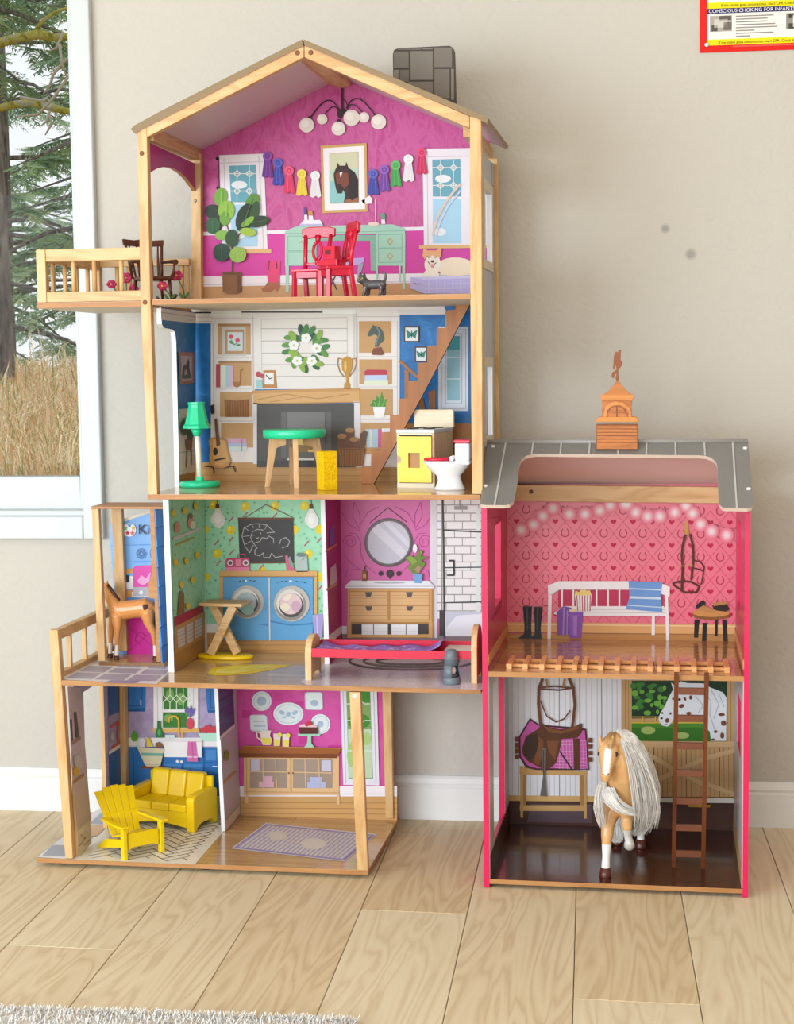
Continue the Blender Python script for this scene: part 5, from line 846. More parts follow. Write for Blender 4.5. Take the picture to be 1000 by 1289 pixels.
swr = sidewall(XR0, XR1, [(0.06, 0.20, 0.20, 0.30), (0.13, 0.22, 0.45, 0.60)], HOTIN)
pbl = lambda u, v, d: PX(u, v, XL1 + d); pbr = lambda u, v, d: PX(u, v, XR0 - d)
# lower lining of the side walls is grey board
for x, s in ((XL1, 1), (XR0, -1)):
    y0, y1 = (0.05, PX(635, 950, XL1).y) if s > 0 else (0.06, 0.20)
    za, zb = (0.03, 0.325) if s > 0 else (0.20, 0.30)
    mb = MB()
    for (a, b, c, d) in ((BY + 0.002, y0, 0.0, 0.352), (y1, 0.3295, 0.0, 0.352), (y0, y1, zb, 0.352), (y0, y1, 0.0, za)): mb.box(x, x + s * 0.0012, a, b, c, d)
    mb.build('printed_lining', GREYP, swl if s > 0 else swr)
    mb = MB(); mb.box(x, x + s * 0.0018, BY + 0.003, 0.3295, 0.0, 0.04); mb.build('printed_skirting', pr('#4A2A1C') if s > 0 else pr('#C9A074'), swl if s > 0 else swr)
    mb = MB(); mb.box(x, x + s * 0.0016, BY + 0.003, 0.3295, 0.372, 0.388); mb.build('printed_skirting', pr('#D2A066'), swl if s > 0 else swr)
def bslab(name, z, th, top, yoff=0.0):
    mb = MB(); mb.box(XL1, XR0, BY + yoff, 0.336, z - th, z - 0.0006, 0); mb.box(XL1, XR0, BY + yoff + 0.0004, 0.336, z - 0.0007, z, 1); return mb.build(name, [EDGE, top], barn)
fb = bslab('floor_board', 0.0, 0.0085, FLOORB); lb = bslab('loft_board', 0.3610, 0.0085, LOFT)
for x in (0.225, 0.635):
    for y in (0.01, 0.31): MB().lathe([(0.01, FZ), (0.011, -0.0086)], (x, y, 0), 12).build('foot', flat('#3b3733', 0.6), barn)
LB = planeY(BB)
def Lp_(name, par, layers, o=1): return Dc(name, par, LB, layers, o)
PB = flat('#EC7288', 0.3)
gu = box('back_panel', PB, barn, XL1, XR0, BB, BB + 0.006, 0.3612, 0.655)
glw = box('back_panel', flat('#ECE8EC', 0.32), barn, XL1, XR0, BB, BB + 0.006, 0.0002, 0.3522)
# upper room prints
hx = lambda i: 650.5 + 24.42 * i
hy = lambda j, i: 656 + 29.1 * j + 0.18 * i
def heart(x, y, s): return [(x, y + s), (x - s * 1.05, y - s * 0.1), (x - s * 0.95, y - s * 0.7), (x - s * 0.45, y - s * 0.85), (x, y - s * 0.45), (x + s * 0.45, y - s * 0.85), (x + s * 0.95, y - s * 0.7), (x + s * 1.05, y - s * 0.1)]
lat = []; hearts = []; shoes = []
for i in range(-1, 13):
    for j in range(-1, 5):
        x, y = hx(i), hy(j, i); a = 12.2; b = 14.5
        for (p, q) in (((x - a, y), (x, y - b)), ((x, y - b), (x + a, y)), ((x + a, y), (x, y + b)), ((x, y + b), (x - a, y))):
            if 634 < min(p[0], q[0]) and max(p[0], q[0]) < 934 and 630 < min(p[1], q[1]) and max(p[1], q[1]) < 790: lat += Ln([p, q], 0.55)
        if 640 < x < 932 and 640 < y < 785: hearts.append(heart(x, y, 3.5))
        x2, y2 = x + a, y + b
        if 645 < x2 < 928 and 630 < y2 < 770: shoes += Ln([(x2 - 2.8, y2 - 5), (x2 - 4.6, y2 - 1), (x2 - 3.8, y2 + 3.4), (x2, y2 + 5.2), (x2 + 3.8, y2 + 3.4), (x2 + 4.6, y2 - 1), (x2 + 2.8, y2 - 5)], 1.1)
oW = Lp_('printed_wallpaper', gu, [('#C23A58', lat), ('#C21F4A', hearts), ('#B5304E', shoes)], 1)
Lp_('printed_skirting', gu, [('#B98650', [Rc(634, 798, 936, 836)]), ('#A6743F', Ln([(634, 806), (936, 808)], 1) + Ln([(634, 815), (936, 818)], 0.9)), ('#D9A66E', [[(634, 783), (936, 786), (936, 798.6), (634, 795.6)]]), ('#EBC79A', Ln([(634, 785.6), (936, 788.6)], 1.6)), ('#9A6A38', Ln([(634, 796), (936, 799)], 1))], 4)
oW['kind'] = 'stuff'
fl = [(656.5, 667), (672, 660.5), (683.6, 649.4), (696.4, 639.6), (717, 647), (736.8, 647), (755.4, 642.4), (768.4, 636), (787, 634.6), (790, 635), (800.6, 645), (815.6, 650), (831, 650), (850, 645), (864, 636.6), (872.4, 646.4), (882.4, 660), (896.4, 669), (915.4, 673.6)]
GLOW = flat('#FFE9E4', 0.5, alpha=0.17); GLOW2 = flat('#FFF4EC', 0.5, alpha=0.5)
Lp_('printed_string_lights', gu, [('#8A5A5E', Ln([(645, 668), (672, 654), (690, 632)], 0.6) + Ln([(690, 632), (720, 641), (760, 636), (784, 630)], 0.6) + Ln([(784, 630), (808, 641), (840, 641), (862, 633)], 0.6) + Ln([(862, 633), (885, 653), (910, 664), (930, 666)], 0.6)), ] + [(c_g, [El(x, y, r_g, r_g, 14) for x, y in fl]) for r_g, c_g in ((9.6, '#E87C8F'), (8.2, '#EA8C9C'), (6.9, '#ED9FAB'), (5.6, '#F0B4BC'), (4.3, '#F3CBCF'), (3.0, '#F6E2E2'))] + [('#FFF6F2', [El(x, y + 0.6, 1.3, 1.7, 10) for x, y in fl])], 7)
kb = lambda pts: sc((640, 720), 4.762, pts)
Lp_('printed_bench', gu, [('#B9355A', [kb([(300, 110), (930, 110), (930, 210), (300, 210)])]), ('#EDE8EA', [kb([(238, 80), (305, 55), (720, 55), (925, 70), (970, 90), (968, 150), (915, 130), (915, 108), (310, 105), (250, 145), (240, 140)]), kb([(240, 140), (262, 140), (255, 420), (235, 420)]), kb([(270, 250), (330, 205), (935, 205), (950, 265), (300, 262)]), kb([(862, 265), (880, 265), (880, 378), (860, 378)]), kb([(940, 140), (958, 145), (968, 430), (948, 430)])] + sum([[kb([(x, 100), (x + 10, 100), (x + 10, 210), (x, 210)])] for x in (318, 386, 455, 525, 594, 662)], [])), ('#C6BEC6', Ln(kb([(285, 240), (945, 245)]), 0.9) + Ln(kb([(300, 228), (935, 226)]), 0.7) + Ln(kb([(250, 140), (310, 104), (915, 106)]), 0.9))], 9)
Lp_('printed_cushion', gu, [('#6F9AD8', [kb([(722, 52), (830, 60), (925, 62), (912, 150), (925, 240), (850, 235), (705, 222), (728, 150)])]), ('#C9DCF0', Ln(kb([(730, 100), (918, 108)]), 1.6) + Ln(kb([(730, 152), (914, 158)]), 3) + Ln(kb([(720, 200), (918, 212)]), 1.2))], 14)
Lp_('printed_popcorn', gu, [('#EFE9E6', [kb([(400, 140), (500, 140), (492, 235), (412, 235)])]), ('#B5506A', sum([Ln(kb([(412 + 16 * i, 142), (418 + 14.4 * i, 234)]), 1.2) for i in range(6)], [])), ('#E8CE7A', [kb([(398, 140), (405, 110), (425, 122), (440, 104), (465, 112), (490, 110), (502, 140)])])], 14)
Lp_('printed_bucket_and_towel', gu, [('#8A56B4', [kb([(365, 238), (450, 238), (438, 395), (368, 395)])]), ('#A57CC8', [kb([(388, 260), (415, 260), (412, 380), (390, 380)])]), ('#7B4FA6', [kb([(290, 240), (330, 205), (385, 215), (360, 260), (365, 375), (295, 378)])]), ('#A98AC8', Ln(kb([(335, 215), (330, 375)]), 1.6) + Ln(kb([(355, 230), (352, 375)]), 1.2)), ('#E2D0A0', [El(*kb([(385, 230)])[0], 4, 2.6)])], 15)
Lp_('printed_riding_boots', gu, [('#26282B', [kb([(88, 205), (143, 205), (138, 330), (142, 400), (110, 410), (60, 418), (48, 408), (95, 370), (98, 330)]), kb([(152, 210), (208, 208), (195, 340), (200, 400), (165, 412), (130, 420), (112, 408), (158, 375), (160, 330)])]), ('#4A4E52', Ln(kb([(112, 215), (116, 345)]), 2) + Ln(kb([(176, 215), (174, 345)]), 2) + Ln(kb([(90, 207), (142, 207)]), 1) + Ln(kb([(154, 210), (206, 210)]), 1))], 9)
k7 = lambda pts: sc((780, 620), 6.06, pts)
BR_ = '#5A2A1C'
Lp_('printed_halter', gu, [(BR_, Ln(k7([(505, 320), (485, 400), (478, 480), (485, 560), (478, 740)]), 3.4) + Ln(k7([(540, 320), (562, 400), (565, 510), (550, 660)]), 3) + Ln(k7([(410, 690), (480, 675), (545, 680), (610, 715), (590, 760), (500, 762), (415, 705)]), 2.6, True) + Ln(k7([(565, 515), (620, 530), (648, 570), (640, 620), (625, 700)]), 1.6) + Ln(k7([(565, 575), (620, 590), (645, 605)]), 1.6)), ('#C99A4A', [k7([(500, 220), (525, 220), (532, 320), (498, 320)])] + Ln(k7([(470, 560), (560, 555)]), 1)), ('#8A4A34', Ln(k7([(512, 330), (490, 420), (484, 550)]), 0.8))], 9)
Lp_('printed_stool', gu, [('#1E1614', [[(874.6, 780), (881, 780), (879, 802.6), (874, 802.6)], [(885, 784), (890.6, 784), (889, 817), (883.6, 816.6)], [(900.6, 780), (904, 780), (903.6, 801), (900, 801)], [(909.4, 780), (915, 780), (916.6, 812.4), (911.4, 812.4)]]), ('#C08A4C', [El(895.8, 773, 23.6, 6.4, 24)]), ('#8A5A2E', [[(872.2, 773), (919.4, 773), (917, 778), (896, 781), (875, 778)]]), ('#C98F50', [El(895.8, 771.6, 23, 5, 24)]), ('#2E2018', [[(876, 762), (884, 756), (888.6, 758), (888, 766), (877, 766)], [(897, 762), (914, 759), (919, 767), (914, 770), (899, 768)]]), ('#B98450', [[(877, 767), (896, 772), (902, 768), (886, 762)], [(897, 759), (914, 757), (917, 760), (899, 763)]])], 9)
# lower room prints
bl = sum([Ln([(x, 852), (x + 0.4, 1006)], 1.0) for x in (652.6, 704.2, 730, 757.6, 783)], []); bl2 = sum([Ln([(x, 852), (x + 0.3, 1006)], 0.7) for x in (645, 660, 668, 676, 684, 692, 698, 712, 718, 724, 738, 745, 752, 764, 771, 777)], [])
Lp_('printed_boarding', glw, [('#C3BFC6', bl2), ('#8E8A92', bl), ('#D2A66C', [[(634, 1001), (790, 1002.6), (790, 1010), (634, 1008.6)]]), ('#4A2C22', [[(632, 1008), (936, 1011), (936, 1046), (632, 1046)]]), ('#5C4A52', [[(668, 1012), (745, 1012.6), (745, 1036), (664, 1035)]]), ('#E6E0D6', [[(784, 1003), (936, 1005), (936, 1011), (784, 1009.6)]])], 1)
ks = lambda pts: sc((640, 850), 6.783, pts)
Lp_('printed_saddle_rack', glw, [('#C79A62', [ks([(98, 775), (672, 820), (670, 855), (98, 850)]), ks([(102, 850), (128, 850), (128, 1215), (105, 1215)]), ks([(645, 850), (668, 850), (672, 1225), (648, 1225)]), ks([(100, 1110), (672, 1110), (672, 1160), (100, 1158)])]), ('#A97C4A', [ks([(130, 850), (155, 850), (150, 1110), (130, 1110)]), ks([(615, 855), (645, 855), (645, 1110), (615, 1110)])]), ('#7B3F22', [ks([(55, 525 + i * 50), (95, 525 + i * 50), (95, 568 + i * 50), (55, 568 + i * 50)]) for i in range(4)] + [ks([(685, 535 + i * 55), (720, 535 + i * 55), (720, 575 + i * 55), (685, 575 + i * 55)]) for i in range(4)])], 8)
qd = []
for i in range(9):
    qd += Ln(ks([(440 + i * 28, 560), (390 + i * 28 + (60 if i > 1 else 50), 800)]), 0.6)
    qd += Ln(ks([(400, 790 - i * 28), (665, 800 - i * 30)]), 0.6)
Lp_('printed_saddle', glw, [('#4A2430', [ks([(90, 525), (185, 365), (260, 420), (630, 450), (668, 460), (692, 810), (240, 810), (150, 790), (95, 700)])]), ('#C85AA4', [ks([(105, 530), (188, 385), (255, 430), (600, 470), (655, 470), (676, 795), (250, 795), (165, 770), (108, 690)])]), ('#E0A4CC', qd), ('#5A3420', [ks([(120, 620), (150, 520), (245, 465), (290, 412), (340, 440), (440, 462), (560, 445), (615, 410), (632, 415), (630, 490), (590, 535), (460, 545), (440, 640), (410, 750), (350, 800), (270, 790), (170, 735), (125, 680)]), ks([(555, 540), (610, 540), (615, 800), (560, 800)])]), ('#7A4A2C', [ks([(255, 520), (300, 560), (290, 700), (260, 770), (215, 745), (245, 640)]), ks([(330, 560), (430, 560), (400, 720), (345, 650)]), ks([(290, 420), (360, 455), (460, 475), (610, 430), (600, 460), (450, 500), (350, 490)])]), ('#3E2A20', [ks([(130, 640), (160, 530), (240, 490), (262, 560), (240, 660), (190, 735), (140, 690)])]), ('#6A645F', [ks([(290, 620), (325, 620), (320, 860), (330, 1035), (272, 1030), (298, 860)])]), ('#3A3230', Ln(ks([(300, 640), (303, 850)]), 1) + Ln(ks([(440, 650), (540, 800)]), 1.6))], 11)
Lp_('printed_bridle', glw, [('#6E3E28', Ln(ks([(290, 35), (262, 110), (258, 240), (275, 420)]), 3.6) + Ln(ks([(520, 30), (555, 110), (570, 250), (548, 440)]), 3.6) + Ln(ks([(270, 105), (400, 95), (545, 110), (430, 128), (275, 118)]), 2) + Ln(ks([(275, 220), (330, 350), (410, 400), (480, 370), (530, 300)]), 1.6)), ('#A87A44', Ln(ks([(325, 35), (335, 95)]), 2.4) + Ln(ks([(480, 35), (470, 95)]), 2.4))], 20)
kw = lambda pts: sc((780, 850), 6.06, pts)
random.seed(21)
tree_ = [El(*kw([(random.uniform(100, 380), random.uniform(60, 290))])[0], random.uniform(2, 5), random.uniform(2, 4), 9) for _ in range(34)]
Lp_('printed_pasture_window', glw, [('#C79C6C', [kw([(15, 35), (930, 35), (930, 560), (15, 560)])]), ('#A67A4A', Ln(kw([(45, 38), (48, 500)]), 0.8) + Ln(kw([(70, 38), (72, 500)]), 0.8) + Ln(kw([(850, 38), (850, 500)]), 0.8) + Ln(kw([(880, 38), (880, 520)]), 0.8)), ('#1F3A26', [kw([(95, 42), (822, 42), (820, 320), (95, 330)])]), ('#3F7A34', tree_[:20]), ('#6FA83E', tree_[20:]), ('#4E8A30', [kw([(95, 362), (820, 362), (815, 505), (95, 500)])]), ('#3A7426', [kw([(95, 400), (820, 400), (815, 505), (95, 500)])]), ('#A9B96A', [El(*kw([(220, 420)])[0], 9, 5), El(*kw([(480, 460)])[0], 9, 4)]), ('#D9B548', Ln(kw([(95, 318), (815, 318)]), 1.3) + Ln(kw([(95, 362), (815, 362)]), 1.6) + sum([Ln(kw([(x, 315), (x, 365)]), 1.4) for x in (180, 275, 600)], [])), ('#D8B184', [kw([(95, 505), (905, 505), (905, 548), (95, 545)])])], 4)
Lp_('printed_spotted_horse', glw, [('#E6E6EA', [kw([(300, 320), (315, 285), (345, 240), (380, 160), (410, 110), (395, 55), (425, 80), (470, 45), (520, 60), (640, 62), (700, 95), (790, 130), (818, 170), (815, 500), (700, 500), (690, 430), (640, 380), (632, 330), (560, 300), (440, 305), (400, 360), (370, 392), (330, 385), (305, 355)])]), ('#B8BAC4', Ln(kw([(640, 120), (700, 200), (690, 300)]), 1) + Ln(kw([(700, 110), (760, 220), (720, 330)]), 1) + Ln(kw([(760, 140), (800, 240)]), 1) + Ln(kw([(580, 160), (640, 230), (600, 290)]), 1) + Ln(kw([(690, 300), (730, 420)]), 1)), ('#7A4632', [El(*kw([q])[0], a / 6.06, b / 6.06, 10, r) for q, a, b, r in (((475, 235), 22, 15, -20), ((545, 170), 13, 17, 0), ((500, 180), 10, 16, -30), ((365, 345), 16, 18, 20), ((390, 292), 8, 10, 0), ((328, 288), 8, 8, 0), ((780, 300), 26, 12, 0), ((795, 365), 20, 22, 0), ((735, 430), 14, 12, 0), ((785, 460), 16, 24, 0), ((530, 290), 20, 12, 0), ((410, 180), 8, 10, 0), ((715, 490), 16, 8, 0))]), ('#2A2426', [El(*kw([(322, 328)])[0], 1.6, 1.4), El(*kw([(460, 185)])[0], 1.6, 1.8)] + Ln(kw([(340, 380), (365, 372)]), 0.7))], 14)
Lp_('printed_stall_door', glw, [('#D2A878', [kw([(120, 545), (905, 550), (905, 935), (120, 930)])]), ('#A87C4C', sum([Ln(kw([(x, 552), (x + 2, 928)]), 0.7) for x in range(150, 905, 36)], [])), ('#8A5E34', Ln(kw([(265, 550), (265, 930)]), 1) + Ln(kw([(510, 550), (512, 930)]), 1) + Ln(kw([(765, 550), (765, 930)]), 1) + Ln(kw([(120, 930), (905, 932)]), 1.4)), ('#DDB888', Ln(kw([(170, 570), (400, 710), (640, 830)]), 5.5) + Ln(kw([(290, 800), (640, 640), (890, 570)]), 5.5) + Ln(kw([(670, 830), (880, 910)]), 5.5)), ('#C99A2A', [kw([(525, 985), (700, 990), (690, 1008), (530, 1005)])])], 6)
Dc('printed_window_trim', swl, pbl, [('#C9324F', Ln([(619.6, 652), (631.4, 650), (631.4, 765), (622, 780)], 1.2))], 8)
# ---- roof
bx0 = P(604.4, 634, -0.045); RG = P(614, 556, 0.155)
eave = [P(604.6, 634, -0.045), P(948.4, 637, -0.045)]; ridge = [P(614, 556, 0.155), P(942, 557, 0.155)]
ze = (eave[0].z + eave[1].z) / 2; zr = (ridge[0].z + ridge[1].z) / 2
pn = Vector((0, zr - ze, -(0.2))).normalized(); p0_ = Vector((0, -0.045, ze))
def RP(u, v, d=0): return PL(u, v, p0_, pn) - pn * d
ROOFG = flat('#82807E', 0.32, 0.5); SILVER = flat('#C9C7C4', 0.3, 0.5)
out = [(604.6, 633), (606, 635.2), (612, 635.8), (636, 636), (642, 635), (646.6, 631), (650.9, 609), (654, 585), (656.5, 578), (662, 574), (669.5, 572), (675, 571.2), (780, 572.2), (880, 573.2), (888.4, 573.8), (895.8, 576.4), (901.4, 581), (903.7, 586.6), (904, 599.6), (904.7, 623.8), (906, 635), (910.7, 639.4), (941.5, 640), (946.6, 638.6), (948.4, 634), (942.4, 557.2), (614, 555.6)]
mb = MB(); mb.prism([RP(u, v) for u, v in out], pn * 0.006, 0, 1); roof = mb.build('roof_panel', [ROOFG, flat('#D8C3B4', 0.5)], barn)
za = RP(614, 556).z; ymid = RP(780, 556.4).y
MB().hexa([(0.199, ymid - 0.001, zr - 0.008), (0.199, 0.356, 0.645), (0.6546, 0.356, 0.645), (0.6546, ymid - 0.001, zr - 0.008), (0.199, ymid - 0.001, zr - 0.001), (0.199, 0.359, 0.652), (0.6546, 0.359, 0.652), (0.6546, ymid - 0.001, zr - 0.001)]).build('roof_panel', flat('#F0D6D2', 0.45), barn)
mb = MB(); mb.tube([(0.199, ymid + 0.001, zr + 0.0005), (0.6546, ymid + 0.001, zr + 0.0005)], 0.005, 10); mb.build('ridge_cap', flat('#A6A29E', 0.4), barn)
for (a, b) in (((637, 557.4), (623, 635.6)), ((671.5, 557.4), (669.6, 571.6)), ((707, 557.4), (705.6, 571.4)), ((743, 557.4), (741.8, 571.6)), ((778.4, 557.4), (778.4, 572)), ((814.4, 557.6), (814, 572.4)), ((850.6, 557.6), (851, 572.8)), ((887, 557.6), (888, 573.2)), ((922.8, 557.8), (928, 639.4))):
    p, q = RP(*a), RP(*b); w_ = Vector((0.0014, 0, 0)); n_ = -pn * 0.0014
    MB().hexa([p - w_, p + w_, q + w_, q - w_, p - w_ + n_, p + w_ + n_, q + w_ + n_, q - w_ + n_]).build('roof_rib', SILVER, roof)
for (u, v) in ((620.7, 562.4), (611.2, 612), (938.6, 564.5), (943, 615.6)):
    q = RP(u, v); MB().lathe([(0.0042, 0), (0.0038, 0.0018), (0.0018, 0.0026), (0, 0.0026)], (0, 0, 0), 14).xf(Matrix.Translation(q) @ (-pn).to_track_quat('Z', 'Y').to_matrix().to_4x4()).build('screw', flat('#F1EFEC', 0.25), roof)
bfront('roof_beam', [(632, 610), (936, 613.4), (936, 634), (632, 631)], 0.312, 0.016, PINEX, bevel=0.001)
q = P(669, 619, 0.312); MB().lathe([(0.004, 0), (0.004, 0.0012), (0.002, 0.0012)], (0, 0, 0), 12).xf(Matrix.Translation(q) @ Matrix.Rotation(math.pi / 2, 4, 'X')).build('dowel', flat('#5a3a22', 0.5), barn)
# ---- cupola
CU = wood('cupola_wood', '#C9792F', '#A95F1F', 'x', 1.2, 0.45, '#BE6E28'); CU2 = flat('#8E4C17', 0.5); CU3 = wood('cupola_cap', '#D98B3E', '#BC6E28', 'x', 1.2, 0.45)
yc = RP(777, 566).y - 0.004
cup = bfront('cupola', [(751, 534), (803, 534), (804, 565.6), (750.6, 565.4)], yc, 0.018, CU2, bevel=0.0004)
for i in range(7):
    v = 536 + i * 4.3; bfront('clapboard', [(752, v), (802.4, v), (802.6, v + 3.5), (751.8, v + 3.5)], yc, -0.0016, CU, cup)
kc = lambda pts: sc((730, 430), 8.593, pts)
bfront('ledge', kc([(165, 860), (205, 815), (610, 815), (645, 865), (625, 872), (180, 870)]), yc - 0.002, 0.024, CU3, cup, 0.0008)
bfront('lantern', kc([(240, 625), (570, 625), (565, 700), (565, 822), (242, 822), (242, 700)]), yc + 0.002, 0.014, CU, cup)
bfront('arch_trim', kc([(290, 820), (300, 745), (340, 700), (400, 680), (460, 692), (510, 725), (532, 780), (532, 820), (560, 820), (560, 760), (530, 700), (470, 660), (400, 645), (330, 665), (280, 705), (262, 770), (262, 820)]), yc + 0.002, -0.0022, CU3, cup)
bfront('louvre', kc([(305, 820), (308, 760), (345, 712), (400, 695), (455, 705), (498, 740), (515, 790), (515, 820)]), yc + 0.002, -0.0008, CU2, cup)
for p in ([(310, 765), (398, 768), (398, 818), (308, 818)], [(412, 768), (512, 770), (513, 818), (412, 818)], [(315, 758), (350, 715), (398, 702), (398, 758)], [(412, 702), (455, 712), (500, 755), (412, 758)]): bfront('louvre_panel', kc(p), yc + 0.0012, -0.0012, CU, cup)
bfront('keystone', kc([(372, 648), (425, 648), (418, 688), (380, 688)]), yc, -0.0022, CU3, cup)
bfront('cornice', kc([(216, 592), (235, 575), (580, 575), (594, 595), (578, 612), (575, 640), (235, 640), (232, 612)]), yc - 0.001, 0.02, CU3, cup, 0.0008)
bfront('spire', kc([(225, 582), (270, 562), (320, 528), (365, 475), (400, 425), (418, 425), (455, 475), (505, 530), (550, 562), (588, 582)]), yc, 0.016, CU, cup)
bfront('weathervane', kc([(396, 428), (386, 385), (400, 360), (392, 345), (362, 400), (345, 380), (350, 335), (385, 318), (398, 290), (392, 250), (375, 300), (360, 290), (366, 215), (372, 150), (392, 105), (412, 115), (420, 95), (448, 86), (445, 130), (442, 200), (455, 210), (462, 250), (440, 280), (420, 300), (418, 360), (428, 385), (416, 428)]), yc + 0.006, 0.005, wood('vane_wood', '#8E4B1E', '#6F3512', 'z', 1, 0.5), cup, 0.0004)
# ================================================================== toys standing in and around the houses
def rotz(a): return Matrix.Rotation(math.radians(a), 4, 'Z')
class T:
    """a toy: Empty at its base, parts in its own coordinates (front = -y)"""
    def __init__(s, name, loc, label, cat, rz=0, group=None):
        s.e = empty(name, loc, label, cat, group, math.radians(rz))
    def p(s, name, mb, mat, bevel=0, seg=2, parent=None, label=None):
        return mb.build(name, mat, parent or s.e, world=False, bevel=bevel, seg=seg, label=label)
def bar(mb, a, b, w, t, up=(0, 0, 1), m=0):
    a, b = Vector(a), Vector(b); d = (b - a).normalized(); s = d.cross(Vector(up))
    if s.length < 0.01: s = d.cross(Vector((0, 1, 0)))
    s.normalize(); n = s.cross(d).normalized(); s *= w / 2; n *= t / 2
    return mb.hexa([a - s - n, a + s - n, a + s + n, a - s + n, b - s - n, b + s - n, b + s + n, b - s + n], m)
# ---- red chairs
RED = flat('#CE0F38', 0.3, 0.5, coat=0.2)
def red_chair(loc, rz, label):
    t = T('toy_chair', loc, label, 'toy chair', rz, 'red toy chairs in the top room')
    mb = MB(); mb.prism([(-0.029, -0.026, 0.047), (0.029, -0.026, 0.047), (0.026, 0.024, 0.047), (-0.026, 0.024, 0.047)], (0, 0, 0.0065)); t.p('seat', mb, RED, 0.002)
    mb = MB(); mb.box(-0.024, 0.024, -0.022, -0.018, 0.037, 0.048); mb.box(-0.024, 0.024, 0.016, 0.02, 0.037, 0.048); mb.box(-0.024, -0.02, -0.02, 0.02, 0.037, 0.048); mb.box(0.02, 0.024, -0.02, 0.02, 0.037, 0.048); t.p('apron', mb, RED)
    for sx in (-1, 1):
        mb = MB(); bar(mb, (sx * 0.0245, -0.0215, 0), (sx * 0.0235, -0.0205, 0.048), 0.008, 0.008); t.p('leg', mb, RED, 0.0008)
        mb = MB(); bar(mb, (sx * 0.0225, 0.026, 0), (sx * 0.0225, 0.019, 0.048), 0.0075, 0.0075); t.p('leg', mb, RED, 0.0008)
        mb = MB(); mb.tube([(sx * 0.0215, 0.019, 0.05), (sx * 0.0225, 0.022, 0.08), (sx * 0.025, 0.03, 0.115)], [0.0042, 0.004, 0.004], 8); t.p('back_post', mb, RED)
    mb = MB(); mb.prism([(-0.032, 0.0285, 0.112), (-0.02, 0.0285, 0.109), (0, 0.0285, 0.112), (0.02, 0.0285, 0.109), (0.032, 0.0285, 0.112), (0.033, 0.0285, 0.126), (0.02, 0.0285, 0.130), (-0.02, 0.0285, 0.130), (-0.033, 0.0285, 0.126)], (0, 0.007, 0)); t.p('crest_rail', mb, RED, 0.0015)
    mb = MB(); mb.box(-0.022, 0.022, 0.0185, 0.0235, 0.061, 0.066); t.p('back_rail', mb, RED, 0.001)
    mb = MB(); n = 20; pts = []
    for i in range(n + 1):
        a = 6.28318 * i / n; z = 0.087 + 0.0165 * math.cos(a); pts.append((0.0085 * math.sin(a), 0.0215 + (z - 0.065) * 0.16, z))
    mb.tube(pts, 0.0028, 7); mb.tube([(0, 0.0215, 0.062), (0, 0.0228, 0.072)], 0.004, 7); mb.tube([(0, 0.0265, 0.102), (0, 0.029, 0.114)], [0.004, 0.006], 7); t.p('splat', mb, RED)
    return t.e
q = P(393, 370, 0.115); red_chair((q.x, 0.115, Z3), -14, 'red toy chair facing out, the one with an empty seat beside the cat')
q = P(424, 370, 0.048); c2 = red_chair((q.x, 0.048, Z3), -62, 'red toy chair turned sideways with a small red block on its seat')
t = T('toy_toaster', (q.x - 0.006, 0.046, Z3 + 0.0536), 'small red toy block with a square slot standing on the sideways chair', 'toy', -25)
mb = MB(); mb.box(-0.021, 0.019, -0.014, 0.014, 0, 0.011); t.p('base', mb, RED, 0.0012)
mb = MB(); mb.box(-0.014, 0.011, -0.0085, -0.006, 0.011, 0.0335); mb.box(-0.014, 0.011, 0.006, 0.0085, 0.011, 0.0335); mb.box(-0.014, -0.008, -0.006, 0.006, 0.011, 0.0335); mb.box(0.003, 0.011, -0.006, 0.006, 0.011, 0.0335); mb.box(-0.008, 0.003, -0.006, 0.006, 0.011, 0.0185); t.p('body', mb, RED)
mb = MB(); mb.box(-0.009, 0.002, -0.0092, -0.0085, 0.02, 0.027); t.p('slot', mb, flat('#5A0E22', 0.5))
# ---- rocking chair on the balcony
RB = wood('rocker_wood', '#5A2A16', '#3E1A0C', 'z', 1.5, 0.35)
q = P(192, 370, 0.14); t = T('rocking_chair', (q.x, 0.14, Z3 - 0.002), 'dark brown toy rocking chair standing on the balcony behind the post', 'rocking chair', 38)
mb = MB(); mb.prism([(-0.027, -0.026, 0.036), (0.027, -0.026, 0.036), (0.023, 0.024, 0.036), (-0.023, 0.024, 0.036)], (0, 0, 0.006)); t.p('seat', mb, RB, 0.002)
mb = MB(); mb.prism([(-0.033, 0.033, 0.092), (0, 0.036, 0.09), (0.033, 0.033, 0.092), (0.034, 0.034, 0.102), (0.015, 0.036, 0.1005), (0, 0.037, 0.1025), (-0.015, 0.036, 0.1005), (-0.034, 0.034, 0.102)], (0, 0.005, 0)); t.p('crest_rail', mb, RB, 0.001)
for i, x in enumerate((-0.022, -0.011, 0, 0.011, 0.022)):
    mb = MB(); mb.tube([(x * 0.85, 0.021, 0.042), (x * 0.95, 0.027, 0.06), (x, 0.031, 0.078), (x * 1.1, 0.0355, 0.094)], [0.0014, 0.0024, 0.0015, 0.0013], 6); t.p('spindle', mb, RB)
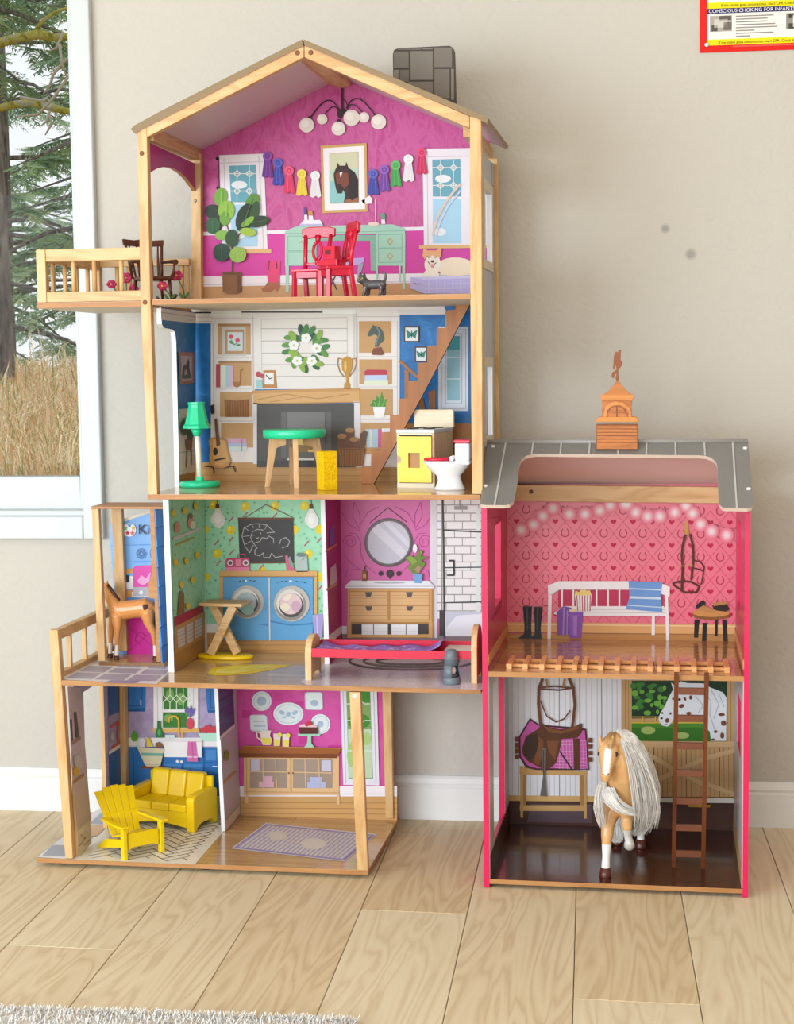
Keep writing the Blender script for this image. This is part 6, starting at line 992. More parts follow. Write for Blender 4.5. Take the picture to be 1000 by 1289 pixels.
for s in (-1, 1):
    mb = MB(); mb.tube([(s * 0.024, 0.021, 0.04), (s * 0.03, 0.034, 0.094)], 0.0023, 7); t.p('back_post', mb, RB)
    mb = MB(); mb.tube([(s * 0.027, 0.028, 0.066), (s * 0.032, 0, 0.066), (s * 0.031, -0.024, 0.064)], [0.0022, 0.003, 0.0042], 7); t.p('armrest', mb, RB)
    mb = MB(); mb.tube([(s * 0.027, -0.02, 0.04), (s * 0.03, -0.021, 0.064)], 0.002, 6); t.p('arm_support', mb, RB)
    for y in (-0.019, 0.017):
        mb = MB(); mb.tube([(s * 0.024, y * 1.1, 0.0065), (s * 0.021, y, 0.037)], [0.002, 0.0028], 6); t.p('leg', mb, RB)
    mb = MB(); mb.tube([(s * 0.0245, -0.04 + 0.085 * i / 8, 0.0022 + 0.010 * (2 * (i / 8) - 1) ** 2) for i in range(9)], 0.0022, 6); t.p('rocker', mb, RB)
t.e.scale = (1.17, 1.17, 1.17)
# ---- pink artificial flowers
PETAL, PETAL2, STEM = flat('#D6246A', 0.5), flat('#B0144F', 0.5), flat('#4E7A3E', 0.6)
for k, (u, v, Y, lab) in enumerate([(141, 358, 0.21, 'pink toy flower farthest from the post on the balcony'), (159, 350, 0.20, 'large pink toy flower just outside the balcony post'), (169, 363, 0.19, 'low pink toy flower half hidden by the balcony post'), (205, 360, 0.075, 'drooping pink toy flower under the rocking chair seat'), (223, 347, 0.23, 'pink toy flower nearest the arched doorway beside the rocking chair')]):
    hd = P(u, v, Y); b = Vector((hd.x + (0.012 if k != 1 else -0.004), Y + 0.012, Z3 - 0.002)); t = T('toy_flower', b, lab, 'toy flower', 0, 'pink toy flowers on the balcony'); h = hd - b
    mb = MB(); mb.tube([(0, 0, 0.0008), (h.x * 0.2, h.y * 0.3, h.z * 0.5), h - Vector((0, 0, 0.001))], 0.0011, 6); t.p('stem', mb, STEM)
    mb = MB(); r = 0.0075 if k in (1, 4) else 0.006
    for i in range(6): mb.ell(h + Vector((r * math.cos(i * 1.047), -0.002, r * math.sin(i * 1.047) * 0.8)), (r * 0.72, 0.0022, r * 0.62), i % 2, 8, 5)
    t.p('petals', mb, [PETAL, PETAL2]); mb = MB(); mb.ell(h + Vector((0, -0.004, 0)), (0.0022, 0.0018, 0.0022), 0, 8, 5); t.p('eye', mb, flat('#F0B43A', 0.5))
    for s in (-1, 1):
        mb = MB(); mb.ell((s * 0.006 + h.x * 0.2, h.y * 0.2, h.z * 0.35), (0.0065, 0.001, 0.0026), 0, 8, 5, Matrix.Rotation(-s * 0.9, 3, 'Y')); t.p('leaf', mb, STEM)
# ---- green floor lamp
AQ = flat('#23D49A', 0.32, 0.5, coat=0.15)
q = PZ(252, 612.6, Z2); t = T('toy_floor_lamp', (q.x, q.y, Z2), 'bright green toy floor lamp with a white pole and flared shade', 'toy lamp')
mb = MB(); mb.lathe([(0.036, 0), (0.0375, 0.003), (0.0375, 0.008), (0.035, 0.0105), (0.009, 0.011), (0.0075, 0.0135), (0.0065, 0.0185), (0.0062, 0.019)], (0, 0, 0), 36); t.p('base', mb, AQ)
mb = MB(); mb.tube([(0, 0, 0.017), (-0.0035, 0, 0.1)], 0.0053, 12); t.p('pole', mb, flat('#EDE9DC', 0.4))
mb = MB(); mb.lathe([(0.006, 0.094), (0.0085, 0.1), (0.012, 0.108)], (-0.0035, 0, 0), 14); t.p('socket', mb, AQ)
mb = MB(); mb.lathe([(0.0235, 0.1085), (0.0262, 0.1085), (0.0255, 0.113), (0.0222, 0.1165), (0.0195, 0.128), (0.0155, 0.146), (0.0148, 0.152), (0.0158, 0.153), (0.0158, 0.157), (0.0125, 0.157), (0.0125, 0.150), (0.0235, 0.1085)], (-0.0035, 0, 0), 8, sm=False, rot=0.39); t.p('lamp_shade', mb, AQ)
# ---- round table with green top
BIRCH = wood('birch_legs', '#E2B888', '#CB9A66', 'z', 1.5, 0.4)
cq = PZ(369.5, 611, Z2); cy = 0.19; cx = P(371, 560, cy).x
t = T('toy_round_table', (cx, cy, Z2), 'round green-topped toy table on four splayed birch legs', 'toy table')
hT = P(371, 540.4, cy).z - Z2
mb = MB(); mb.lathe([(0.054, hT - 0.0155), (0.0575, hT - 0.0135), (0.058, hT - 0.002), (0.0565, hT), (0.0, hT)], (0, 0, 0), 48); t.p('tabletop', mb, AQ)
for a in (200, 285, 110, 20):
    r = math.radians(a); d = Vector((math.cos(r), math.sin(r), 0)); n = Vector((-d.y, d.x, 0)) * 0.0045
    z2 = hT - 0.0158; pts = [d * 0.016 + Vector((0, 0, z2)), d * 0.046 + Vector((0, 0, z2)), d * 0.0565 + Vector((0, 0, 0)), d * 0.048, d * 0.034 + Vector((0, 0, z2 - 0.018)), d * 0.016 + Vector((0, 0, z2 - 0.012))]
    mb = MB(); mb.prism([p_ - n for p_ in pts], n * 2); t.p('leg', mb, BIRCH, 0.0006)
# ---- yellow textured block
SPONGE = mottled('yellow_sponge', [(0.3, '#D9A800'), (0.5, '#F6C800'), (0.7, '#FFD21E')], 380, 0.6, 3, 0.9, 0.2, bdist=0.0012)
q = PZ(409.6, 617.4, Z2); t = T('yellow_block', (q.x + 0.001, q.y + 0.019, Z2), 'upright yellow spongy block standing in front of the round table', 'toy block', 37)
mb = MB(); mb.box(-0.0165, 0.0115, -0.0165, 0.0115, 0, 0.0695); t.p('block', mb, SPONGE, 0.001)
# ---- toy stove
q = PZ(500.6, 613.4, Z2); CRM = flat('#F0E4C8', 0.45)
t = T('toy_stove', (q.x, q.y, Z2), 'wooden toy stove with yellow door and cream splashback under the stairs', 'toy stove', -11)
W_, D_, H_ = 0.0715, 0.105, 0.0985
mb = MB(); mb.box(0, 0.004, 0, D_, 0.0, H_); mb.box(0.004, W_ - 0.004, D_ - 0.004, D_, 0.0, H_); mb.box(0, W_, -0.001, D_, 0, 0.008); mb.box(0.004, W_ - 0.004, 0.002, D_ - 0.004, H_ - 0.004, H_); t.p('body', mb, CRM)
mb = MB(); mb.box(W_ - 0.0045, W_, 0.0, D_, 0.008, H_); t.p('side_board', mb, wood('stove_side', '#DDB791', '#C79B70', 'z', 1.3, 0.45))
YEL = flat('#FFD800', 0.35, 0.5)
dw0, dw1, dh0, dh1 = 0.0025, W_ - 0.0045, 0.0095, 0.0925
hx0, hx1, hz0, hz1 = 0.023, 0.0455, 0.036, 0.063
mb = MB(); mb.box(dw0, hx0, -0.005, -0.0005, dh0, dh1); mb.box(hx1, dw1, -0.005, -0.0005, dh0, dh1); mb.box(hx0, hx1, -0.005, -0.0005, dh0, hz0); mb.box(hx0, hx1, -0.005, -0.0005, hz1, dh1)
d_ = t.p('door', mb, YEL)
mb = MB(); mb.box(hx0, hx1, 0.0005, 0.0015, hz0, hz1); t.p('window_back', mb, flat('#B98A5A', 0.6), parent=d_)
mb = MB(); n = 10; mb.poly([(dw0 - 0.0004, -0.0056, 0.044), (dw0 - 0.0004, -0.0056, 0.058)][::-1] + [(dw0 + 0.0068 * math.sin(math.pi * i / n), -0.0056, 0.051 - 0.0072 * math.cos(math.pi * i / n)) for i in range(1, n)]); t.p('finger_hole', mb, flat('#C9A98A', 0.6), parent=d_)
mb = MB(); mb.box(-0.001, W_ + 0.001, -0.002, D_, H_, H_ + 0.0065); t.p('worktop', mb, flat('#C9CACC', 0.3), 0.0008)
for (x, y) in ((0.02, 0.03), (0.052, 0.03), (0.02, 0.075), (0.052, 0.075)):
    mb = MB(); mb.lathe([(0.011, H_ + 0.0065), (0.011, H_ + 0.008), (0.006, H_ + 0.008), (0.006, H_ + 0.0072), (0, H_ + 0.0072)], (x, y, 0), 20); t.p('burner', mb, flat('#3A3A3C', 0.35))
mb = MB(); mb.prism([(-0.002, D_ - 0.006, H_ + 0.0065), (W_ + 0.004, D_ - 0.006, H_ + 0.0065), (W_ + 0.004, D_ - 0.006, H_ + 0.036), (W_ + 0.0015, D_ - 0.006, H_ + 0.0395), (0, D_ - 0.006, H_ + 0.0395), (-0.002, D_ - 0.006, H_ + 0.037)], (0, 0.006, 0)); t.p('splashback', mb, wood('splash_ply', '#F1DDBB', '#E3C79C', 'x', 1, 0.45), 0.0008)
# ---- toilet
TW = flat('#F6F6F7', 0.18, 0.5, coat=0.4)
q = PZ(563, 617.6, Z2); s_ = 1.0
t = T('toy_toilet', (q.x, q.y + 0.014, Z2), 'white toy toilet with red lid standing at the right front of the room', 'toy toilet', 0)
def loft(mb, secs, n=20, m=0):
    vs = [(cx + rx * math.cos(6.28318 * j / n), ry * math.sin(6.28318 * j / n), z) for cx, rx, ry, z in secs for j in range(n)]; k = len(secs)
    mb.add(vs, [(i * n + j, i * n + (j + 1) % n, (i + 1) * n + (j + 1) % n, (i + 1) * n + j) for i in range(k - 1) for j in range(n)], m, True)
    mb.add(vs[:n], [tuple(range(n - 1, -1, -1))], m); mb.add(vs[-n:], [tuple(range(n))], m)
mb = MB(); loft(mb, [(0.003, 0.027, 0.015, 0), (0.003, 0.0275, 0.0155, 0.004), (0.003, 0.025, 0.014, 0.006), (0.003, 0.021, 0.0125, 0.018), (0.001, 0.022, 0.014, 0.026), (-0.001, 0.034, 0.019, 0.038), (-0.001, 0.041, 0.022, 0.047), (-0.0005, 0.042, 0.0225, 0.052)]); t.p('bowl', mb, TW)
mb = MB(); mb.prism([(0.012, -0.017, 0.045), (0.041, -0.017, 0.045), (0.041, -0.017, 0.053), (0.012, -0.017, 0.053)], (0, 0.034, 0)); mb.box(0.0145, 0.0405, -0.0165, 0.0165, 0.052, 0.0835); t.p('tank', mb, TW, 0.003)
mb = MB(); mb.box(0.013, 0.0418, -0.018, 0.018, 0.0835, 0.0895); t.p('tank_lid', mb, flat('#E01C46', 0.3, coat=0.2), 0.0015)
mb = MB(); loft(mb, [(-0.0185, 0.0235, 0.02, 0.0523), (-0.0185, 0.0245, 0.0205, 0.0545), (-0.0185, 0.0235, 0.0195, 0.0575)]); t.p('seat_lid', mb, flat('#E01C46', 0.3, coat=0.2))
for y in (-0.012, 0.012): mb = MB(); mb.tube([(0.0085, y - 0.004, 0.0565), (0.0085, y + 0.004, 0.0565)], 0.0042, 12); t.p('hinge', mb, TW)
# ---- folding X table with yellow base
OAK_ = wood('toy_oak', '#D9B27C', '#BE9057', 'x', 1.5, 0.45)
q = PZ(283.5, 829.5, Z1); by = q.y + 0.012
t = T('toy_folding_table', (P(283.5, 820, by).x, by, Z1), 'wooden X-legged toy table on a flat yellow oval base', 'toy table', -4)
mb = MB(); mb.lathe([(0.054, 0), (0.0565, 0.002), (0.0565, 0.0055), (0.054, 0.0072), (0, 0.0072)], (0, 0, 0), 40, sy=0.46); t.p('base', mb, flat('#F2CB0A', 0.35))
for y, sgn in ((-0.014, 1), (0.003, -1)):
    mb = MB(); bar(mb, (sgn * -0.024, y, 0.009), (sgn * 0.024, y, 0.103), 0.016, 0.009, (0, 1, 0)); t.p('leg', mb, OAK_, 0.0008)
mb = MB(); mb.tube([(0, -0.0195, 0.055), (0, 0.012, 0.055)], 0.005, 14); t.p('dowel', mb, wood('toy_dowel', '#C99A68', '#B07F4C', 'x', 1, 0.5))
mb = MB(); mb.box(-0.0425, 0.0425, -0.022, 0.03, 0.102, 0.1085); t.p('tabletop', mb, OAK_, 0.0012)
# ---- bed
BEDW = wood('bed_wood', '#EBC593', '#DBAE77', 'z', 1, 0.45)
BR = flat('#D6103E', 0.35, coat=0.1)
xl, xr, yf, yb_ = -0.1165, 0.1795, 0.043, 0.128
t = T('toy_bed', (0.0315, 0.0855, Z1), 'red toy bed with wooden ends and a purple blanket inside', 'toy bed')
O = Vector((0.0315, 0.0855, Z1))
def bedend(x, top, th):
    pts = [(x, yf, Z1)] + [(x, yf, Z1 + top * 0.62)]
    for i in range(11): a = math.pi * (1 - i / 10); pts.append((x, (yf + yb_) / 2 + (yb_ - yf) / 2 * math.cos(a) * 0.96, Z1 + top * 0.66 + top * 0.34 * math.sin(a)))
    pts += [(x, yb_, Z1 + top * 0.62), (x, yb_, Z1), (x, yb_ - 0.012, Z1), (x, yb_ - 0.02, Z1 + 0.01), (x, yf + 0.02, Z1 + 0.01), (x, yf + 0.012, Z1)]
    mb = MB(); mb.prism([Vector(p_) - O for p_ in pts], (th, 0, 0)); return mb
t.p('footboard', bedend(xl, 0.077, 0.0115), BEDW, 0.001); t.p('headboard', bedend(xr, 0.098, 0.0105), BEDW, 0.001)
zf0, zf1 = 0.3695, 0.3845
mb = MB(); n = 12
for i in range(n):
    a, b = xl + 0.0116 + (xr - xl - 0.0118) * i / n, xl + 0.0116 + (xr - xl - 0.0118) * (i + 1) / n; sg = lambda x: 0.0015 * math.sin(math.pi * (x - xl) / (xr - xl))
    mb.hexa([Vector(v_) - O for v_ in ((a, yf + 0.002, zf0 - sg(a)), (a, yf + 0.006, zf0 - sg(a)), (b, yf + 0.006, zf0 - sg(b)), (b, yf + 0.002, zf0 - sg(b)), (a, yf + 0.002, zf1 - sg(a)), (a, yf + 0.006, zf1 - sg(a)), (b, yf + 0.006, zf1 - sg(b)), (b, yf + 0.002, zf1 - sg(b)))])
t.p('side_rail', mb, BR)
mb = MB(); mb.box(xl + 0.0116 - O.x, xr - 0.0002 - O.x, yb_ - 0.006 - O.y, yb_ - 0.002 - O.y, zf0 - O.z, zf1 + 0.004 - O.z); t.p('side_rail', mb, BR, 0.001)
mb = MB(); mb.box(xl + 0.0116 - O.x, xr - 0.0002 - O.x, yf + 0.006 - O.y, yb_ - 0.006 - O.y, zf0 - O.z, zf0 + 0.004 - O.z); t.p('bed_base', mb, BR)
sh = T('bed_sheet', (0.149, 0.0855, zf0 + 0.004), 'white sheet lying at the head end of the red toy bed', 'sheet')
mb = MB(); mb.box(-0.02, 0.0296, -0.036, 0.036, 0, 0.0085); sh.p('sheet', mb, flat('#F0ECEA', 0.8), 0.002)
bl_ = T('toy_blanket', (0.015, 0.0855, zf0 + 0.004), 'crumpled purple patterned blanket lying in the red toy bed', 'blanket')
BLK = mottled('purple_cloth', [(0.45, '#9A74C8'), (0.6, '#A98AD4'), (0.66, '#D9C6EA'), (0.7, '#A080CC')], 60, 0.7, 2)
nx_, ny_ = 40, 12; vs = []; random.seed(8)
for j in range(ny_ + 1):
    for i in range(nx_ + 1):
        x = -0.112 + 0.222 * i / nx_; y = -0.037 + 0.072 * j / ny_
        z = 0.0055 + 0.0014 * math.sin(x * 120 + y * 60) + 0.0012 * math.sin(y * 190 + x * 35) + (0.016 * max(0, (x - 0.075) / 0.035) ** 2 if x > 0.075 else 0) + (0.006 * max(0, (-0.09 - x) / 0.022) if x < -0.09 else 0)
        vs.append((x, y, max(z, 0.0012)))
mb = MB(); mb.add(vs, [(j * (nx_ + 1) + i, j * (nx_ + 1) + i + 1, (j + 1) * (nx_ + 1) + i + 1, (j + 1) * (nx_ + 1) + i) for j in range(ny_) for i in range(nx_)], 0, True)
o = bl_.p('cloth', mb, BLK); md = o.modifiers.new('thick', 'SOLIDIFY'); md.thickness = 0.0008
# ---- lantern
q = PZ(567.6, 862.5, Z1); LG = flat('#6E7B84', 0.4)
t = T('toy_lantern', (q.x, q.y + 0.012, Z1), 'slate grey toy lantern standing in front of the red bed', 'toy lantern', 12)
mb = MB(); mb.lathe([(0.0152, 0), (0.0158, 0.002), (0.0156, 0.009), (0.0150, 0.0125), (0.0, 0.0125)], (0, 0, 0), 24); t.p('base', mb, LG)
mb = MB(); n = 24; prof_ = [(0.0150, 0.0125), (0.0128, 0.034)]
for j in range(n):
    a0, a1 = 6.28318 * j / n, 6.28318 * (j + 1) / n; am = (a0 + a1) / 2 - 4.712
    am = (am + math.pi) % 6.28318 - math.pi
    if -0.2 < am - 0.1 < 1.15: continue
    vs = [(r * math.cos(a), r * math.sin(a), z) for r, z in prof_ for a in (a0, a1)]; mb.add(vs, [(0, 1, 3, 2)], 0, True)
o = t.p('casing', mb, LG); md = o.modifiers.new('thick', 'SOLIDIFY'); md.thickness = 0.0012
mb = MB(); mb.ell((0, 0, 0.024), (0.0085, 0.0085, 0.010), 0, 12, 8); t.p('bulb', mb, flat('#E9E6E0', 0.25))
mb = MB(); mb.lathe([(0.0115, 0.0125), (0.0115, 0.018), (0.0, 0.018)], (0, 0, 0), 16); t.p('burner', mb, flat('#4A4E58', 0.4))
mb = MB(); mb.lathe([(0.0128, 0.034), (0.0126, 0.044), (0.0132, 0.0445), (0.0132, 0.0475), (0.0118, 0.048), (0.0122, 0.0495), (0.0122, 0.0515), (0.0108, 0.0565), (0.0075, 0.0605), (0, 0.0622)], (0, 0, 0), 24); t.p('cap', mb, LG)
# ---- sofa
SY = flat('#F6CC00', 0.32, 0.5, coat=0.1)
t = T('toy_sofa', (-0.4325, 0.252, 0.0), 'yellow plastic toy sofa with three back cushions in the kitchen', 'toy sofa', -16)
hw, hd_ = 0.0775, 0.0435
mb = MB(); n = 14
pts = [(-hw + 0.018, -hd_ + 0.004, 0.006)] + [(-hw + 0.018 + (2 * hw - 0.036) * i / n, -hd_ + 0.004, 0.006 + 0.006 * math.sin(math.pi * i / n)) for i in range(1, n)] + [(hw - 0.018, -hd_ + 0.004, 0.006), (hw - 0.018, -hd_ + 0.004, 0.036), (-hw + 0.018, -hd_ + 0.004, 0.036)]
mb.prism(pts, (0, 0.078, 0)); t.p('base', mb, SY, 0.001)
for i in range(3):
    w_ = (2 * hw - 0.036) / 3; x0 = -hw + 0.018 + w_ * i
    mb = MB(); mb.box(x0 + 0.0004, x0 + w_ - 0.0004, -hd_ + 0.0005, 0.018, 0.036, 0.0515); t.p('seat_cushion', mb, SY, 0.003)
    mb = MB(); mb.hexa([(x0 + 0.0004, 0.013, 0.048), (x0 + 0.0004, 0.034, 0.048), (x0 + w_ - 0.0004, 0.034, 0.048), (x0 + w_ - 0.0004, 0.013, 0.048), (x0 + 0.0004, 0.024, 0.0985), (x0 + 0.0004, 0.04, 0.0985), (x0 + w_ - 0.0004, 0.04, 0.0985), (x0 + w_ - 0.0004, 0.024, 0.0985)]); t.p('back_cushion', mb, SY, 0.004, 3)
mb = MB(); mb.box(-hw + 0.006, hw - 0.006, 0.034, 0.043, 0.006, 0.092); t.p('back', mb, SY, 0.003)
for s in (-1, 1):
    x0, x1 = (hw - 0.018, hw) if s > 0 else (-hw, -hw + 0.018)
    prof = [(-hd_, 0.0), (-hd_ + 0.011, 0.0), (-hd_ + 0.014, 0.006), (-hd_ + 0.03, 0.012), (0.02, 0.012), (0.032, 0.006), (0.035, 0.0), (0.043, 0.0), (0.043, 0.068), (0.03, 0.0725), (-hd_ + 0.012, 0.0705), (-hd_ + 0.002, 0.066), (-hd_, 0.06)]
    mb = MB(); mb.prism([(x0, y, z) for y, z in prof], (x1 - x0, 0, 0)); t.p('armrest', mb, SY, 0.003, 3)
# ---- adirondack chair
t = T('toy_adirondack_chair', (-0.454, 0.067, 0.0), 'yellow plastic slat-backed garden chair in front of the sofa', 'toy chair', 47)
YC = flat('#F8D400', 0.3, 0.5, coat=0.1)
for i in range(5):
    x = -0.024 + 0.012 * i; topz = 0.111 - 0.0022 * abs(i - 2) ** 1.6; fan = 1.34
    mb = MB(); mb.hexa([(x - 0.0054, 0.018, 0.030), (x - 0.0054, 0.022, 0.029), (x + 0.0054, 0.022, 0.029), (x + 0.0054, 0.018, 0.030), (x * fan - 0.0078, 0.060, topz), (x * fan - 0.0078, 0.064, topz - 0.001), (x * fan + 0.0078, 0.064, topz - 0.001), (x * fan + 0.0078, 0.060, topz)]); t.p('back_slat', mb, YC, 0.0008)
mb = MB(); bar(mb, (-0.036, 0.061, 0.097), (0.036, 0.061, 0.097), 0.003, 0.008); bar(mb, (-0.033, 0.0375, 0.062), (0.033, 0.0375, 0.062), 0.003, 0.009); t.p('back_brace', mb, YC)
for i in range(5):
    y0 = -0.044 + 0.0128 * i; z0 = 0.046 - 0.0034 * i
    mb = MB(); mb.hexa([(-0.029, y0, z0 - 0.004), (-0.029, y0 + 0.0122, z0 - 0.0072), (0.029, y0 + 0.0122, z0 - 0.0072), (0.029, y0, z0 - 0.004), (-0.029, y0, z0), (-0.029, y0 + 0.0122, z0 - 0.0032), (0.029, y0 + 0.0122, z0 - 0.0032), (0.029, y0, z0)]); t.p('seat_slat', mb, YC, 0.0008)
mb = MB(); mb.prism([(-0.031, -0.0475, 0.016), (-0.02, -0.0475, 0.020), (0.02, -0.0475, 0.020), (0.031, -0.0475, 0.016), (0.031, -0.0475, 0.046), (-0.031, -0.0475, 0.046)], (0, 0.004, 0)); t.p('front_apron', mb, YC, 0.001)
for s in (-1, 1):
    mb = MB(); mb.prism([(s * 0.038 - 0.004, -0.05, 0), (s * 0.038 + 0.004, -0.05, 0), (s * 0.038 + 0.004, -0.05, 0.058), (s * 0.038 - 0.004, -0.05, 0.058)], (0, 0.012, 0)); t.p('leg', mb, YC, 0.001)
    mb = MB(); mb.prism([(s * 0.034 - 0.003, -0.044, 0.036), (s * 0.034 - 0.003, -0.044, 0.022), (s * 0.034 - 0.003, 0.05, 0.0), (s * 0.034 - 0.003, 0.064, 0.0), (s * 0.034 - 0.003, 0.03, 0.022)], (0.006, 0, 0)); t.p('leg', mb, YC, 0.001)
    mb = MB(); mb.prism([(s * 0.033, -0.055, 0.058), (s * 0.047, -0.055, 0.058), (s * 0.049, -0.03, 0.058), (s * 0.043, 0.035, 0.056), (s * 0.033, 0.038, 0.056)], (0, 0, 0.0045)); t.p('armrest', mb, YC, 0.001)
# ---- ladder leaning in the stable
LD = flat('#713A1C', 0.42)
fl_, fr_ = PZ(848.6, 1091, 0.0), PZ(885.6, 1093.6, 0.0); tl_, tr_ = P(852, 846.5, -0.0285), P(890, 847, -0.0285)
ym = (fl_.y + fr_.y) / 2; fl_.y = fr_.y = ym
t = T('toy_ladder', ((fl_.x + fr_.x) / 2, ym, 0.0), 'brown toy ladder leaning against the loft of the stable', 'toy ladder'); o_ = t.e.location
for a, b in ((fl_, tl_), (fr_, tr_)):
    mb = MB(); bar(mb, a - o_ + Vector((0, 0, 0.0012)), b - o_, 0.0075, 0.005, (0, 1, 0)); t.p('rail', mb, LD, 0.0006)
for v in (869.5, 903.5, 938, 972, 1007.5, 1041, 1074):
    k = (v - 846.5) / (1092 - 846.5); k = k / (k + (1 - k) * 1.045)
    a, b = tl_.lerp(fl_, k) - o_, tr_.lerp(fr_, k) - o_
    mb = MB(); bar(mb, a + Vector((0.003, -0.0012, 0)), b + Vector((-0.003, -0.0012, 0)), 0.0115, 0.006, (0, 1, 0)); t.p('rung', mb, LD, 0.0006)
# ---- picket fence sections on the loft
FN = wood('fence_wood', '#F2B274', '#DE9856', 'y', 1.5, 0.45)
LZ = 0.3610
xs = [640.5, 661, 682, 702.6, 723.6, 736, 756.8, 777.4, 798, 819, 830.6, 852.4, 874, 894.8, 915]
for k, lab in enumerate(('picket fence section nearest the dollhouse, lying flat on the stable loft', 'middle picket fence section lying flat on the stable loft', 'picket fence section next to the printed stool, lying flat on the loft')):
    us = xs[k * 5:k * 5 + 5]
    q0 = PZ(us[0], 838, LZ + 0.008); q1 = PZ(us[-1], 839, LZ + 0.008)
    y0, y1 = 0.004, 0.096; xm = (q0.x + q1.x) / 2
    t = T('toy_fence', (xm, 0.045, LZ), lab, 'toy fence', 0, 'picket fence sections on the stable loft')
    for u in us:
        xa = PZ(u, 838, LZ + 0.008).x - xm
        mb = MB(); mb.prism([(xa - 0.0045, y0 - 0.045, 0.0), (xa + 0.0045, y0 - 0.045, 0.0), (xa + 0.0045, y1 - 0.053, 0.0), (xa, y1 - 0.045, 0.0), (xa - 0.0045, y1 - 0.053, 0.0)], (0, 0, 0.0095)); t.p('picket', mb, FN, 0.0006)
    for y in (y0 + 0.016, y1 - 0.026):
        mb = MB(); mb.box(q0.x - xm - 0.0072, q1.x - xm + 0.0072, y - 0.045, y - 0.045 + 0.0075, 0.0005, 0.006); t.p('fence_rail', mb, FN, 0.0004)
# ---- lift car on the porch
SID = flat('#3E8FDC', 0.35)
e0, e1 = 0.15, 0.243
ex0, ex1 = P(116, 700, e0).x, P(204, 800, e0).x
lift = T('toy_lift', (-0.47, 0.2, Z1), 'toy lift car with wooden posts and blue siding on the left porch', 'toy lift'); LO = lift.e.location
def lp(name, pts, Y, dep, mat, bevel=0.0008, me=None, parent=None):
    mb = MB(); mb.prism([P(u, v, Y) - LO for u, v in pts], (0, dep, 0), 0, None if me is None else 1); return lift.p(name, mb, mat if me is None else [mat, me], bevel, parent=parent)
zb0 = Z1 + 0.0003
mb = MB(); mb.box(-0.536 - LO.x, -0.408 - LO.x, e0 - LO.y, e1 - LO.y, zb0 - LO.z, zb0 + 0.0065 - LO.z); lift.p('car_floor', mb, [LAM2], 0.0005)
zt_ = P(116, 637.5, e0).z
mb = MB(); mb.box(-0.543 - LO.x, -0.402 - LO.x, e0 - 0.002 - LO.y, e1 - LO.y, zt_ - 0.0045 - LO.z, zt_ - LO.z); lift.p('car_roof', mb, [EDGE], 0.0005)
zl = zb0 + 0.0065
def downto(pts, Y, z):
    out = [P(u, v, Y) for u, v in pts]; return out
lp('post', [(115.4, 640.2), (124, 640.2), (132.4, 832.4), (123.4, 832.4)], e0, 0.014, PINE)
lp('post', [(140, 640.4), (153, 640.4), (160, 820), (148, 820)], e1 - 0.016, 0.014, PINE)
rp = [(188.6, 640.4), (194, 640.4), (203, 833), (197, 833), (196, 790), (194.6, 753.4), (187.4, 752.6), (187, 734), (188.6, 729), (191.6, 723), (191, 706)]
lp('side_panel', rp, e0, 0.084, EDGE, 0, SID)
bp_ = lp('back_panel', [(137.4, 665), (139, 660), (143, 657.6), (206, 636), (206, 826), (150, 826)], e1 - 0.0015, 0.004, flat('#79AEE6', 0.35), 0)
for i in range(8):
    v = 640 + i * 25
    q_ = [P(194.3 + (v - 640) * 0.0465, v, e0), P(194.3 + (v - 613) * 0.0465, v + 24.2, e0)]
    zz0, zz1 = q_[1].z, q_[0].z; xx_ = (q_[0].x + q_[1].x) / 2
    mb = MB(); mb.hexa([Vector(p_) - LO for p_ in ((q_[1].x - .001, e0 + .001, zz0), (q_[1].x - .001, e1 - .012, zz0), (q_[1].x + .0018, e1 - .012, zz0), (q_[1].x + .0018, e0 + .001, zz0), (q_[0].x - .001, e0 + .001, zz1), (q_[0].x - .001, e1 - .012, zz1), (q_[0].x + .0009, e1 - .012, zz1), (q_[0].x + .0009, e0 + .001, zz1))]); lift.p('siding_board', mb, SID, parent=None)
EP = planeY(e1 - 0.0017)
def ED(name, layers, o=1): 
    mb = MB(); mats = []
    for i, (c, polys) in enumerate(layers):
        m = pr(c)
        if m not in mats: mats.append(m)
        for j, p_ in enumerate(polys): mb.poly([EP(u, v, 0.0003 * (o + i + 0.9 * j / len(polys))) - LO for u, v in p_], mats.index(m))
    ob = bpy.data.objects.new(name, mb.mesh(name, mats)); COL.objects.link(ob); ob.parent = bp_; return ob
ED('printed_siding', [('#E9DCC6', [[(143, 657.6), (206, 636), (206, 640), (146, 660)]]), ('#5E97D6', Ln([(140, 687), (206, 685)], 1) + Ln([(140, 708), (206, 706)], 1)), ('#D79A55', [[(144, 716.6), (206, 714), (206, 720), (144, 722)], [(146, 744), (206, 741), (206, 750), (146, 752)]]), ('#D62C9A', [[(160, 772), (206, 768), (206, 826), (160, 826)]]), ('#E9E2E4', [Rc(158, 725, 168, 742), Rc(166, 745, 200, 752)]), ('#2F3438', [Rc(158, 724, 163, 733)]), ('#B91E80', Ln([(176, 812), (170, 806), (172, 798), (178, 796), (183, 800)], 1) + Ln([(162, 790), (200, 820)], 0.6) + Ln([(162, 820), (200, 786)], 0.6))])
ED('printed_toaster', [('#E052A8', [[(167, 716), (170, 712.6), (194, 711), (198, 714), (198, 738), (168, 740)]]), ('#F0A4D0', [[(172, 732), (178, 724), (184, 728), (190, 720), (188, 732), (180, 737)]]), ('#B9B4BA', [Rc(168, 739, 200, 750)]), ('#EDEAEC', [El(177.6, 746, 2.6), El(194, 745.6, 2.4)])], 9)
def star5(cx, cy, r): return [(cx + (r if i % 2 == 0 else r * 0.45) * math.sin(i * math.pi / 5), cy - (r if i % 2 == 0 else r * 0.45) * math.cos(i * math.pi / 5)) for i in range(10)]
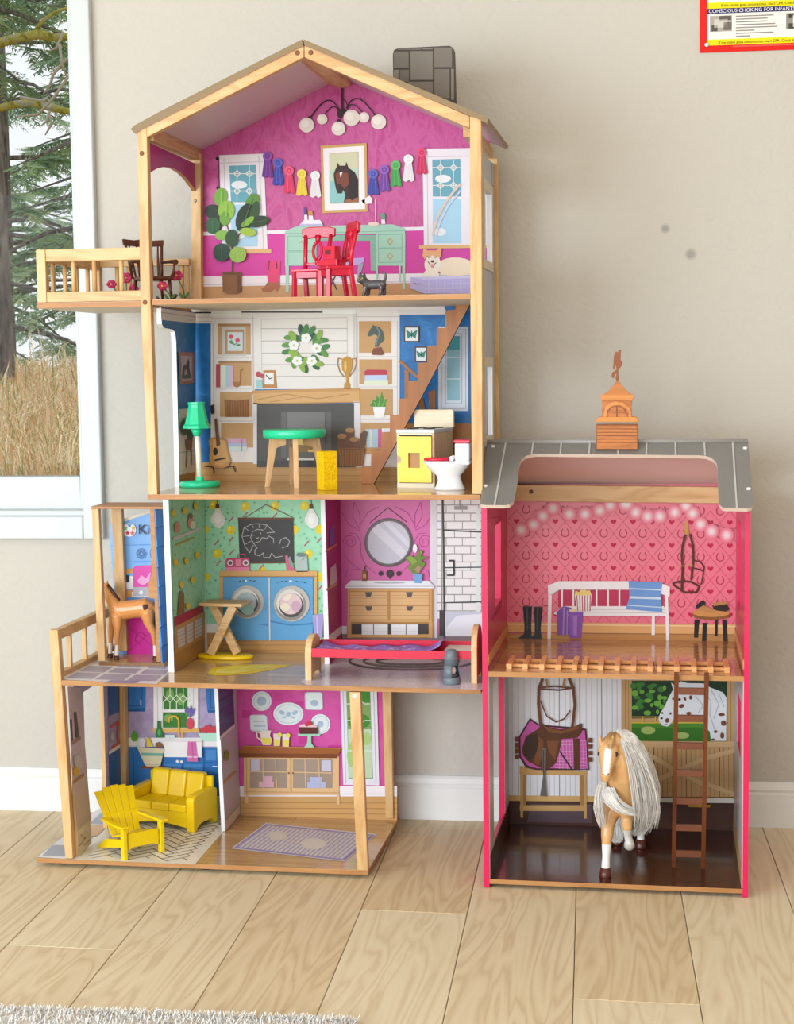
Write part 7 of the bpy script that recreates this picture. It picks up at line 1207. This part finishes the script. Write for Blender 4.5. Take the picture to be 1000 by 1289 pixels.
ED('printed_sea_stars', [('#F1F3F4', [El(162.8, 667, 8.6, 8.6, 22)]), ('#3C8FC8', [star5(163, 661.4, 3.2)]), ('#8CC46A', [star5(158, 665, 3.2)]), ('#E9B93A', [star5(168, 665, 3.2)]), ('#C92F3E', [star5(160.6, 671, 3.2)]), ('#E0683A', [star5(166.6, 671, 3.2)])], 9)
ED('printed_daisies', [('#33508A', sum([Ln([(178 + 1.6 * math.cos(a), 697 + 1.6 * math.sin(a)), (178 + 6.4 * math.cos(a - .25), 697 + 6.4 * math.sin(a - .25)), (178 + 6.4 * math.cos(a + .25), 697 + 6.4 * math.sin(a + .25))], 0.5, True) for a in [i * 0.7854 for i in range(8)]], []) + Ln([(191, 690), (189, 695), (190, 702)], 0.6))], 9)
q_ = EP(173.6, 672.4, 0.0055) - LO
text_mesh('printed_lettering', 'Ki', 0.027, pr('#4A2A20'), bp_, q_, (math.pi / 2, 0, 0))
# ================================================================== toy animals: one continuous body each
def organic(name, chains, balls, mats, parent, voxel, pick, smooth=6, world=False):
    mb = MB()
    for ch in chains:
        mb.tube([c[:3] for c in ch], [c[3] for c in ch], 14, ry=[c[4] if len(c) > 4 else c[3] for c in ch])
        for c in (ch[0], ch[-1]): r = min(c[3], c[4] if len(c) > 4 else c[3]); mb.ell(c[:3], (r, r, r), 0, 10, 7)
    for b in balls: mb.ell(b[0], b[1], 0, 16, 10, b[2] if len(b) > 2 else None)
    me = mb.mesh(name, mats); o = bpy.data.objects.new(name, me); COL.objects.link(o)
    bm = bmesh.new(); bm.from_mesh(me); bmesh.ops.recalc_face_normals(bm, faces=bm.faces); bm.to_mesh(me); bm.free()
    m = o.modifiers.new('r', 'REMESH'); m.mode = 'VOXEL'; m.voxel_size = voxel
    s = o.modifiers.new('s', 'SMOOTH'); s.factor = 0.6; s.iterations = smooth
    me2 = bpy.data.meshes.new_from_object(o.evaluated_get(bpy.context.evaluated_depsgraph_get())); bpy.data.objects.remove(o)
    me2.name = name; me2.materials.clear()
    for q in mats: me2.materials.append(q)
    for p in me2.polygons: p.use_smooth = True; p.material_index = pick(p.center)
    o = bpy.data.objects.new(name, me2); COL.objects.link(o); o.parent = parent
    return o
def strands(n, root, path, wid, mats, seed, spread=0.006, rw=0.0009):
    """locks of toy hair: thin tubes following a path of (x, y, z) points"""
    random.seed(seed); mb = MB()
    for i in range(n):
        a = random.uniform(-1, 1); b = random.uniform(-1, 1); pts = []
        k = len(path); cut = random.uniform(0.78, 1.0)
        for j, p in enumerate(path):
            f = j / (k - 1) * cut; x = f * (k - 1); i0 = min(int(x), k - 2); q = Vector(path[i0]).lerp(Vector(path[i0 + 1]), x - i0)
            s = wid[i0] + (wid[i0 + 1] - wid[i0]) * (x - i0)
            wob = math.sin(j * 1.3 + i) * 0.0012
            pts.append((q.x + a * s + wob, q.y + b * s * 0.6, q.z + 0.5 * b * s))
        mb.tube(pts, [rw * (1.0 if j < k - 1 else 0.3) for j in range(k)], 5, random.randrange(len(mats)), False)
    return mb
HORSE = flat('#E0AC72', 0.32, 0.5, coat=0.15, sss=0.0); SOCK = flat('#F3F1EE', 0.35); HOOF = flat('#5A2A1E', 0.3)
HAIR = [flat('#E2DBD4', 0.4), flat('#D3CBC4', 0.4), flat('#EEEAE6', 0.4), flat('#C9BDB2', 0.4)]
# ---- palomino: head towards the camera, one foreleg lifted
fh = PZ(762, 1107, 0.0); hh = PZ(806, 1059, 0.0)
t = T('toy_horse', (fh.x, 0.10, 0.0), 'palomino toy horse with long silver mane standing on the stable floor', 'toy horse'); HO = t.e.location
def hp(u, v, y): return P(u, v, y) - HO
def c_(p, r, r2=None): return (p.x, p.y, p.z, r) if r2 is None else (p.x, p.y, p.z, r, r2)
yF = 0.022
body = [c_(hp(784, 985, 0.06), 0.034, 0.040), c_(hp(787, 978, 0.10), 0.038, 0.043), c_(hp(792, 978, 0.15), 0.037, 0.041), c_(hp(796, 975, 0.20), 0.037, 0.043), c_(hp(799, 978, 0.235), 0.028, 0.034)]
neck = [c_(hp(787, 990, 0.045), 0.036, 0.034), c_(hp(786, 972, 0.028), 0.033, 0.031), c_(hp(784, 955, 0.022), 0.027, 0.029), c_(hp(781, 940, 0.02), 0.0205, 0.026), c_(hp(776, 934, 0.012), 0.0155, 0.019)]
head = [c_(hp(769.5, 936, 0.01), 0.0165, 0.016), c_(hp(767, 944, 0.0), 0.0182, 0.017), c_(hp(766, 952, -0.006), 0.0168, 0.0155), c_(hp(765, 961, -0.011), 0.0128, 0.0125), c_(hp(763.8, 970, -0.015), 0.0096, 0.0102), c_(hp(763, 976.5, -0.017), 0.0098, 0.0098), c_(hp(762.8, 980, -0.016), 0.0082, 0.0080)]
def leg(pts): return [c_(hp(u, v, y), r) for u, v, y, r in pts]
zf = fh - HO
fl1 = [c_(hp(775, 1010, 0.045), 0.0215), c_(hp(767, 1028, 0.034), 0.0155), c_(hp(765.4, 1040, 0.028), 0.0115), c_(hp(764.4, 1052, 0.022), 0.0105), c_(hp(764, 1060, 0.02), 0.0088), c_(hp(763.4, 1078, 0.018), 0.0070), c_(hp(762.8, 1092, 0.016), 0.0078), c_(hp(762.6, 1098, 0.015), 0.0070)]
fl2 = [c_(hp(794, 1006, 0.05), 0.0205), c_(hp(790, 1024, 0.028), 0.0135), c_(hp(789.4, 1034, 0.012), 0.0098), c_(hp(790, 1041, 0.012), 0.0086), c_(hp(790.6, 1050, 0.024), 0.0068), c_(hp(791.6, 1056, 0.030), 0.0072), c_(hp(792.4, 1059, 0.030), 0.0066)]
hl1 = [c_(hp(785, 995, 0.205), 0.028, 0.03), c_(hp(781, 1018, 0.212), 0.019), c_(hp(779, 1032, 0.226), 0.0115), c_(hp(778, 1044, 0.222), 0.0078), c_(hp(777, 1054, 0.214), 0.0068), c_(Vector((hp(777, 1056, 0.21).x, 0.212 - HO.y, 0.013)), 0.0074)]
hl2 = [c_(hp(806, 995, 0.205), 0.028, 0.03), c_(hp(808, 1018, 0.2), 0.019), c_(hp(808.4, 1032, 0.213), 0.0115), c_(hp(808, 1044, 0.208), 0.0078), c_(hp(807, 1052, 0.2), 0.0068), c_(Vector((hp(807, 1056, 0.196).x, 0.196 - HO.y, 0.013)), 0.0074)]
ears = []
for (u, v, s) in ((757.5, 936, -1), (771.5, 936, 1)): ears.append([c_(hp(u, v, 0.0), 0.0062, 0.004), c_(hp(u - 0.6 + s, v - 6, -0.003), 0.0046, 0.003), c_(hp(u - 1 + s, v - 10.5, -0.003), 0.0014)])
zl_ = lambda v, y: P(780, v, y).z
def pick(c):
    y = c.y + HO.y; z = c.z
    if y < 0.06:
        if c.x < hp(777, 1060, 0.02).x and z < hp(764, 1062, 0.02).z: return 1
        if c.x >= hp(777, 1060, 0.02).x and z < hp(790, 1043, 0.02).z: return 1
        # white blaze down the front of the face
        k = (c.z - hp(764, 972, -0.01).z) / (hp(770, 938, 0).z - hp(764, 972, -0.01).z)
        if 0.0 < k < 0.95 and y < 0.012:
            xm = hp(763.6 + 2.6 * k, 972, -0.012).x
            if abs(c.x - xm) < 0.0056 and y < -0.010 + 0.009 * k: return 1
    elif z < 0.05: return 1
    return 0
o = organic('body', [body, neck, head, fl1, fl2, hl1, hl2] + ears, [(hp(766.4, 947, -0.001), (0.0185, 0.016, 0.016)), (hp(778, 958, 0.008), (0.013, 0.016, 0.017)), (hp(786, 1000, 0.04), (0.037, 0.026, 0.036))], [HORSE, SOCK], t.e, 0.0015, pick, 7)
def hoof(p, r, h, tilt=0):
    mb = MB(); mb.lathe([(r * 1.15, 0), (r * 1.2, h * 0.1), (r * 0.95, h), (0, h)], (0, 0, 0), 16).xf(Matrix.Translation(p) @ Matrix.Rotation(tilt, 4, 'X')); t.p('hoof', mb, HOOF)
hoof(Vector((hp(762.4, 1104, 0.015).x, 0.015 - HO.y, 0.0)), 0.0088, 0.017)
hoof(Vector((hl1[-1][0], hl1[-1][1], 0.0)), 0.0088, 0.016); hoof(Vector((hl2[-1][0], hl2[-1][1], 0.0)), 0.0088, 0.016)
mb = MB(); mb.lathe([(0.0092, -0.013), (0.0096, -0.011), (0.0078, 0.002), (0, 0.003)], (0, 0, 0), 16).xf(Matrix.Translation(hp(792.6, 1060, 0.031)) @ Matrix.Rotation(0.75, 4, 'X')); t.p('hoof', mb, flat('#C9C4BE', 0.35))
for (u, v, y, s) in ((755.4, 949, -0.0065, -1), (775.8, 949.5, -0.0112, 1)):
    mb = MB(); mb.ell(hp(u, v, y), (0.0038, 0.0046, 0.0050), 0, 12, 8); e_ = t.p('eye', mb, flat('#2A1710', 0.1, coat=0.6))
    mb = MB(); mb.ell(hp(u - 0.4, v - 1, y - 0.0026), (0.0007, 0.0006, 0.0007), 0, 6, 5); t.p('eye_glint', mb, flat('#FFFFFF', 0.2), parent=e_)
for s in (-1, 1):
    mb = MB(); mb.ell(hp(762.8 + s * 3.4, 974.6, -0.0262), (0.0013, 0.0012, 0.0018), 0, 8, 6); t.p('nostril', mb, flat('#8A5A34', 0.5))
# mane falling to the right, a lock swept across the chest, forelock and tail
mane1 = [hp(777, 927, 0.012), hp(783, 922, 0.016), hp(794, 932, 0.0), hp(804, 955, -0.006), hp(812, 985, -0.004), hp(815, 1012, 0.0), hp(813, 1038, 0.008)]
o1 = strands(330, 0, mane1, [0.007, 0.010, 0.013, 0.018, 0.023, 0.023, 0.020], HAIR, 1, rw=0.00045); o = t.p('mane', o1, HAIR)
mane2 = [hp(775, 924, 0.03), hp(797, 935, 0.03), hp(812, 965, 0.03), hp(817, 995, 0.035), hp(812, 1022, 0.04), hp(806, 1044, 0.045)]
t.p('mane', strands(260, 0, mane2, [0.006, 0.012, 0.016, 0.020, 0.022, 0.018], HAIR, 2, rw=0.00045), HAIR)
lock = [hp(766, 995, 0.0), hp(770, 1006, -0.008), hp(779, 1015, -0.010), hp(791, 1021, -0.006), hp(803, 1025, 0.0)]
t.p('mane', strands(170, 0, lock, [0.010, 0.012, 0.011, 0.010, 0.006], [HAIR[2], HAIR[0], flat('#F2EFEC', 0.4)], 3, rw=0.0005), [HAIR[2], HAIR[0], flat('#F2EFEC', 0.4)])
left_ = [hp(759, 985, 0.012), hp(755, 1000, 0.0), hp(754, 1018, 0.0), hp(757, 1034, 0.004), hp(758, 1042, 0.006)]
t.p('mane', strands(110, 0, left_, [0.006, 0.008, 0.008, 0.006, 0.003], HAIR, 4, rw=0.00045), HAIR)
fore = [hp(772, 924, 0.012), hp(768, 929, -0.006), hp(767.5, 936, -0.0145), hp(769, 943, -0.0165)]
t.p('forelock', strands(70, 0, fore, [0.006, 0.006, 0.005, 0.003], [flat('#D8B184', 0.45), flat('#C99A62', 0.45)], 5, rw=0.0005), [flat('#D8B184', 0.45), flat('#C99A62', 0.45)])
tail = [hp(799, 965, 0.262), hp(800, 985, 0.285), hp(790, 1015, 0.285), hp(778, 1035, 0.27), hp(776, 1056, 0.262)]
t.p('tail', strands(200, 0, tail, [0.005, 0.011, 0.016, 0.018, 0.012], HAIR, 6, rw=0.0005), HAIR)
loop = [hp(773, 1022, 0.12), hp(780, 1032, 0.10), hp(783, 1048, 0.095), hp(780, 1060, 0.095), hp(773, 1058, 0.10), hp(771, 1044, 0.105), hp(775, 1030, 0.11)]
t.p('tail', strands(70, 0, loop, [0.003, 0.005, 0.005, 0.005, 0.005, 0.005, 0.004], HAIR, 7, rw=0.0004), HAIR)
hang = [hp(805, 1020, 0.06), hp(812, 1038, 0.055), hp(802, 1050, 0.05), hp(797, 1048, 0.05)]
t.p('mane', strands(90, 0, hang, [0.010, 0.010, 0.008, 0.004], HAIR, 8, rw=0.00045), HAIR)
# ---- foal in the lift
fz = zb0 + 0.0065
q = P(166, 800, 0.19); t = T('toy_foal', (q.x, 0.19, fz), 'tan toy foal with dark mane and heart mark standing inside the toy lift', 'toy horse'); HO = t.e.location
TAN_ = flat('#D9914F', 0.3, 0.5, coat=0.2); SO2 = flat('#EFE3D6', 0.35); DK = flat('#4A2114', 0.35)
Y0 = 0.19
def fp(u, v, dy=0): return P(u, v, Y0 + dy) - HO
body = [c_(fp(146, 768), 0.015, 0.018), c_(fp(156, 768), 0.017, 0.0185), c_(fp(170, 766.5), 0.0165, 0.0175), c_(fp(184, 765), 0.0175, 0.019), c_(fp(191, 768), 0.013, 0.015)]
neck = [c_(fp(146, 764, 0), 0.0155, 0.014), c_(fp(140, 754, 0.002), 0.012, 0.011), c_(fp(135, 745, 0.004), 0.0092), c_(fp(132, 739, 0.006), 0.0082)]
head = [c_(fp(131.5, 740, 0.006), 0.0088), c_(fp(132, 741.5, 0.014), 0.0078), c_(fp(133, 746, 0.026), 0.0055), c_(fp(133.5, 748, 0.031), 0.005)]
ear = [[c_(fp(134, 736, 0.0), 0.003), c_(fp(135.6, 731, -0.002), 0.0014)], [c_(fp(134, 736, 0.011), 0.003), c_(fp(135.6, 731, 0.013), 0.0014)]]
gz0 = lambda u, dy: (fp(u, 820, dy).x, fp(u, 820, dy).y)
def lg(top, mid, kn, low, u, dy, rr):
    x, y = gz0(u, dy); return [c_(fp(*top, dy * 0.7), rr), c_(fp(*mid, dy), rr * 0.62), c_(fp(*kn, dy), rr * 0.46), c_(fp(*low, dy), 0.0036), (x, y, 0.008, 0.0042), (x, y, 0.005, 0.0045)]
f1 = lg((145, 775), (141, 790), (139.6, 800), (139, 812), 138.6, 0.010, 0.0115); f2 = lg((147, 776), (148, 790), (147.4, 800), (147, 814), 146.6, -0.012, 0.0115)
h1 = lg((186, 772), (188, 786), (194, 797), (195, 812), 195.6, -0.010, 0.015); h2 = lg((188, 770), (191, 786), (198, 797), (199, 810), 200, 0.012, 0.015)
def pickf(c):
    if c.z < 0.028: return 1
    # heart on the rump
    p_ = fp(182, 765.5, -0.02); dx = (c.x - p_.x) / 0.0048; dz = (c.z - p_.z) / 0.0052
    if c.y < -0.010 and (dx * dx + dz * dz - 1) ** 3 - dx * dx * dz ** 3 < 0: return 2
    return 0
organic('body', [body, neck, head, f1, f2, h1, h2] + ear, [], [TAN_, SO2, DK], t.e, 0.0011, pickf, 4)
for L_ in (f1, f2, h1, h2):
    mb = MB(); mb.lathe([(0.0058, 0), (0.0058, 0.001), (0.0046, 0.008), (0, 0.0085)], (L_[-1][0], L_[-1][1], 0), 12); t.p('hoof', mb, DK)
mb = MB(); mb.tube([fp(134, 734.5, 0.004), fp(139, 741, 0.002), fp(144.5, 749, 0), fp(151, 755.5, 0)], [0.0032, 0.0038, 0.0038, 0.0022], 8); t.p('mane', mb, DK)
mb = MB(); mb.tube([fp(194.5, 762, 0), fp(199, 768, 0), fp(200, 780, 0), fp(198.5, 790, 0)], [0.003, 0.0036, 0.0038, 0.001], 8); t.p('tail', mb, DK)
mb = MB(); mb.ell(fp(126.9, 740.6, 0.014), (0.0012, 0.0012, 0.0015), 0, 8, 6); t.p('eye', mb, flat('#1d0f0a', 0.15))
# ---- cat in the top room
q = P(468, 371, 0.03); t = T('toy_cat', (q.x, 0.03, Z3), 'small dark grey toy cat with raised tail beside the red chairs', 'toy cat'); HO = t.e.location; Y0 = 0.03
CT = flat('#4A474C', 0.25, 0.5, coat=0.3)
body = [c_(fp(462, 359), 0.0072, 0.0078), c_(fp(470, 358.6), 0.0074, 0.008), c_(fp(478, 358), 0.0076, 0.0082), c_(fp(482, 358.6), 0.0068)]
neck = [c_(fp(463, 357), 0.0068), c_(fp(457, 353, -0.002), 0.0072)]
tail_ = [c_(fp(482, 357), 0.0034), c_(fp(485, 352), 0.0027), c_(fp(485.8, 347), 0.0024), c_(fp(484.6, 343.6), 0.0022), c_(fp(481.6, 342.6), 0.0018)]
def cl(u, dy, u2): return [c_(fp(u, 361, dy), 0.0044), (fp(u2, 366, dy).x, fp(u2, 366, dy).y, 0.004, 0.0028), (fp(u2 - 1.4, 370, dy).x, fp(u2, 370, dy).y, 0.0026, 0.0028)]
ears = [[c_(fp(454, 347, -0.006), 0.0032), c_(fp(453.6, 342.4, -0.007), 0.001)], [c_(fp(459, 347.5, 0.003), 0.0032), c_(fp(459, 342.8, 0.003), 0.001)]]
organic('body', [body, neck, tail_, cl(461, -0.005, 459), cl(464, 0.005, 464), cl(480, -0.005, 479.6), cl(483, 0.005, 484.6)] + ears, [(fp(456, 351.6, -0.003), (0.0085, 0.0080, 0.0076)), (fp(452.6, 353.4, -0.008), (0.004, 0.0036, 0.0032))], [CT], t.e, 0.0009, lambda c: 0, 3)
for (u, dy) in ((451.6, -0.0085), (456.4, -0.0112)):
    mb = MB(); mb.ell(fp(u, 350.4, dy), (0.0011, 0.0009, 0.0014), 0, 8, 6); t.p('eye', mb, flat('#C9B94A', 0.15))
